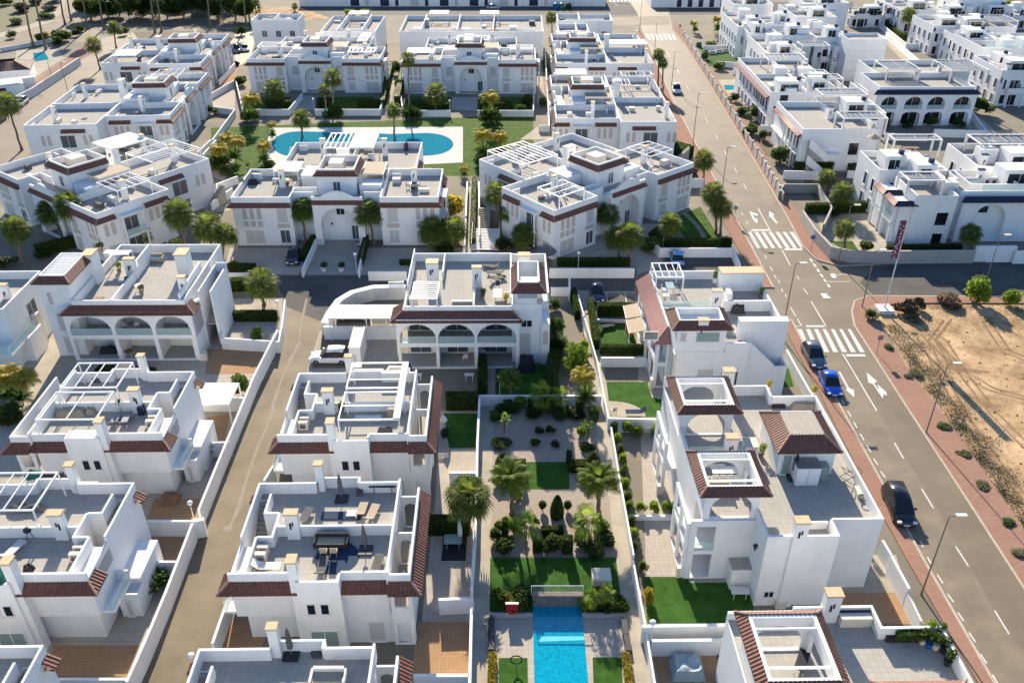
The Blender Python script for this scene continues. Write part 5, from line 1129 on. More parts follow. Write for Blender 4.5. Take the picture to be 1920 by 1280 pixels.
def palm(bx, by, cx, cy, r, label, kind='fan', group=None, tr=.2, z0=0):
    B = G(bx,by,z0); H = max(.6, hgt(by,cy)-z0) if z0 == 0 else 1.5; Tx = projx(cx,cy,B.y); dx = max(-1.5,min(1.5,Tx-B.x))
    t = thing({'fan':'fan_palm','feather':'feather_palm','yellow':'golden_palm','banana':'banana_plant'}[kind], label, 'palm tree' if kind != 'banana' else 'plant', (B.x,B.y,z0), 0, group)
    b = MB(); n = 9; pts = [(dx*(i/n)**1.6+.05*math.sin(i*2.1), .05*math.cos(i*1.7), H*i/n) for i in range(n+1)]
    rs = [tr*(1.5 if i == 0 else 1.0-.35*i/n)*(1+.06*(i%2)) for i in range(n+1)]
    if kind in ('yellow','banana'):
        for j in range(3): b.tube([(p[0]*.6+.12*math.cos(j*2.1)*k_/3, p[1]+.12*math.sin(j*2.1)*k_/3, p[2]) for k_,p in enumerate(pts[::3])], [.06]*4, 5)
    else: b.tube(pts, rs, 9)
    b.build('trunk','trunk',t); top = pts[-1]; v = RP.randrange(3); rz = RP.uniform(0,6.28); R = r*RP.uniform(.95,1.05)
    if kind == 'fan':
        child('crown', proto(('fan_crown',v), lambda: fan_crown(58+6*v, v), 'palmleaf'), t, top, (R,R,R*.95), rz)
        child('dead_fronds', proto(('dead_fronds',v), lambda: feather_crown(16, 40+v, 1.3, -.55), 'dryleaf'), t, (top[0]*.96,top[1],top[2]-.1), (R*.42,R*.42,R*.6), rz)
    elif kind == 'feather': child('crown', proto(('feather_crown',v), lambda: feather_crown(32, v, .8, 1.4), 'feather'), t, top, (R*.98,R*.98,R*1.1), rz)
    elif kind == 'yellow':
        child('crown', proto(('golden_crown',v), lambda: feather_crown(30, 10+v, .95, 1.35), 'leafyellow'), t, top, (R,R,R), rz)
        child('lower_fronds', proto(('lower_fronds',v), lambda: feather_crown(22, 20+v, .6, 1.3), 'leaf'), t, (0,0,H*.25), (R*.8,R*.8,H*.8), rz)
    else: child('crown', proto(('banana_crown',v), lambda: fan_crown(16, 30+v), 'leafbright'), t, top, (R,R,R*1.3), rz)
    return t
PG = 'palms around the houses'
for a in [(495,572,490,530,2.5,'large bushy fan palm in the corner garden above the lane','fan'),(42,490,28,428,2.3,'fan palm at the left edge above the striped dark hedge','fan'),(150,462,128,385,2.4,'tall fan palm before the turned block, right of a darker one','fan'),
  (118,445,92,398,2.3,'darker fan palm partly hidden beside the tall one','fan'),(352,475,333,398,2.5,'fan palm left of the pair beside the street at the turned block','fan'),(403,490,390,425,2.5,'fan palm with a straight trunk right of the turned block','fan'),(418,492,424,440,1.8,'paler fan palm leaning next to the straight trunk one','fan'),
  (262,462,263,437,1.9,'low yellow green fan palm behind the slatted tower villa','fan'),(178,470,176,462,.9,'tiny bright palm behind the slatted tower','fan'),(573,455,568,392,2.2,'left of the two fan palms flanking the arched entrance','fan'),(701,458,690,398,2.3,'right of the two fan palms flanking the arched entrance','fan'),
  (812,470,812,432,2.4,'wide dark green palm right of the gabled block, nearer the wall','fan'),(850,470,852,428,2.2,'wide palm with a pale stem beside the narrow stepped path','fan'),(932,425,928,362,2.2,'fan palm just right of the narrow stepped path','fan'),(952,440,950,398,1.6,'smaller palm beneath the one right of the stepped path','fan'),
  (985,475,981,440,2.1,'fan palm beside the corner bay of the block turned forty degrees','fan'),(1150,445,1140,400,2.0,'dark fan palm in front of the turned facade','fan'),(1180,492,1180,440,2.3,'large fan palm at the driveway of the turned block','fan'),(1160,485,1155,445,2.0,'fan palm left of and touching the large driveway palm','fan'),
  (1262,460,1256,420,2.0,'fan palm at the edge of the bright striped lawn','fan'),(1342,438,1337,362,2.0,'tall fan palm on the lawn, left of the roadside pair','fan'),(1350,442,1352,388,1.9,'shorter fan palm of the roadside pair by the zebra crossing','fan'),(1318,347,1320,300,2.1,'fan palm beside the upper road next to the white gate','fan'),
  (1233,168,1235,103,1.7,'left trunk of the twin palms beside the upper road','fan'),(1241,175,1243,118,1.4,'lower right one of the twin palms beside the upper road','fan'),(516,200,514,168,2.9,'round dark palm in the garden left of the ramp of the left gabled block','fan'),(626,208,624,145,2.4,'tall fan palm right of the ramp of the left gabled block','fan'),
  (612,208,608,168,1.6,'short palm trunk beside the tall one near the left gabled block','fan'),(768,206,765,110,1.8,'very tall slim palm left of the right gabled block','fan'),(817,205,817,175,2.7,'dark palm before the left arch of the right gabled block','fan'),(567,258,565,222,2.1,'bright palm standing at the rim of the oval pool','fan'),
  (740,263,738,207,1.9,'slim palm in the middle of the pool terrace','fan'),(188,131,175,84,2.3,'palm on the pavement of the upper left road','fan'),(41,282,14,195,2.6,'tall palm at the left edge beside the upper left road','fan'),(218,90,214,52,2.4,'pale small palm by the bend of the upper left road','fan'),
  (1700,75,1704,28,2.6,'lone palm in front of grey walls at the top right','fan'),(1577,398,1580,360,2.0,'palm between the yard wall and the gateway house garden, upper right','fan'),(1552,368,1550,332,1.7,'small palm beside the pillared flank below the stair house','fan'),(1583,466,1584,428,1.8,'young palm on the small corner lawn by the curved stone wall','fan'),
  (1818,478,1820,438,1.7,'bushy palm before the gateway arch','fan'),(880,1000,878,930,2.15,'large bright fan palm leaning over the left garden wall','fan'),(1035,62,1034,33,2.2,'palm between two plain blocks of the top row','fan'),(1895,28,1893,10,2.0,'pair of small palms in the top right corner','fan'),
  (553,22,553,12,1.2,'small dark tree palm on the pale verge at the top','fan')]: palm(*a[:5], a[5], a[6], PG)
TG2 = 'very tall palms along the upper left road'
for i,(bx,by,lb) in enumerate([(63,88,'tall bare palm trunk nearest the left edge beyond the turquoise pool'),(86,94,'tall palm trunk right of the first beyond the turquoise pool'),(122,46,'slim palm trunk beside the far pavement bend'),(134,40,'dark double trunk by the far pavement bend'),(165,55,'palm trunk in front of the dark trees, left of the pale small palm'),(195,56,'palm trunk behind the pale small palm'),
   (291,62,'left trunk of the close pair before the dark trees'),(303,60,'right trunk of the close pair before the dark trees'),(395,52,'single trunk right of the close pair'),(462,48,'trunk at the right end of the dark trees')]):
    palm(bx,by,bx-16+i,-40,2.4,lb,'fan',TG2,.26)
GG = 'golden palm clumps round the pool garden'
for a in [(470,232,470,188,2.6,'yellow palm clump at the upper left corner of the pool lawn'),(425,292,424,262,2.0,'tall yellow palm clump beside the white wall left of the pool'),(442,305,445,268,1.9,'bright yellow clump in the middle of the left lawn'),(405,318,410,282,2.2,'green gold clump at the left end of the pool lawn'),(497,308,495,275,1.7,'small gold clump at the left tip of the oval pool'),
   (512,262,510,235,1.2,'little palm on the pale rim above the oval pool'),(918,232,918,185,2.5,'golden palm clump hiding the right corner of the right gabled block'),(905,300,905,255,2.3,'golden palm clump right of the oval pool, nearer the water'),(938,300,938,258,2.0,'green gold clump right of the oval pool, farther from the water'),(870,332,870,317,1.1,'tiny yellow clump at the corner of the roof terrace right of the pool'),
   (1097,765,1093,705,1.6,'orange yellow palm hanging over the path at the top of the planted garden'),(22,755,15,705,1.9,'yellow palm at the left edge beside the house with two pergolas'),(44,760,46,712,1.8,'yellow green palm just right of the one at the left edge'),(1345,62,1345,38,1.9,'orange palm beside the upper pavement near the top'),(1303,62,1300,45,1.5,'olive clump beside the orange palm')]:
    palm(*a[:5], a[5], 'yellow', GG)
for a in [(958,745,955,712,1.7,'green feather palm left of the orange yellow one','feather'),(960,965,958,898,2.2,'large green feather palm in the sandy bed, left one','feather'),(1122,965,1120,905,2.2,'large green feather palm in the sandy bed beside the right path','feather'),
   (1100,1035,1100,975,1.5,'banana plant with broad leaves in the right of the sandy bed','banana'),(985,1030,985,985,1.4,'banana plant at the left of the sandy bed','banana'),(1015,770,1015,740,1.5,'dark leafy plant at the top of the gravel garden, left','banana'),(1050,765,1050,742,1.2,'dark leafy plant at the top of the gravel garden, right','banana'),
   (945,812,947,785,.7,'young bright plant on the dark round bed','banana'),(1101,830,1101,798,.8,'young bright plant beside the cone at the right path','banana'),(1112,1145,1110,1118,.8,'low bright plant right of the pool rail','banana'),(1140,1140,1138,1110,.8,'yellow green plant by the white block beside the pool','banana'),
   (388,855,387,838,1.0,'yellow green agave in the small yard left of the lane','banana')]: palm(*a[:5], a[5], a[6])
def shrub(x, y, r, h_, label, m='leaf', name='shrub', cat='shrub', group=None, n=900, z=0, ry=None):
    p = G(x,y,z); v = RP.randrange(3); me = proto(('foliage_'+m,v,n), lambda: leaf_ball(n, 50+v, .11 if n > 1000 else .14, 6), m)
    o = bpy.data.objects.new(name, me); COL.objects.link(o); r, h_ = r*1.18, h_*1.22; o.location = (p.x,p.y,z+h_*.5); o.scale = (r,ry or r,h_*.55); o.rotation_euler = (0,0,RP.uniform(0,6))
    return tag(o, label, cat, group)
def hedge(x0, y0, x1, y1, wd, h_, label, m='leafdark', z=0, cat='hedge', name='hedge', group=None):
    a, c = G(x0,y0,z), G(x1,y1,z); d = c-a; L = max(.4, d.length); n = int(min(5000, 240*(L*wd+2*L*h_+2*wd*h_))); r_ = random.Random(int(x0*7+y0)); b = MB()
    b.box(-L/2+.04,-wd/2+.04,0,L/2-.04,wd/2-.04,h_-.05)
    for i in range(n):
        f = r_.choices(range(5), [L*wd, L*h_, L*h_, wd*h_, wd*h_])[0]; u,v,w_ = r_.uniform(-.5,.5),r_.uniform(-.5,.5),r_.uniform(0,1); j = r_.uniform(-.03,.05)
        p = Vector([(u*L,v*wd,h_+j),(u*L,-wd/2-j,w_*h_),(u*L,wd/2+j,w_*h_),(L/2+j,v*wd,w_*h_),(-L/2-j,v*wd,w_*h_)][f])
        s_ = .075*r_.uniform(.6,1.4); q = Vector((r_.gauss(0,1),r_.gauss(0,1),r_.gauss(0,1))).normalized(); e = q.orthogonal().normalized(); b.add([p-q*s_,p-e*s_*.6,p+q*s_,p+e*s_*.6],[(0,1,2,3)])
    o = b.build(name, m); m_ = (a+c)/2; o.location = (m_.x,m_.y,z); o.rotation_euler = (0,0,math.atan2(d.y,d.x)); return tag(o, label, cat, group)
def cone(x, y, r, h_, label, round_=False, group=None):
    p = G(x,y); r_ = random.Random(int(x)); b = MB(); prof = [(r*.9,0),(r,h_*.25),(r*.85,h_*.55),(r*.45,h_*.85),(.02,h_)]
    if round_: prof = [(.05,0),(.05,h_-2*r),(r*.7,h_-1.8*r),(r,h_-r),(r*.7,h_-.25*r),(.02,h_)]
    b.lathe((0,0,0), [(max(.01,q*.93),z) for q,z in prof], 12)
    for i in range(int(900*r*h_)):
        t = r_.uniform(0,len(prof)-1.001); k_ = int(t); f = t-k_; rr = prof[k_][0]*(1-f)+prof[k_+1][0]*f; z = prof[k_][1]*(1-f)+prof[k_+1][1]*f
        if rr < .06: continue
        a = r_.uniform(0,6.28); q = Vector((rr*math.cos(a),rr*math.sin(a),z)); s_ = .06*r_.uniform(.6,1.4); u = Vector((r_.gauss(0,1),r_.gauss(0,1),r_.gauss(0,1))).normalized(); e = u.orthogonal().normalized()
        b.add([q-u*s_,q-e*s_*.6,q+u*s_,q+e*s_*.6],[(0,1,2,3)])
    o = b.build('topiary','leafdark'); o.location = (p.x,p.y,0); return tag(o, label, 'topiary', group)
cone(943,876,.75,1.7,'dark cone shrub at the left path edge above the middle turf'); cone(1111,876,.75,1.8,'dark cone shrub at the right path edge above the middle turf'); cone(1044,968,.6,2.5,'tall pointed cone shrub at the centre of the sandy bed')
cone(1017,956,.36,1.0,'ball topiary on a stem left of the tall cone',True); cone(1064,956,.38,1.0,'ball topiary on a stem right of the tall cone',True)
for i,(x,y,r,h_,lb) in enumerate([(943,836,.9,.5,'dark round bed shrub with a young plant rising from it'),(1010,812,.45,.6,'upper left shrub of the dark cluster in the gravel garden'),(1033,812,.5,.6,'upper right shrub of the dark cluster in the gravel garden'),(1005,834,.48,.55,'lower left dark ball of the gravel garden cluster'),(1040,837,.42,.5,'lower right dark ball of the gravel garden cluster'),
   (940,778,.7,.9,'dark shrub at the upper left of the gravel garden'),(958,775,.7,1.3,'dark tall shrub beside the upper left one of the gravel garden'),(1000,780,.8,1.0,'dark shrub at the centre top of the gravel garden'),(1030,770,.9,1.4,'dark shrub with agave leaves at the top of the gravel garden'),(1060,775,.9,.8,'low brown green shrub below the orange yellow palm'),(1083,782,.8,.8,'rounded dull shrub at the upper right of the gravel garden'),(1102,845,.7,.6,'rocky low shrub by the young bright plant'),
   (933,1015,.6,1.1,'dark shrub at the lower left of the sandy bed'),(950,1030,.9,1.0,'dark shrub under the left feather palm'),(970,995,.6,1.1,'round dark green shrub right of the left feather palm trunk'),(1110,1040,.9,1.0,'dark shrub under the banana plant'),(1135,1020,.7,.9,'round dark shrub by the right path at the sandy bed'),(1035,1025,.8,1.1,'dark shrub between the two clipped blocks'),
   (1120,990,.5,1.2,'grey green agave like shrub under the right feather palm')]): shrub(x,y,r,h_,lb,'leafdark' if i != 14 else 'leaf')
for x0,y0,x1,y1,wd,h_,lb in [(1000,1032,1015,1032,.6,1.5,'clipped block hedge at the front of the sandy bed, left one'),(1055,1034,1072,1034,.7,1.6,'clipped block hedge at the front of the sandy bed, right one'),(1015,1005,1055,1005,.5,1.0,'clipped low hedge between the two block hedges'),(944,1000,950,1000,.5,1.6,'thin clipped column left of the left feather palm'),
   (952,880,985,880,.9,.9,'dark clipped hedge left of the middle turf'),(1066,880,1098,880,.9,.9,'dark clipped hedge right of the middle turf'),(975,905,984,905,.5,1.3,'dark clipped block at the lower left of the middle turf'),(1083,898,1120,898,.5,.7,'thin dark hedge below the right hedge of the middle turf'),(1065,866,1068,866,.4,1.3,'small dark column at the upper right of the middle turf'),
   (945,775,958,775,.7,1.5,'square clipped block at the top left of the gravel garden'),(990,770,998,770,.5,1.4,'narrow clipped block right of the green feather palm'),(1079,776,1092,776,.5,1.7,'tall clipped block at the top right of the gravel garden'),
   (905,740,905,685,.9,1.5,'dark hedge between the villa terrace and the narrow garden path'),(1030,738,1045,640,1.2,1.6,'dark hedge at the right of the villa lawn'),(1126,663,1210,663,.6,1.1,'clipped green hedge along the low wall of the toy yard'),(1118,655,1106,575,.6,1.3,'clipped green hedge along the garden path side of the toy yard'),
   (1120,590,1190,590,.9,1.5,'dark hedge behind the toy yard'),(1075,555,1082,600,.5,1.3,'slim hedge between the dark yard and the pale ramp'),(838,765,895,765,.9,1.8,'dark cypress hedge above the turf patio'),(805,998,880,998,.8,1.7,'dark hedge below the large leaning palm'),(418,600,520,600,.8,1.2,'dark clipped hedge along the wall of the corner garden'),
   (425,545,480,542,1.0,1.6,'brownish hedge behind the large bushy palm'),(70,480,170,455,.8,1.6,'striped dark hedge below the turned block at the left'),(1045,498,1180,498,.7,1.1,'row of dark upright plants behind the street wall below the turned block'),(1245,462,1370,462,.6,1.2,'row of dark spiky plants along the lawn wall'),(1225,455,1258,430,1.8,1.3,'dark hedge mass beside the bright lawn'),
   (568,490,590,455,.8,1.2,'hedge down the left edge of the planter driveway'),(676,500,688,455,.6,1.2,'hedge down the right edge of the planter driveway'),(750,497,795,497,.3,.8,'low dark hedge by the street wall, right of the driveway'),(433,508,480,508,.8,1.0,'dark hedge behind the street wall left of the parked car'),
   (500,205,545,200,2.5,1.5,'dark hedge left of the ramp of the left gabled block'),(597,200,620,200,2.2,1.5,'dark hedge right of the ramp of the left gabled block'),(672,200,712,200,1.0,1.3,'dark hedge at the right end of the left gabled block garden'),(762,203,842,203,1.6,1.3,'dark hedge left of the gate of the right gabled block'),(900,203,960,203,1.6,1.3,'dark hedge right of the gate of the right gabled block'),
   (745,200,760,130,1.2,2.2,'tall hedge along the path between the gabled blocks'),(718,205,735,130,.9,2.0,'left hedge along the path between the gabled blocks'),(886,462,890,345,.7,1.3,'long thin hedge in the middle of the narrow stepped path'),(1257,290,1290,300,3.0,2.2,'green hedge corner beside the upper main road'),(1490,322,1560,318,1.2,1.6,'dark spiky hedge under the pillared house'),(1510,400,1620,395,1.0,1.5,'dark cypress row behind the curved stone wall'),
   (1662,470,1800,468,.7,.8,'low dark hedge before the gateway house'),(1690,76,1755,78,1.0,1.6,'dark hedge below the lone top right palm'),(1645,42,1690,74,1.0,1.5,'green hedge beside the small lane'),(185,700,290,706,1.2,.8,'dark turf hedge strip below the slatted tower villa')]: hedge(x0,y0,x1,y1,wd,h_,lb)
BR = 'round bushes in a row inside the path wall'
for i,(x,y) in enumerate([(1152,812),(1157,832),(1162,852),(1166,872),(1169,893),(1172,918),(1177,940),(1181,958),(1184,985),(1188,1010),(1192,1035)]): shrub(x,y,.42,1.1,'bush number %d from the top in the row inside the slim path wall' % (i+1) if False else ['topmost','second','third','fourth','fifth','sixth','seventh','eighth','ninth','tenth','lowest'][i]+' bush of the row inside the slim path wall','leafbright' if i%2 else 'leaf','shrub','shrub',BR)
for i,(x,y,lb) in enumerate([(1176,815,'left of the three round bushes below the thick white wall'),(1197,817,'middle one of the three round bushes below the thick white wall'),(1228,820,'right one of the three round bushes below the thick white wall')]): shrub(x,y,.55,1.3,lb,'leafbright')
for i,x in enumerate([1203,1224,1250,1269]): shrub(x,962,.5,1.0,['leftmost','second','third','rightmost'][i]+' round bush on the low wall above the pale patio','leafbright')
for x,y,r,h_,lb,m in [(45,640,1.6,2.6,'dark green tree shrub at the left edge beside the cream yard','leaf'),(445,738,1.2,1.9,'round olive bush in the yard beside the lane','leaf'),(485,645,.9,1.8,'small dark tree at the corner of the brown yard','leafdark'),(278,1098,1.5,1.4,'round green bush beside the white hut left of the lane','leaf'),(25,790,1.5,1.5,'dark bushes under the yellow palms at the left edge','leafdark'),(30,712+60,1.0,1.0,'small grey green bush at the left edge','leaf'),
   (410,850,.5,.9,'little bush right of the yellow green agave','leaf'),(1070,690,1.6,2.4,'bright bush mass beside the path, below the clipped squares','leafbright'),(1055,665,1.4,2.2,'bright bush left of the path bush mass','leaf'),(1095,665,.8,1.8,'small bush at the path edge beside the bright mass','leafbright'),(1035,630,1.2,2.0,'olive bush beside the tower villa','leaf'),
   (1040,580,.8,1.2,'climbing plant in the dark yard of the tower villa','leaf'),(470,225,1.8,2.0,'dark bush under the yellow clump at the pool lawn','leafdark'),(625,225,1.9,2.6,'large dark bush on the pool lawn below the left gabled block','leafdark'),(772,225,1.9,2.4,'dark bush on the pool lawn below the path between the blocks','leafdark'),(918,230,2.3,2.2,'dark bush under the golden clump at the right gabled block','leafdark'),
   (910,312,1.8,2.0,'dark bush under the golden clumps right of the pool','leafdark'),(415,315,2.6,2.2,'dark bush mass at the left end of the pool lawn','leafdark'),(845,405,1.8,3.0,'orange green bush column beside the stepped path','leafyellow'),(838,450,2.0,2.4,'dark bush below the wide palm beside the stepped path','leaf'),(1825,567,1.5,3.0,'bright green bush at the far edge of the sand lot, left one','leafbright'),(1893,570,1.0,1.9,'smaller bright green bush right of the one at the sand lot','leafbright'),
   (1695,585,1.3,1.5,'rust brown shrub at the corner of the sand lot','scrubbrown'),(1720,580,.8,1.2,'small dark brown shrub right of the rust one','scrubbrown'),(1775,572,1.5,1.0,'reddish brown low shrub by the side street','scrubbrown'),(1636,600,.9,1.1,'green weed tuft beside the pavement corner','leaf'),(1705,600,1.1,.7,'grey dark scrub below the rust brown shrub','scrub'),
   (1463,305,1.9,2.6,'round green tree bush beside the boundary fence','leaf'),(1408,222,1.6,2.2,'green bush by the pillars of the second pillared house','leaf'),(1408,250,1.0,1.6,'small dark bush under the green one by the fence','leafdark'),(1355,75,2.2,1.8,'olive bush right of the orange palm','leaf'),(1330,90,1.5,1.5,'grey green bush at the small pool','leaf'),(1420,62,2.2,2.6,'dark bushes between the top white cubes','leaf'),
   (1395,72,1.6,1.6,'loose green bush above the small pool','leaf'),(1480,130,1.2,1.4,'dark shrub before the tall blank cube','leafdark'),(1838,215,2.2,2.6,'dark palm like shrub at the right end of the arcade house','leafdark'),(1655,240,1.4,1.6,'dark shrub left of the arcade house','leafdark'),(658,28,1.7,1.4,'round green bush on the verge at the top, left one','leafbright'),(682,28,1.7,1.4,'round green bush on the verge at the top, right one','leafbright'),
   (1275,60+230,.9,1.3,'little bush at the corner of the flank block','leaf'),(120,78,2.2,2.6,'dark bush beside the far left pavement','leafdark'),(90,78,1.6,2.2,'yellow green bush by the far left road','leafyellow'),(960,1125,.9,.8,'low yellow green shrubs left of the life ring at the pool','leafyellow'),(985,1132,1.0,1.2,'dark shrub left of the pool rail','leafdark'),(1125,1143,1.2,.9,'dark planted bed right of the pool rail','leafdark'),(1090+60,1140,.9,.8,'dark shrub by the right pool path','leafdark'),
   (1214,1128,.5,1.2,'orange green shrub at the corner of the large turf','leafyellow'),(1207,1075,.4,1.1,'slim bush by the path wall above the large turf','leaf'),(1130,545+10,.4,.6,'tiny bush near the white gate pier','leaf')]: shrub(x,y,r,h_,lb,m)
# sand lot scrub
for i,(x,y,r,h_) in enumerate([q_ for n_,q_ in enumerate([(1662,655,.9,.9),(1695,690,1.3,.9),(1712,705,1.3,.8),(1735,740,.9,.7),(1700,710,1.0,.5),(1745,765,.9,.8),(1765,800,1.2,.7),(1790,830,1.3,.9),(1800,850,1.2,.6),(1820,870,1.4,.7),(1840,910,1.4,.6),(1865,945,1.3,.7),(1890,980,1.2,.6),(1900,1000,1.2,.7),(1915,1040,1.2,.6),(1850,890,.8,.5),(1800,800,.6,.4),(1780,775,.5,.5)]) if n_ % 2 == 0]):
    shrub(x+4+5*math.sin(x),y,r*.55,h_*.5,['first','second','third','fourth','fifth','sixth','seventh','eighth','ninth','tenth','eleventh','twelfth','thirteenth','fourteenth','fifteenth','sixteenth','seventeenth','eighteenth'][i]+' scrub clump beside the right pavement counted from the corner','scrub' if i%3 else 'leaf','scrub_clump','scrub','scrub clumps along the sand lot')
r_ = random.Random(9); b = MB()
for i in range(17000):
    u, v = r_.uniform(0,1), r_.uniform(0,1)
    if r_.random() < .72: p = G(1658+v*300, 612+v*455); p.x += r_.gauss(1.4,1.0)*(.5+.7*math.sin(v*23)**2)
    elif r_.random() < .5: p = G(1740+400*u, 575+60*v**2)
    else: p = G(1700+600*u, 590+500*v)
    k_ = (p.x-G(1645,600).x)/1.0; e_ = G(1640,600); n_ = G(1965,1060); t_ = (p.y-e_.y)/(n_.y-e_.y); 
    if p.x < e_.x+(n_.x-e_.x)*t_+.1 or p.y > G(1700,573).y: continue
    s_ = .07*r_.uniform(.5,1.6); q = Vector((r_.gauss(0,1),r_.gauss(0,1),r_.gauss(0,.6)+.6)).normalized(); e = q.orthogonal().normalized(); c = Vector((p.x,p.y,.05+r_.uniform(0,.3)))
    b.add([c-q*s_,c-e*s_*.4,c+q*s_,c+e*s_*.4],[(0,1,2,3)])
tag(b.build('dry_weeds','scrub'), 'dry weeds scattered over the sand lot', None, None, 'stuff')
# dark wood at the top left: individual trees
WG = 'dark trees of the wood at the top left'
for i in range(26):
    x = 175+(i%13)*24+r_.uniform(-6,6); y = (34 if i < 13 else 8)+r_.uniform(-8,8); p = G(x,y)
    t = thing('dense_tree', 'dense dark tree of the wood behind the farthest block', 'tree', (p.x,p.y,0), 0, WG)
    v = i%3; H = r_.uniform(6,8.5); me = proto(('tree_crown',v), lambda: leaf_ball(2600, 70+v, .085, 9), 'leafdark'); child('crown', me, t, (0,0,H*.58), (4.3,4.0,H*.52), r_.uniform(0,6)); b = MB(); b.tube([(0,0,0),(.1,0,H*.5)],[.3,.18],7); b.build('trunk','trunk',t)
for i in range(14):
    x = [10,40,-20,70,30,95,5,60,110,-40,85,20,130,-10][i]; y = [10,22,30,8,45,20,-8,-5,2,50,35,-20,-12,5][i]; shrub(x,y,r_.uniform(1.6,3),r_.uniform(1.2,2.6),'olive bush of the scrubby field in the top left corner','scrub' if i%2 else 'leaf','shrub','shrub','olive bushes of the scrubby field')

EX = [(1400,255,1.2,1.6,'low bush behind the boundary fence below the round tree bush'),(1432,262,1.0,1.6,'bush at the foot of the stair house left pillars'),(1372,190,1.3,1.4,'dark bush strip behind the fence, upper one'),(1390,215,1.2,1.4,'dark bush strip behind the fence, middle one'),(1345,130,1.4,1.6,'bush behind the fence above the small pool'),(1322,112,1.3,1.5,'bush by the fence near the white patio sofas'),
 (1520,322,1.2,1.5,'dark bush at the foot of the outside stairs'),(1600,322,1.2,1.4,'dark bush by the ground door of the stair house'),(1565,405,1.1,1.5,'dark bush behind the curved wall beside the palm'),(1625,470,.9,1.2,'small bush behind the curved wall at the corner garden'),(1560,200,1.3,1.6,'shrub in the gap between the two pillared houses'),(1470,215,1.2,1.6,'shrub between the pillared houses near the fence'),
 (1650,300,1.2,1.4,'dark shrub behind the navy capped balconies'),(1745,235,1.4,1.4,'shrubs before the dark arches, centre'),(1700,238,1.3,1.3,'shrubs before the dark arches, left'),(1795,238,1.3,1.3,'shrubs before the dark arches, right'),(1500,80,1.2,1.6,'shrub by the small balcony door cube'),(1615,160,1.4,1.8,'dark shrub left of the arcade stairs'),
 (745,140,1.2,2.6,'leafy bush in the narrow gap between the gabled blocks, upper'),(752,170,1.2,2.2,'leafy bush in the narrow gap between the gabled blocks, lower'),(990,200,1.3,2.0,'dark bush at the right end of the right gabled block garden'),(975,215,1.4,1.6,'dark bush on the corner of the pool lawn'),(1018,200,1.0,1.6,'bush at the foot of the long pale path'),(1000,130,1.0,1.8,'dark bush beside the long pale path'),
 (390,500,1.3,1.6,'dark bush under the straight trunk palms'),(440,505,1.0,1.0,'tangled low bush by the terrace chairs'),(330,480,1.6,1.8,'dark bush under the turned block gallery'),(215,480,1.2,1.5,'bush at the base of the turned block bay'),(85,480,1.4,1.3,'dark bush below the left fan palms'),(20,500,1.4,1.2,'dark bush at the left edge below the palm'),
 (835,400,1.4,2.4,'green bush beside the small turf square'),(832,480,1.8,1.6,'wide low bush under the palms by the stepped path'),(950,470,1.5,1.4,'dark bush at the foot of the steps'),(1010,470,1.2,1.2,'low bush beside the turned block corner'),(1220,470,1.8,1.6,'dark bush between driveway and lawn'),(1360,462,1.0,1.2,'spiky bush at the corner of the lawn wall'),
 (1300,330,1.3,1.6,'dark bush beside the white yard gate'),(435,330,1.8,1.8,'dark bush below the gold clumps at the left lawn'),(500,318,1.3,1.3,'dark bush at the left tip of the oval pool'),(945,310,1.6,1.8,'dark bush right of the golden clumps'),(395,215,1.2,1.5,'dark bush at the wall corner of the upper left block'),(450,160,1.3,1.8,'dark bush left of the left gabled block')]
for i,(x,y,r,h_,lb) in enumerate(EX): shrub(x,y,r,h_,lb,['leafdark','leaf','leafdark'][i%3])

for i,(x,y,r,h_,lb) in enumerate([(935,905,.7,1.0,'leafy bush at the left path edge under the left feather palm crown'),(975,935,.8,1.1,'bush between the left feather palm and the middle turf'),(1000,985,.5,.8,'small bush left of the low clipped hedge'),(1085,985,.7,1.0,'leafy bush left of the banana plant'),(1130,1000,.7,1.2,'green bush right of the banana plant by the path'),(1095,1020,.8,1.3,'tangled bush in front of the banana plant'),
   (1020,1035,.5,.9,'little bush between the left clipped block and its neighbour'),(960,1000,.9,1.3,'dense bush beside the thin clipped column'),(938,1000,.6,.9,'small bush by the left path below the large palm'),(930,790,.6,1.0,'bush in the upper left corner of the gravel garden'),(975,765,.7,1.2,'bush below the green feather palm of the gravel garden'),(1045,785,.7,.9,'bush in front of the agave leaves at the gravel garden top'),
   (1110,790,.7,1.4,'bush at the upper right corner of the gravel garden'),(1092,815,.6,.9,'bush above the rocky low shrub'),(935,1130,.8,1.0,'green shrubs in the left planted bed at the pool'),(975,1140,.7,1.1,'dark shrubs right of the life ring'),(1105,1138,.8,1.0,'green shrubs in the right planted bed nearest the pool'),(1160,1143,.7,.9,'dark shrub at the end of the right planted bed')]): shrub(x,y,r,h_,lb,['leaf','leafbright','leafdark'][i%3])
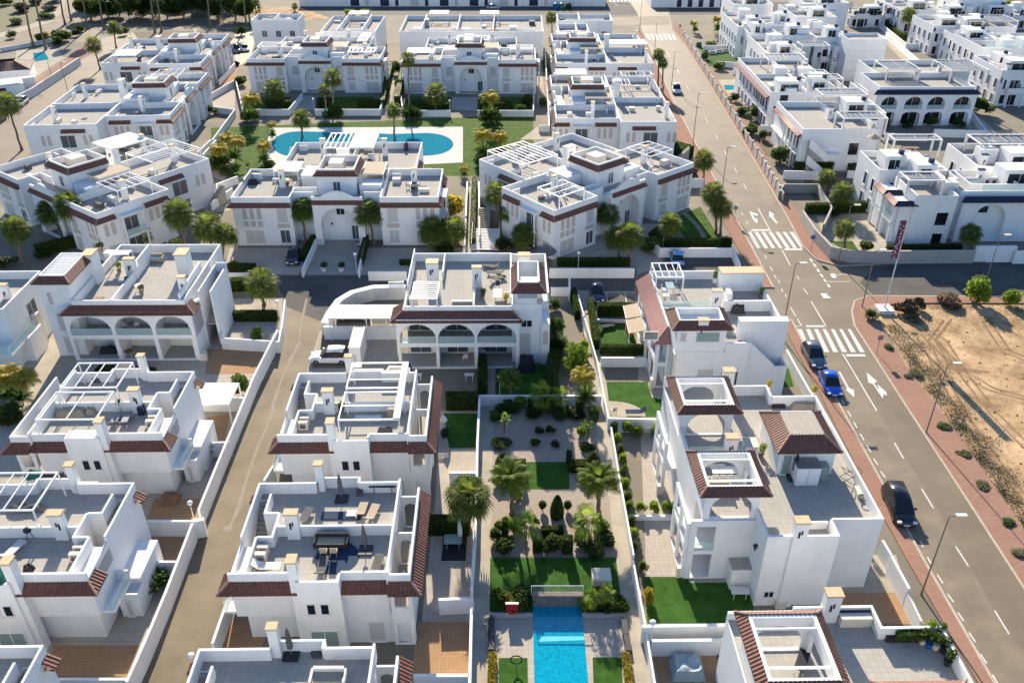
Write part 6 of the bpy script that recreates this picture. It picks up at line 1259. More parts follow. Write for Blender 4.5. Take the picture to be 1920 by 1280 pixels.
# yards of the far blocks
for pts, lb in (([(455,205),(442,150)],'white wall down the left side of the left gabled block garden'),([(712,205),(730,150)],'white wall down the right side of the left gabled block garden'),([(755,207),(748,150)],'white wall down the left side of the right gabled block garden'),([(1000,207),(1004,90)],'white wall down the right side of the right gabled block garden'),
   ([(440,150),(395,175)],'white yard wall at the foot of the upper left arcade block'),([(440,205),(400,200)],'second white yard wall at the foot of the upper left arcade block'),([(395,262),(370,285)],'white wall between the arcade block and the turned block'),([(440,118),(410,150)],'white wall below the two parked cars at the upper left'),
   ([(1022,90),(1030,235)],'white wall along the flank blocks beside the long pale path'),([(1010,235),(1030,235)],'low wall at the lower end of the flank blocks'),([(405,345),(445,330)],'white wall at the left lower end of the pool lawn'),([(395,380),(435,352)],'white wall beside the terrace with many chairs'),
   ([(1375,150),(1440,150)],'white wall right below the small pool patio'),([(1400,190),(1440,192)],'grey wall between gardens behind the fence'),([(1425,235),(1470,235)],'garden wall before the second pillared house'),([(1450,275),(1490,275)],'garden wall before the stair house pillars'),([(1345,115),(1390,118)],'white wall of the patio with three sofas'),
   ([(1320,85),(1378,86)],'white wall behind the patio with three sofas'),([(1590,320),(1650,322)],'dark shaded wall right of the stair house'),([(1660,250),(1740,252)],'low wall before the arcade house, left stretch')): wl(pts, 1.3, lb, .22)
for pts,m in (([(545,200),(562,180),(590,180),(592,206),(545,206)],'beigetile'),([(845,206),(848,182),(895,182),(895,208)],'beigetile'),([(455,206),(462,182),(545,182),(541,206)],'lawn'),([(595,206),(595,182),(700,182),(712,206)],'lawn'),([(758,207),(765,182),(845,182),(845,207)],'lawn'),([(895,207),(897,182),(985,182),(998,207)],'lawn'),
   ([(395,175),(440,150),(450,118),(420,105),(400,140)],'browntile'),([(385,215),(440,205),(442,160),(395,180)],'beigetile'),([(1310,90),(1375,90),(1390,125),(1330,125)],'turf'),([(1345,150),(1440,150),(1445,185),(1365,185)],'path'),([(1400,200),(1440,200),(1470,300),(1430,290)],'soil'),([(1500,325),(1600,325),(1640,400),(1540,400)],'soil'),
   ([(1013,110),(1030,110),(1032,135),(1015,135)],'lawn'),([(390,290),(440,300),(420,340),(395,330)],'beigetile'),([(440,60),(480,60),(470,110),(440,130)],'asphalt'),([(1012,235),(1040,235),(1040,262),(975,262)],'path'),([(370,355),(440,335),(430,395),(385,400)],'path'),([(250,60),(470,56),(475,70),(260,76)],'soil')): ground('garden_plot', GPX(pts) if False else pts, .0135+.0007*(int(pts[0][0])%9), m)
for i,(x,y,r,h_) in enumerate([(480,60,1.8,2.2),(500,48,1.5,1.6),(450,66,1.6,2.0),(20,72,1.5,1.6),(110,85,1.4,1.8),(75,80,1.4,1.8),(140,68,1.5,1.6),(230,66,1.6,1.8),(150,60,1.4,1.5)]): shrub(x,y,r,h_,['first','second','third','fourth','fifth','sixth','seventh','eighth','ninth'][i]+' loose bush of the verges along the upper left road','leaf' if i%2 else 'leafdark','shrub','shrub','bushes on the upper left verges')

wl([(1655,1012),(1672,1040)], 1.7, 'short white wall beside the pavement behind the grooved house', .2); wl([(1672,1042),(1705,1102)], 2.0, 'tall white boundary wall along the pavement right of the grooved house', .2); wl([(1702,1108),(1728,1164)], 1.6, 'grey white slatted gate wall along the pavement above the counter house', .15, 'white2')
wl([(1475,655),(1500,700),(1520,735)], 1.3, 'white boundary wall on the pavement below the rose tiled house', .2)
ground('garden_plot', [(1455,690),(1478,690),(1488,724),(1462,726)], .028, 'turf')
# ================================================================ VEHICLES
def loft(b, secs):      # secs: list of rings (same length) of points
    n = len(secs[0]); vs = [p for s_ in secs for p in s_]; fs = []
    for k in range(len(secs)-1):
        for i in range(n-1): fs.append((k*n+i, (k+1)*n+i, (k+1)*n+i+1, k*n+i+1))
    fs.append(tuple(range(n))); fs.append(tuple(range((len(secs)-1)*n+n-1,(len(secs)-1)*n-1,-1))); b.add(vs, fs)
def car(x, y, x2, y2, paint, label, kind='hatch', group=None, name='parked_car', z0=0, L=None):
    """front of the car towards pixel x2,y2"""
    a, c = G(x,y), G(x2,y2); d = c-a; m = (a+c)/2
    K = {'hatch':(4.1,1.78,1.48),'suv':(4.5,1.86,1.66),'mpv':(4.7,1.9,1.78),'van':(4.4,1.8,1.8)}[kind]; Lc,Wc,Hc = K
    t = thing(name, label, 'car', (m.x,m.y,z0), math.atan2(d.y,d.x), group)
    hl = Lc/2; w_ = Wc/2; sh = Hc*.56; b = MB(); secs = []
    for fx, ws, zt, zb in [(-1,.8,.5,.35),(-.985,.93,.93,.22),(-.9,.98,1.0,.2),(-.6,1,1.02,.2),(.2,1,1.0,.2),(.45,1,.97,.2),(.75,.97,.86,.2),(.93,.9,.74,.2),(1,.74,.5,.3)]:
        X = fx*hl; z = sh*zt; q = w_*ws; secs.append([(X,-q*.88,zb),(X,-q,zb+.12),(X,-q,z*.72),(X,-q*.93,z*.95),(X,-q*.6,z),(X,0,z+.02),(X,q*.6,z),(X,q*.93,z*.95),(X,q,z*.72),(X,q,zb+.12),(X,q*.88,zb)])
    loft(b, secs); body = b.build('body', paint, t, smooth=True)
    g = MB(); rb = {'hatch':(-.86,-.62,.12,.47),'suv':(-.9,-.74,.1,.47),'mpv':(-.94,-.84,.18,.6),'van':(-.98,-.94,.4,.66)}[kind]; secs = []
    for fx, ws, z in [(rb[0],.86,sh*.98),(rb[1],.76,Hc-.06),((rb[1]+rb[2])/2,.77,Hc),(rb[2],.74,Hc-.05),(rb[3],.86,sh*.97)]:
        X = fx*hl; q = w_*ws; qb = w_*.9; secs.append([(X,-qb if z > sh else -qb,sh*.93),(X,-q,z-.09 if z > sh else z),(X,-q*.84,z),(X,0,z+.02),(X,q*.84,z),(X,q,z-.09 if z > sh else z),(X,qb,sh*.93)])
    loft(g, secs); g.build('windows', 'pane', t, smooth=False)
    r = MB(); X0, X1 = (rb[1]+.02)*hl, (rb[2]-.02)*hl; q = w_*.70; secs = [[(X,-q-.05,Hc-.13),(X,-q,Hc-.0+zz),(X,0,Hc+.045+zz),(X,q,Hc+zz),(X,q+.05,Hc-.13)] for X,zz in ((X0,-.05),((X0+X1)/2,.02),(X1,-.035))]
    loft(r, secs); r.build('roof', paint, t, smooth=True)
    for sx in (-.62,.64):
        for sy in (-1,1):
            b = MB(); b.bar((sx*hl,sy*(w_-.2),.32),(sx*hl,sy*(w_+.012),.32),.32,14); wh = b.build('wheel','tyre',t); b = MB(); b.bar((sx*hl,sy*(w_+.013),.32),(sx*hl,sy*(w_+.02),.32),.19,10); b.build('rim','rim',wh)
    for sy in (-1,1):
        b = MB(); b.box(hl*.9,sy*w_*.5,sh*.62,hl*.985,sy*w_*.86,sh*.76); b.build('headlight','headlight',t)
        b = MB(); b.box(-hl*1.0,sy*w_*.62,sh*.7,-hl*.96,sy*w_*.9,sh*.88); b.build('tail_light','redplastic',t)
        b = MB(); b.box(hl*.34,sy*(w_+.16),sh*1.0,hl*.42,sy*(w_-.04),sh*1.14); b.build('mirror',paint,t)
    b = MB(); b.box(hl*.985,-.26,.38,hl*1.012,.26,.5); b.build('number_plate','headlight',t)
    return t
car(1672,932,1694,982,'paintblack','black people carrier parked by the kerb at the lower right','mpv')
car(1547,706,1564,747,'paintblue','bright blue hatchback parked on the left side of the main road','hatch')
car(1514,655,1535,694,'paintgrey','dark grey hatchback parked just behind the blue one','suv')
car(655,676,585,676,'paintwhite','white suv parked sideways between the carport and the pergola house','suv')
car(555,472,547,504,'paintnavy','dark car parked on the drive left of the arched entrance','hatch')
car(1117,541,1121,572,'paintnavy','dark car in the bay beside the pale ramp','hatch')
car(1272,506,1264,472,'paintcyan','light blue car parked below the lawn wall','hatch')
car(50,190,30,205,'paintsilver','silver car parked on the upper left road','suv')
car(8,222,-12,237,'paintnavy','dark car cut by the left edge on the upper left road','hatch')
car(1265,160,1271,186,'paintwhite','white suv driving on the upper main road','suv',name='moving_car')
car(910,17,941,17,'paintsilver','silver car parked side on in front of the top garages','hatch')
car(1280,13,1250,12,'paintsilver','pale silver car parked at the top right of the junction','suv')
car(1010,92,1014,108,'paintsilver','silver car in the yard between the far block and the flank block','hatch')
car(440,88,448,106,'paintnavy','dark car parked between the upper left block and the left gabled block','suv')
car(456,86,464,104,'paintwhite','white car beside the dark one between the upper left blocks','hatch')
car(690,596,640,596,'paintblack','dark car under the white carport','hatch')
# ================================================================ STREET FURNITURE
def lamp(bx, by, tx, ty, label, globe=False, r=.07):
    B = G(bx,by); H = max(2.2, min(11, hgt(by,ty))); t = thing('street_lamp', label, 'street lamp', (B.x,B.y,0), 0, 'globe lamps' if globe else 'tall street lamps'); b = MB()
    b.tube([(0,0,0),(0,0,.5),(0,0,H)],[r*1.4,r,r*.65],8); b.build('pole','lampgrey' if not globe else 'white2',t)
    if globe: b = MB(); b.ball((0,0,H+.1),.24,12,.8); b.build('globe','globe',t,smooth=True)
    else:
        s_ = -1 if tx < 960+0*bx else 1
        b = MB(); b.bar((0,0,H),(.75,0,H+.12),.04,6); a = b.build('arm','lampgrey',t)
        b = MB(); b.box(.45,-.15,H+.08,1.25,.15,H+.2); b.build('lamp_head','white2',t)
    return t
for a in [(1727,1114,1780,968,'tall street lamp at the lower right beside the house with the hipped tower'),(1736,812,1778,683,'tall street lamp on the pink pavement between road and sand lot'),(1465,632,1499,495,'tall street lamp rising behind the rose tiled house'),(1351,377,1363,277,'tall street lamp beside the roadside palms'),
   (1299,270,1306,176,'tall street lamp beside the flank block on the upper road'),(1259,162,1262,98,'tall street lamp near the white suv on the upper road'),(1227,100,1232,45,'dark headed lamp above the far zebra crossing'),(1199,62,1200,-8,'tall lamp at the top junction crossing'),
   (246,75,236,34,'lamp in front of the dark wood at the upper left'),(130,181,112,118,'lamp on the upper left pavement, nearer one'),(100,156,92,115,'lamp on the upper left pavement, farther one'),(420,47,412,-5,'lamp pole right of the dark wood'),(206,45,196,4,'thin lamp at the bend of the upper left road'),
   (1571,495,1596,386,'lamp on the corner by the curved stone wall'),(1616,576,1641,470,'lamp at the pavement corner of the sand lot'),(1845,537,1877,442,'lamp with white head at the shaded side street')]: lamp(*a)
for a in [(367,985,357,944,'globe lamp beside the lane in the brown yard'),(370,1268,356,1231,'globe lamp at the bottom of the lane'),(669,512,669,477,'globe lamp right of the planter driveway'),(524,597,520,571,'globe lamp behind the clipped hedge of the corner garden'),(1084,503,1083,478,'globe lamp at the row of dark upright plants'),
   (1243,463,1243,441,'globe lamp at the end of the bright lawn wall'),(1093,625,1093,601,'globe lamp on the pale ramp path'),(937,740,936,711,'globe lamp left of the green feather palm'),(1217,1222,1216,1168,'globe lamp at the wide wall below the large turf'),(589,207,588,188,'globe lamp right of the ramp of the left gabled block'),(844,214,844,190,'globe lamp left of the gate of the right gabled block')]: lamp(*a, True, .05)
def sign(x, y, h_, label, plate='blue', w_=.6):
    p = G(x,y); t = thing('road_sign', label, 'sign', (p.x,p.y,0)); b = MB(); b.bar((0,0,0),(0,0,h_),.035,6); b.build('post','greymetal',t); b = MB(); b.box(-w_/2,-.02,h_-.6,w_/2,.02,h_); b.build('sign_plate',plate,t)
sign(1519,473,2.6,'blue road sign on the pavement at the zebra crossing'); sign(1643,664,2.5,'road sign seen from behind beside the lower zebra crossing','greymetal'); sign(1376,415,2.5,'dark backed sign beside the roadside palms','greymetal'); sign(1274,62,2.2,'violet blue sign on the upper pavement','paintnavy',.5)
# banner pole
p = G(1657,583); H = min(13.5,hgt(583,412)); t = thing('banner_pole', 'tall white pole with a long dark red vertical banner', 'banner pole', (p.x,p.y,0)); b = MB(); b.tube([(0,0,0),(0,0,H)],[.09,.05],8); b.build('pole','white2',t)
b = MB(); b.box(-.82,-.015,H-5.0,-.06,.015,H-.1); bn = b.build('banner','banner',t); b = MB(); r_ = random.Random(4)
z = H-.4
for i in range(34):      # the lettering is too far off to read: pale broken strokes
    a_ = -.78+r_.uniform(0,.42); b.box(a_,-.03,z-.09,a_+r_.uniform(.08,.28),-.0151,z); z -= r_.uniform(.12,.26)
    if z < H-5: break
b.build('banner_lettering','bannerink',t); b = MB(); b.box(-.9,-.9,0,.9,.9,.5); b.build('foot','white2',t)
BG = 'recycling bins at the top street'
for x,m,lb in ((1042,'blue','blue dome recycling bin at the top street'),(1053,'green','green dome recycling bin at the top street'),(1066,'leafdark','dark green bin right of the dome bins')):
    p = G(x,17); t = thing('recycling_bin', lb, 'bin', (p.x,p.y,0), 0, BG); b = MB(); b.lathe((0,0,0),[(.7,0),(.95,.5),(.9,1.2),(.5,1.7),(.05,1.85)],12); b.build('bin_body',m,t); b = MB(); b.box(-.3,-.97,.95,.3,-.86,1.15); b.build('slot','darkmetal',t)
# ================================================================ FURNITURE
def pos(x, y, z): p = G(x,y,z); return (p.x,p.y,z)
T6 = 6.215
def lounger(x, y, z, deg, m, label, group=None):
    t = thing('sun_lounger', label, 'sun lounger', pos(x,y,z), math.radians(deg), group); b = MB(); b.box(-.6,-.33,.3,.95,.33,.36); b.build('bed',m,t)
    b = MB(); b.add([(-.6,-.33,.3),(-.6,.33,.3),(-1.15,.33,.75),(-1.15,-.33,.75),(-.6,-.33,.37),(-.6,.33,.37),(-1.12,.33,.82),(-1.12,-.33,.82)],[(0,1,2,3),(7,6,5,4),(0,4,5,1),(1,5,6,2),(2,6,7,3),(3,7,4,0)]); b.build('backrest',m,t)
    for sx in (-.9,.8):
        for sy in (-.28,.28): b = MB(); b.bar((sx,sy,0),(sx,sy,.3),.025,5); b.build('leg','whitemetal',t)
def sofa(x, y, z, deg, m, label, L=1.9):
    t = thing('sofa', label, 'sofa', pos(x,y,z), math.radians(deg)); b = MB(); b.box(-L/2,-.4,.1,L/2,.35,.42); b.build('seat',m,t); b = MB(); b.box(-L/2,.35,.1,L/2,.55,.85); b.build('backrest',m,t)
    for s_ in (-1,1): b = MB(); b.box(s_*L/2,-.4,.1,s_*(L/2+.16),.55,.62); b.build('armrest',m,t)
    b = MB(); b.box(-L/2+.1,-.35,.43,L/2-.1,.33,.52); b.build('cushion','fabriccream' if m != 'fabriccream' else 'fabricwhite',t)
def chair(x, y, z, deg, m, label, group=None):
    t = thing('chair', label, 'chair', pos(x,y,z), math.radians(deg), group); b = MB(); b.box(-.24,-.24,.42,.24,.24,.46); b.build('seat',m,t); b = MB(); b.box(-.24,.2,.46,.24,.24,.9); b.build('backrest',m,t)
    for sx in (-.22,.22):
        for sy in (-.22,.22): b = MB(); b.bar((sx,sy,0),(sx,sy,.42),.02,4); b.build('leg',m,t)
def table(x, y, z, w_, d_, m, label, deg=0, round_=False):
    t = thing('table', label, 'table', pos(x,y,z), math.radians(deg)); b = MB()
    if round_: b.lathe((0,0,.7),[(w_/2,0),(w_/2,.04)],18)
    else: b.box(-w_/2,-d_/2,.7,w_/2,d_/2,.74)
    b.build('tabletop',m,t)
    for sx in (-.42,.42):
        for sy in (-.42,.42): b = MB(); b.bar((sx*w_*.8,sy*d_*.8,0),(sx*w_*.8,sy*d_*.8,.7),.03,4); b.build('leg','whitemetal' if m != 'darkmetal' else m,t)
def parasol(x, y, z, label, m='fabricgrey', h_=2.6):
    t = thing('closed_parasol', label, 'parasol', pos(x,y,z)); b = MB(); b.box(-.5,-.5,0,.5,.5,.12); b.build('base','darkmetal',t); b = MB(); b.bar((0,0,.1),(0,0,h_),.03,6); b.build('pole','greymetal',t); b = MB(); b.lathe((0,0,.7),[(.06,0),(.2,.1),(.19,.9),(.14,1.4),(.03,h_-.7)],9); b.build('canopy',m,t)
def open_parasol(x, y, z, R, m, label, h_=2.4, n=8):
    t = thing('open_parasol', label, 'parasol', pos(x,y,z)); b = MB(); b.bar((0,0,0),(0,0,h_),.03,6); b.build('pole','greymetal',t); b = MB(); b.lathe((0,0,h_-.6),[(R,0),(R*.55,.32),(.03,.6)],n); b.build('canopy',m,t)
def cover(x, y, z, w_, d_, h_, m, label, deg=0, name='covered_furniture'):
    r_ = random.Random(int(x)); b = MB(); n = 9; vs = []
    for j in range(n+1):
        for i in range(n+1):
            u, v = i/n*2-1, j/n*2-1; e = max(abs(u),abs(v)); k = 1 if e < .8 else 0; zz = h_*(.85+.15*math.sin(u*5+x)*math.cos(v*4+y))+r_.uniform(-.04,.04) if e < .79 else (h_*.8 if e < .95 else 0.0)
            q = 1.0 if e > .95 else .93; vs.append((u*w_/2*q+r_.uniform(-.02,.02), v*d_/2*q+r_.uniform(-.02,.02), zz))
    b.add(vs, [(j*(n+1)+i,j*(n+1)+i+1,(j+1)*(n+1)+i+1,(j+1)*(n+1)+i) for j in range(n) for i in range(n)])
    o = b.build(name, m); o.location = pos(x,y,z); o.rotation_euler = (0,0,math.radians(deg)); return tag(o, label, 'cover')
def pot(x, y, z, label, m='leaf', pm='stone', r=.28, h_=.9):
    t = thing('potted_plant', label, 'plant', pos(x,y,z)); b = MB(); b.lathe((0,0,0),[(r*.7,0),(r,.45),(r*.9,.46)],10); b.build('pot',pm,t); child('foliage', proto(('pot_foliage',m), lambda: leaf_ball(260, 5, .17, 4), m), t, (0,0,.45+h_*.45), (r*1.7,r*1.7,h_*.55))
def barbecue(x, y, z, label):
    t = thing('barbecue', label, 'barbecue', pos(x,y,z)); b = MB(); b.ball((0,0,.8),.3,12,.8); b.build('bowl','darkmetal',t)
    for i in range(3): a = i*2.09; b = MB(); b.bar((.1*math.cos(a),.1*math.sin(a),.6),(.3*math.cos(a),.3*math.sin(a),0),.02,4); b.build('leg','darkmetal',t)
def slab(name, x, y, z, w_, d_, h_, m, label, cat, deg=0):
    b = MB(); b.box(-w_/2,-d_/2,0,w_/2,d_/2,h_); b.box(-w_/2+.05,-d_/2+.05,h_,w_/2-.05,d_/2-.05,h_+.02); o = b.build(name,m); o.location = pos(x,y,z); o.rotation_euler = (0,0,math.radians(deg)); return tag(o,label,cat)
# round rug house
b = MB(); b.lathe((0,0,0),[(1.6,0),(1.6,.02)],28); o = b.build('rug','fabricblue'); o.location = pos(632,1045,T6); tag(o,'large round dark blue rug on the shaded roof terrace','rug')
sofa(622,1022,T6+.02,0,'fabricdark','dark rattan sofa on the round blue rug',2.2); chair(608,1040,T6+.02,180,'fabriccream','left cream armchair on the round blue rug'); chair(627,1040,T6+.02,180,'fabriccream','right cream armchair on the round blue rug')
parasol(641,936,T6,'closed taupe parasol with black base at the back of the rug house terrace'); parasol(686,1032,T6,'closed grey parasol right of the round rug'); parasol(547,1228,T6,'closed grey parasol on the bottom terrace'); parasol(1357,1228,.02,'closed white parasol with black base on the bottom brown patio','fabricwhite')
for x,y,dg,m,lb in [(574,972,80,'fabricgrey','grey lounger on the back terrace, left of the blanket'),(680,958,85,'fabriccream','cream lounger on the back terrace, left of its twin'),(699,966,80,'fabriccream','cream lounger on the back terrace, beside the wall'),(605,1066,90,'fabricgrey','grey lounger in the sunlight left of the front parapet step'),(708,1062,85,'fabricgrey','grey lounger in the sunlit corner by the loggia wall')]: lounger(x,y,T6,dg,m,lb)
slab('blanket',640,967,T6,3.0,.9,.06,'fabricblue','dark patterned blanket lying in the sun on the back terrace','blanket'); slab('blanket',660,962,T6+.1,.8,.7,.05,'fabricwhite','lilac white towel heap on the dark blanket','towel')
table(719,921,T6,2.1,.7,'darkmetal','long dark table against the back parapet'); slab('basket',675,925,T6,.5,.6,.4,'fabricgrey','grey laundry basket by the stepped back parapet','basket')
lounger(503,1066,T6,0,'fabricwhite','white curved lounger beside the air conditioner')
sofa(616,1278,T6,0,'fabricwhite','white outdoor sofa on the bottom terrace'); t = thing('hose_coil','dark hose coil on the bottom terrace','hose',pos(596,1224,T6)); b = MB(); b.lathe((0,0,0),[(.25,0),(.45,.03),(.45,.1),(.25,.12)],14); b.build('hose','fabricgrey',t)
cover(136,775,T6,2.8,1.3,.7,'fabriccream','beige draped cover over furniture under the front pergola'); cover(172,774,T6,.8,.8,.6,'fabriccream','small beige covered seat beside the draped furniture')
for x,lb in ((219,'left of two metal loungers on the twin pergola house'),(238,'right of two metal loungers on the twin pergola house')): lounger(x,790,T6,95,'greymetal',lb)
cover(184,712,T6,.9,1.0,.7,'fabricgrey','grey covered chair on the back terrace of the twin pergola house'); table(236,697,T6,1.5,.8,'fabricgrey','grey sideboard table at the back of the twin pergola house'); pot(225,770,T6,'small pale tree in a pot beside the party wall','leaf','white2',.2,.9); slab('storage_box',267,775,T6,.5,.6,.8,'paintnavy','navy bin beside the air conditioner of the twin pergola house','box')
chair(140,718,T6,20,'fabricwhite','white chair on the back terrace of the twin pergola house')
sofa(97,908,T6,0,'fabricdark','black sofa against the back wall of the left edge house'); open_parasol(68,908,T6,.7,'fabricgreen','small green parasol beside the black sofa',1.6); slab('storage_box',165,920,T6,1.7,.7,.7,'white2','white storage bench by the stairs of the left edge house','box'); cover(50,955,T6,3.0,.7,.5,'fabricgrey','grey cover along the party wall of the left edge house')
barbecue(57,1008,T6,'black kettle barbecue on the left edge house terrace'); lounger(28,1035,T6,75,'fabricwhite','turquoise white lounger on the left edge house terrace'); cover(55,1068,T6,.7,.5,.5,'fabricdark','dark bag in the sunlight of the left edge house terrace'); open_parasol(5,1095,T6,1.3,'fabricgreen','green parasol canopy cut by the left edge',1.6)
slab('mattress',690,785,T6,2.4,.7,.18,'fabricwhite','white mattress lying on the front terrace of the awning house','mattress'); pot(640,775,T6,'feathery plant in a pot at the party wall of the awning house'); sofa(747,705,T6,0,'fabricwhite','white sofa with dark throw on the back terrace of the awning house'); cover(757,693,T6,1.6,.8,.9,'fabricblue','navy covered furniture in the back corner of the awning house'); slab('storage_box',672,700,T6,.8,.8,1.0,'greymetal','grey ribbed cabinet on the back terrace of the awning house','cabinet')
cover(722,808,T6,1.3,.5,.4,'fabricgrey','dark cushions on the front terrace of the awning house'); slab('storage_box',737,775,T6,.8,1.1,.8,'fabriccream','cream chest under the awning strip','box')
# pergola in the yard left of the lane
h = House('yard_pergola','white slat roofed pergola in the yard between the row houses and the lane','pergola',tuple(G(367,800)),0,pm=None); h.pergola(0,.3,3.6,4.0,0,2.5,8,'v',.06,'fabricwhite'); h.fin()
def hut(x0, y0, x1, y1, h_, label):
    h = House('white_hut', label, 'hut', tuple(G(x0,y0)), 1); u, v = h.uv(x1,y1,0); h['wall'].box(0,0,0,u,v,h_); h['parapet'].box(-.05,-.05,h_,u+.05,.1,h_+.12); h['parapet'].box(-.05,.1,h_,.1,v,h_+.12); h['parapet'].box(u-.1,.1,h_,u+.05,v,h_+.12); h.window('f',0,u*.3,u*.6,.05,1.8,'shutter',1,'door'); h.fin()
hut(350,902,388,875,2.3,'white flat hut against the lane wall beside the yellow agave yard'); hut(232,1155,286,1118,2.3,'white flat hut against the lane wall beside the round bush'); hut(115,498,132,490,1.0,'small white box hut by the glass rail at the left edge')
hut(658,690,688,650,2.6,'white slab hut beside the white suv')
# villa furniture
table(211,482,T6,1.6,1.0,'fabricwhite','white covered table under the small canopy of the slatted tower villa'); sofa(290,490,T6,0,'fabriccream','cream bench at the back of the slatted tower villa terrace'); cover(241,530,T6,.9,.7,.8,'fabricgrey','grey covered appliance by the party wall of the slatted tower villa'); table(262,545,T6,.9,.9,'fabricwhite','round white table in the sun on the slatted tower villa',0,True); pot(266,552,T6,'dry plant in a pale pot on the slatted tower villa','scrub'); pot(148,552,T6,'dark plant in the corner of the orange terrace','leafdark'); slab('hatch',185,560,T6,1.0,.9,.05,'wood','brown floor hatch on the orange terrace','hatch'); pot(224,510,T6,'green plant climbing on the party wall','leafbright')
pot(188,472,T6,'terracotta potted plant on the back wall of the slatted tower villa','leafdark','ridgetile',.4,.9)
for i,(x,y) in enumerate([(920,503),(928,515),(934,525)]): lounger(x,y,T6,[160,170,20][i],'fabricgrey',['highest','middle','lowest'][i]+' of the scattered grey loungers on the tower villa roof')
table(933,560,T6,.9,2.0,'fabricwhite','white narrow table on the tower villa roof'); chair(933,540,T6,0,'fabricgrey','grey chair behind the white narrow table'); chair(951,563,T6,0,'whitemetal','white wire chair beside the white narrow table'); pot(947,570,T6,'low green plant in the sunlit corner of the tower villa','leafyellow'); slab('bicycle_rack',868,569,T6,2.4,.3,.35,'greymetal','grey heap of poles along the front parapet of the tower villa','rack'); pot(905,560,T6,'green plant beside the party wall of the tower villa')
for i,x in enumerate([783,880,955]): table(x,712,.13,1.0,.5,'fabricwhite',['left','middle','right'][i]+' white bench on the villa ground terrace'); 
chair(872,675,.13,200,'whitemetal','white chair on the middle ground terrace of the tower villa'); table(912,660,.13,1.2,1.2,'panegrey','round glass table on the right ground terrace of the tower villa',0,True); sofa(905,615,3.07,0,'fabricdark','dark sofa behind the right arch of the tower villa'); pot(946,712,.02,'left white planter with a dark plant below the villa','leafdark','white',.35); pot(966,712,.02,'right white planter with a dark plant below the villa','leafdark','white',.35)
cover(987,690,.03,1.9,1.9,1.5,'fabricdark','large round dark cover with wheels beside the villa base')
for i,x in enumerate([238,258]): chair(x,615,3.07,150+60*i,'fabricwhite',['left','right'][i]+' pale chair behind the middle arch of the slatted tower villa')
table(248,616,3.07,.8,.8,'panegrey','glass table behind the middle arch of the slatted tower villa',0,True); cover(205,660,.13,2.0,.9,.8,'fabricdark','dark sofa shape on the ground terrace of the slatted tower villa'); table(244,668,.13,1.0,1.0,'wood','round wooden table on the ground terrace of the slatted tower villa',0,True)
# gabled block roof
table(775,352,T6,.9,.9,'darkmetal','dark square table on the right roof terrace of the gabled block')
for i,(x,y,d) in enumerate([(765,353,90),(785,353,-90),(775,346,0),(775,360,180)]): chair(x,y,T6,d,'fabricdark',['left','right','far','near'][i]+' dark chair around the square roof table')
t = thing('swing_seat','beige canopied swing seat on the left roof terrace of the gabled block','swing seat',pos(536,345,T6)); b = MB(); b.box(-1.1,-.5,1.75,1.1,.5,1.85); b.build('canopy','fabriccream',t); b = MB(); b.box(-1,-.3,.5,1,.3,.6); b.build('seat','fabriccream',t); b = MB(); [b.bar((sx,-.5,0),(sx,0,1.8),.03,5) or b.bar((sx,.5,0),(sx,0,1.8),.03,5) for sx in (-1,1)]; b.build('frame','greymetal',t)
pot(455,352,T6,'green potted plant on the left corner of the gabled block'); cover(475,345,T6,1.4,1.0,.8,'fabricdark','dark covered seating left of the swing seat'); table(477,333,T6,1.5,.8,'wood','wooden table behind the dark covered seating'); pot(465,320,T6,'second potted plant behind the dark covered seating')
cover(547,285,T6,.6,.9,.9,'fabricwhite','white and dark clothes rack on the rear terrace of the gabled block'); cover(762,280,T6,.6,1.8,1.2,'redplastic' if False else 'banner','dark red climbing plant panel on the rear right terrace')
# turned block furniture
for i,(x,y) in enumerate([(1007,282),(1022,300),(1000,300)]): lounger(x,y,T6,-150+20*i,'fabricwhite',['upper','right','left'][i]+' white lounger on the turned block roof under pergola bars')
table(1075,285,T6,1.3,.8,'fabricdark','dark table near the party wall of the turned block'); chair(1028,373,T6,30,'fabricwhite','left white chair at the near corner of the turned block'); chair(1058,368,T6,-60,'fabricwhite','right white chair at the near corner of the turned block'); table(1043,372,T6,1.0,.7,'fabricwhite','white table between the chairs of the turned block'); sofa(1215,290,T6,-50,'fabricgrey','grey sofa under the right pergola of the turned block')
open_parasol(1018,492,0,1.9,'coversilver' if False else 'panegrey','dark teal octagonal parasol beside the turned block corner',2.3)
# rose tiled house
cover(1382,583,T6,1.5,1.3,1.0,'darkmetal','round black covered barbecue against the parapet of the rose tiled house'); table(1255,545,T6,.9,1.5,'glass','glass table under the pergola of the rose tiled house'); chair(1243,548,T6,80,'fabricwhite','white chair left of the glass table'); chair(1268,545,T6,-80,'fabricgrey','grey chair right of the glass table'); pot(1339,530,T6,'palm plant in a white pot by the stepped parapet','leaf','white',.3,1.3); pot(1425,558,T6,'yellow green plant at the right corner of the rose tiled house','leafbright'); table(1247,562,T6,.7,1.2,'fabricwhite','white narrow bench near the rose tiled slope')
lounger(1137,615,.03,20,'fabricdark','black padded lounger in the toy yard'); t = thing('toy_slide','orange toy slide on the turf of the toy yard','toy',pos(1178,620,.03)); b = MB(); b.box(-.3,-.3,0,.3,.3,1.2); b.add([(-.25,-.3,1.1),(.25,-.3,1.1),(.25,-1.3,.1),(-.25,-1.3,.1),(-.25,-.3,1.0),(.25,-.3,1.0),(.25,-1.3,0),(-.25,-1.3,0)],[(3,2,1,0),(4,5,6,7),(0,1,5,4),(1,2,6,5),(2,3,7,6),(3,0,4,7)]); b.build('slide','orange',t)
pot(1127,585,.02,'round grey green plant behind the black padded lounger','scrub','stone',.5,.9)
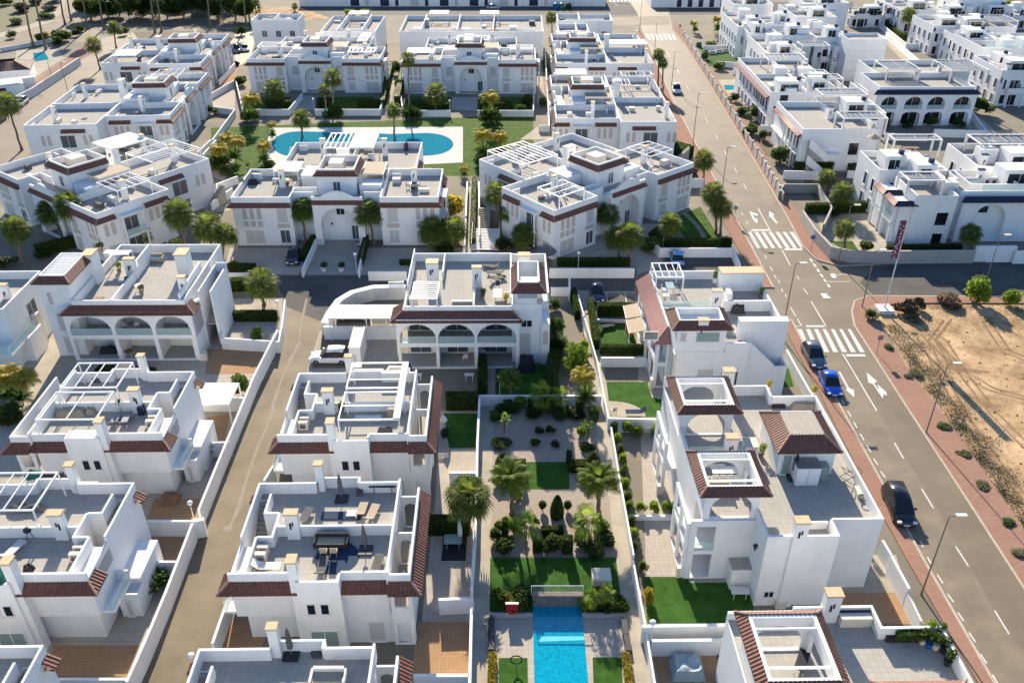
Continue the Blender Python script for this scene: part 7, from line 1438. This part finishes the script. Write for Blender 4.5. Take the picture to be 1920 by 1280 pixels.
for i,(x,y) in enumerate([(1192,585),(1198,612)]):
    a = pos(x,y,2.6); t = thing('awning',['farther','nearer'][i]+' cream striped awning beside the rose tile slope','awning',a); b = MB()
    for k_ in range(5): b.add([(-1.3,-1.5+.6*k_,0),(.9,-1.5+.6*k_,.5),(.9,-.9+.6*k_,.5),(-1.3,-.9+.6*k_,0),(-1.3,-1.5+.6*k_,-.04),(.9,-1.5+.6*k_,.46),(.9,-.9+.6*k_,.46),(-1.3,-.9+.6*k_,-.04)],[(0,1,2,3),(7,6,5,4),(0,4,5,1),(2,6,7,3),(3,7,4,0),(1,5,6,2)])
    b.build('canopy','fabriccream',t); b = MB(); b.bar((-1.3,-1.5,0),(-1.3,1.5,0),.04,6); b.build('front_bar','whitemetal',t); b = MB(); b.bar((-1.25,-1.45,-2.6),(-1.25,-1.45,0),.04,5); b.build('post','whitemetal',t)
chair(1150,775,.05,200,'greymetal','grey chair on the rounded patio'); lounger(1190,776,.05,180,'paintnavy','navy lounger on the rounded patio')
# big roof house
table(1360,893,T6,2.4,.9,'fabricwhite','long white table inside the nearer roof pavilion')
for i in range(4): chair(1338+14*i,903,T6,180,'whitemetal',['first','second','third','fourth'][i]+' white chair from the left along the near side of the long table')
sofa(1345,925,T6,0,'fabriccream','cream sofa seen through the front arch of the nearer pavilion')
t = thing('clothes_airer','dark folding airer beside the hipped stair tower','airer',pos(1593,898,T6)); b = MB(); [b.bar((-.7,y_,0),(.7,y_,1.0),.03,5) or b.bar((.7,y_,0),(-.7,y_,1.0),.03,5) for y_ in (-.35,.35)]; [b.bar((x_,-.35,1.0),(x_,.35,1.0),.02,4) for x_ in (-.7,-.3,.3,.7)]; b.build('frame','darkmetal',t)
parasol(1487,895,T6,'closed black parasol beside the white cabinet','fabricdark',2.5); cover(1505,762,T6,2.4,1.0,.6,'fabriccream','beige wavy cover behind the hipped tower'); slab('grate',1458,760,T6,1.2,.9,.25,'darkmetal','black outdoor cooker behind the hipped tower','cooker'); pot(1438,735,T6,'yellow plant in a pale pot at the chimney','leafyellow','creamwall',.25,1.0); pot(1523,745,T6,'yellow green plant in the corner behind the hipped tower','leafyellow','white2',.25,1.0); pot(1426,855,T6,'bright plant beside the hipped tower wall','leafbright'); slab('storage_box',1613,925,T6,.8,1.2,.3,'creamwall','cream box with a hose ring at the road parapet','box')
t = thing('hose_ring','green hose ring lying on the cream box','hose',pos(1618,932,T6+.35)); b = MB(); [b.bar((.35*math.cos(i*.52),.35*math.sin(i*.52),0),(.35*math.cos(i*.52+.52),.35*math.sin(i*.52+.52),0),.04,4) for i in range(12)]; b.build('hose','leaf',t)
table(1385,1118,.03,1.4,.8,'fabricwhite','white table on the shaded end of the large turf'); slab('air_conditioner',1462,1138,.0,.8,.35,.6,'creamwall','beige outdoor unit at the foot of the grooved wall','air conditioner')
cover(1288,1255,.03,2.4,2.0,.95,'coversilver','silver grey draped cover over a table on the bottom patio')
slab('planter',1705,1198,T6,3.2,.5,.4,'darkmetal','long dark planter on the counter house roof','planter'); hedge(1680,1194,1735,1194,.5,.5,'leafy green plants growing in the long dark planter','leaf',T6+.4,'plants','planter_plants')
for i,(x,y,m,pm) in enumerate([(1729,1205,'leafdark','creamwall'),(1740,1212,'leafdark','blue'),(1753,1215,'leaf','creamwall'),(1738,1190,'leafbright','stone'),(1757,1195,'leaf','stone'),(1768,1222,'leafdark','darkmetal'),(1775,1245,'leafdark','darkmetal')]): pot(x,y,T6,['pale pot with a dark plant next to the long planter','small blue pot among the roof plants','large cream pot among the roof plants','bright plant behind the blue pot','green plant in the corner of the counter house roof','dark plant pot along the road parapet, upper','dark plant pot along the road parapet, lower'][i],m,pm)
lounger(1502,1245,T6,60,'fabricdark','dark chair inside the bottom pavilion'); slab('ladder',1520,1200,T6,.6,.2,2.2,'greymetal','grey ladder leaning inside the bottom pavilion','ladder')
# pool side
slab('stone_block',1127,1087,.03,1.5,1.3,.7,'creamwall','white square block bench on the turf by the path','bench')
t = thing('pool_rail','white rail with glass above the far end of the pool','railing',(0,0,0)); a, c = G(996,1130), G(1092,1130); b = MB(); b.bar((a.x,a.y,1.9),(c.x,c.y,1.9),.035,6); b.build('handrail','whitemetal',t); b = MB(); [b.bar((a.x+(c.x-a.x)*i/24,a.y,1.22),(a.x+(c.x-a.x)*i/24,a.y,1.88),.012,4) for i in range(25)]; b.build('bars','whitemetal',t)
for q in (a,c): b = MB(); b.bar((q.x,q.y,0),(q.x,q.y,1.9),.035,6); b.build('post','whitemetal',t)
b = MB(); p0, p1 = G(998,1137), G(1092,1137); b.box(p0.x,p0.y,0,p1.x,p0.y+.45,1.2); tag(b.build('pool_end_wall','stone'),'low stone wall at the far end of the pool below the rail','wall')
wl([(918,1150),(999,1150)],.35,'low stone kerb of the left planted bed at the pool',.2,'stonewall'); wl([(1092,1150),(1172,1150)],.35,'low stone kerb of the right planted bed at the pool',.2,'stonewall')
def ring(x, y, z, r, t_, m, label, name, cat, stand=False):
    t = thing(name, label, cat, pos(x,y,z)); b = MB()
    for i in range(18):
        a, c = 2*math.pi*i/18, 2*math.pi*(i+1)/18
        b.bar((r*math.cos(a),0 if stand else r*math.sin(a),r*math.sin(a) if stand else 0),(r*math.cos(c),0 if stand else r*math.sin(c),r*math.sin(c) if stand else 0),t_,6)
    b.build('ring',m,t); return t
t = ring(960,1143,.75,.33,.1,'redplastic','red life ring on a post beside the pool','life_ring','life ring',True); b = MB(); b.box(-.45,.1,-.1,.45,.2,.5); b.build('board','redplastic',t); b = MB(); b.box(-.5,.08,.5,.5,.25,.58); b.build('board_cap','whitemetal',t); b = MB(); b.bar((0,.15,-.75),(0,.15,0),.04,5); b.build('post','greymetal',t)
t = ring(968,1236,.9,.42,.05,'darkmetal','black shower ring standing on the left pool deck','pool_shower','shower',True); b = MB(); b.bar((0,0,-.9),(0,0,-.4),.03,5); b.build('post','greymetal',t)
for i,(x,y) in enumerate([(921,1178),(921,1208),(1171,1180),(1176,1210)]):
    slab('bench',x,y,.02,.45,1.5,.4,'darkmetal',['upper left','lower left','upper right','lower right'][i]+' dark bench box beside the pool deck','bench')
hedge(924,1230,922,1290,.5,.5,'yellow green hedge strip at the left edge of the pool deck','leafyellow'); hedge(1173,1230,1180,1290,.5,.5,'yellow green hedge strip at the right edge of the pool deck','leafyellow')
# glass table patio
slab('rug',852,1027,.02,2.0,2.8,.02,'fabricdark','black rug under the glass table patio','rug'); table(850,1022,.05,1.5,1.1,'panegreen','teal glass topped table on the black rug'); parasol(863,1016,.05,'closed white parasol over the glass table','fabricwhite',2.9)
for i,(x,d) in enumerate([(836,90),(864,-90)]): chair(x,1025,.05,d,'fabricdark',['left','right'][i]+' dark chair at the glass table')
open_parasol(833,815,0,.4,'fabricwhite','slim white parasol in a black pot on the shaded turf patio',2.4); pot(833,818,.03,'black pot at the foot of the slim white parasol','leafdark','darkmetal',.4,.4)
cover(320,938,0,1.6,1.3,.8,'wood','brown round garden table in the yard below the balcony'); table(848,950,0,.8,.5,'fabricwhite','small white table beside the large palm')
for i,(x) in enumerate([607,640]): pot(x,508,.02,['left','right'][i]+' white trough planter on the driveway before the arched entrance','leafdark','white',.4,.9)
t = thing('stepped_deck','white slatted deck with rails at the foot of the narrow stepped path','deck',(0,0,0)); b = MB(); p0, p1 = G(884,470), G(937,438)
for i in range(14): y_ = p0.y+(p1.y-p0.y)*i/14; b.box(p0.x,y_,.1+.05*i,p1.x,y_+(p1.y-p0.y)/14*.85,.2+.05*i)
b.build('deck_boards','fabricwhite',t); b = MB()
for x_ in (p0.x,p1.x): b.bar((x_,p0.y,1.1),(x_,p1.y,1.8),.04,5); [b.bar((x_,p0.y+(p1.y-p0.y)*k_,0),(x_,p0.y+(p1.y-p0.y)*k_,1.1+.7*k_),.03,5) for k_ in (0,.5,1)]
b.build('handrail','whitemetal',t)
t = thing('garden_steps','flight of pale steps beside the palm right of the narrow path','steps',(0,0,0)); p0, p1 = G(896,440), G(912,410); b = MB()
for i in range(12): y_ = p0.y+(p1.y-p0.y)*i/12; b.box(p0.x,y_,0,p0.x+1.7,y_+(p1.y-p0.y)/12,.15+.15*i)
b.build('steps','path',t)
# modern garden furniture
for i,(x,y) in enumerate([(1335,102),(1348,100),(1358,98)]): sofa(x,y,.02,0,'fabricwhite',['left','middle','right'][i]+' white sofa on the patio above the small blue pool',1.6)
cover(1310,88,0,1.5,1.2,1.2,'fabricgreen','dark green garden canopy beside the small pool')
open_parasol(1637,265,7.0,1.1,'fabriccream','cream and rose parasol at the roof corner near the navy cap',1.2); table(1705,285,T6,2.6,.8,'wood','long wooden table under the slatted frame of the corner house'); table(1870,283,T6,1.6,1.2,'wood','wooden table under the wide slatted frame at the right edge'); parasol(1768,357,T6,'closed brown parasol standing on the white roof terrace','wood',3.4)
table(1668,150,T6,1.4,1.4,'fabricwhite','round white table on the arcade house roof',0,True)
for i,x in enumerate([1850,1863,1878]): chair(x,350,T6,0,'darkmetal',['left','middle','right'][i]+' dark chair on the gateway roof')
cover(1655,372,3.12,1.0,.8,.7,'fabriccream','cream cushion heap on the corner house balcony')
def bigplant(): pass

r_ = random.Random(21); b = MB()
for i in range(380):
    p = G(1700+500*r_.random(), 590+480*r_.random()); e_ = G(1640,600); n_ = G(1965,1060); t_ = (p.y-e_.y)/(n_.y-e_.y)
    if p.x < e_.x+(n_.x-e_.x)*t_+.8 or p.y > G(1700,574).y: continue
    k_ = r_.uniform(.04,.14); b.lathe((p.x,p.y,0),[(k_,0),(k_*.9,k_*.5),(.02,k_*.8)],5)
tag(b.build('loose_stones','track'), 'loose stones and clods scattered over the sand lot', None, None, 'stuff')
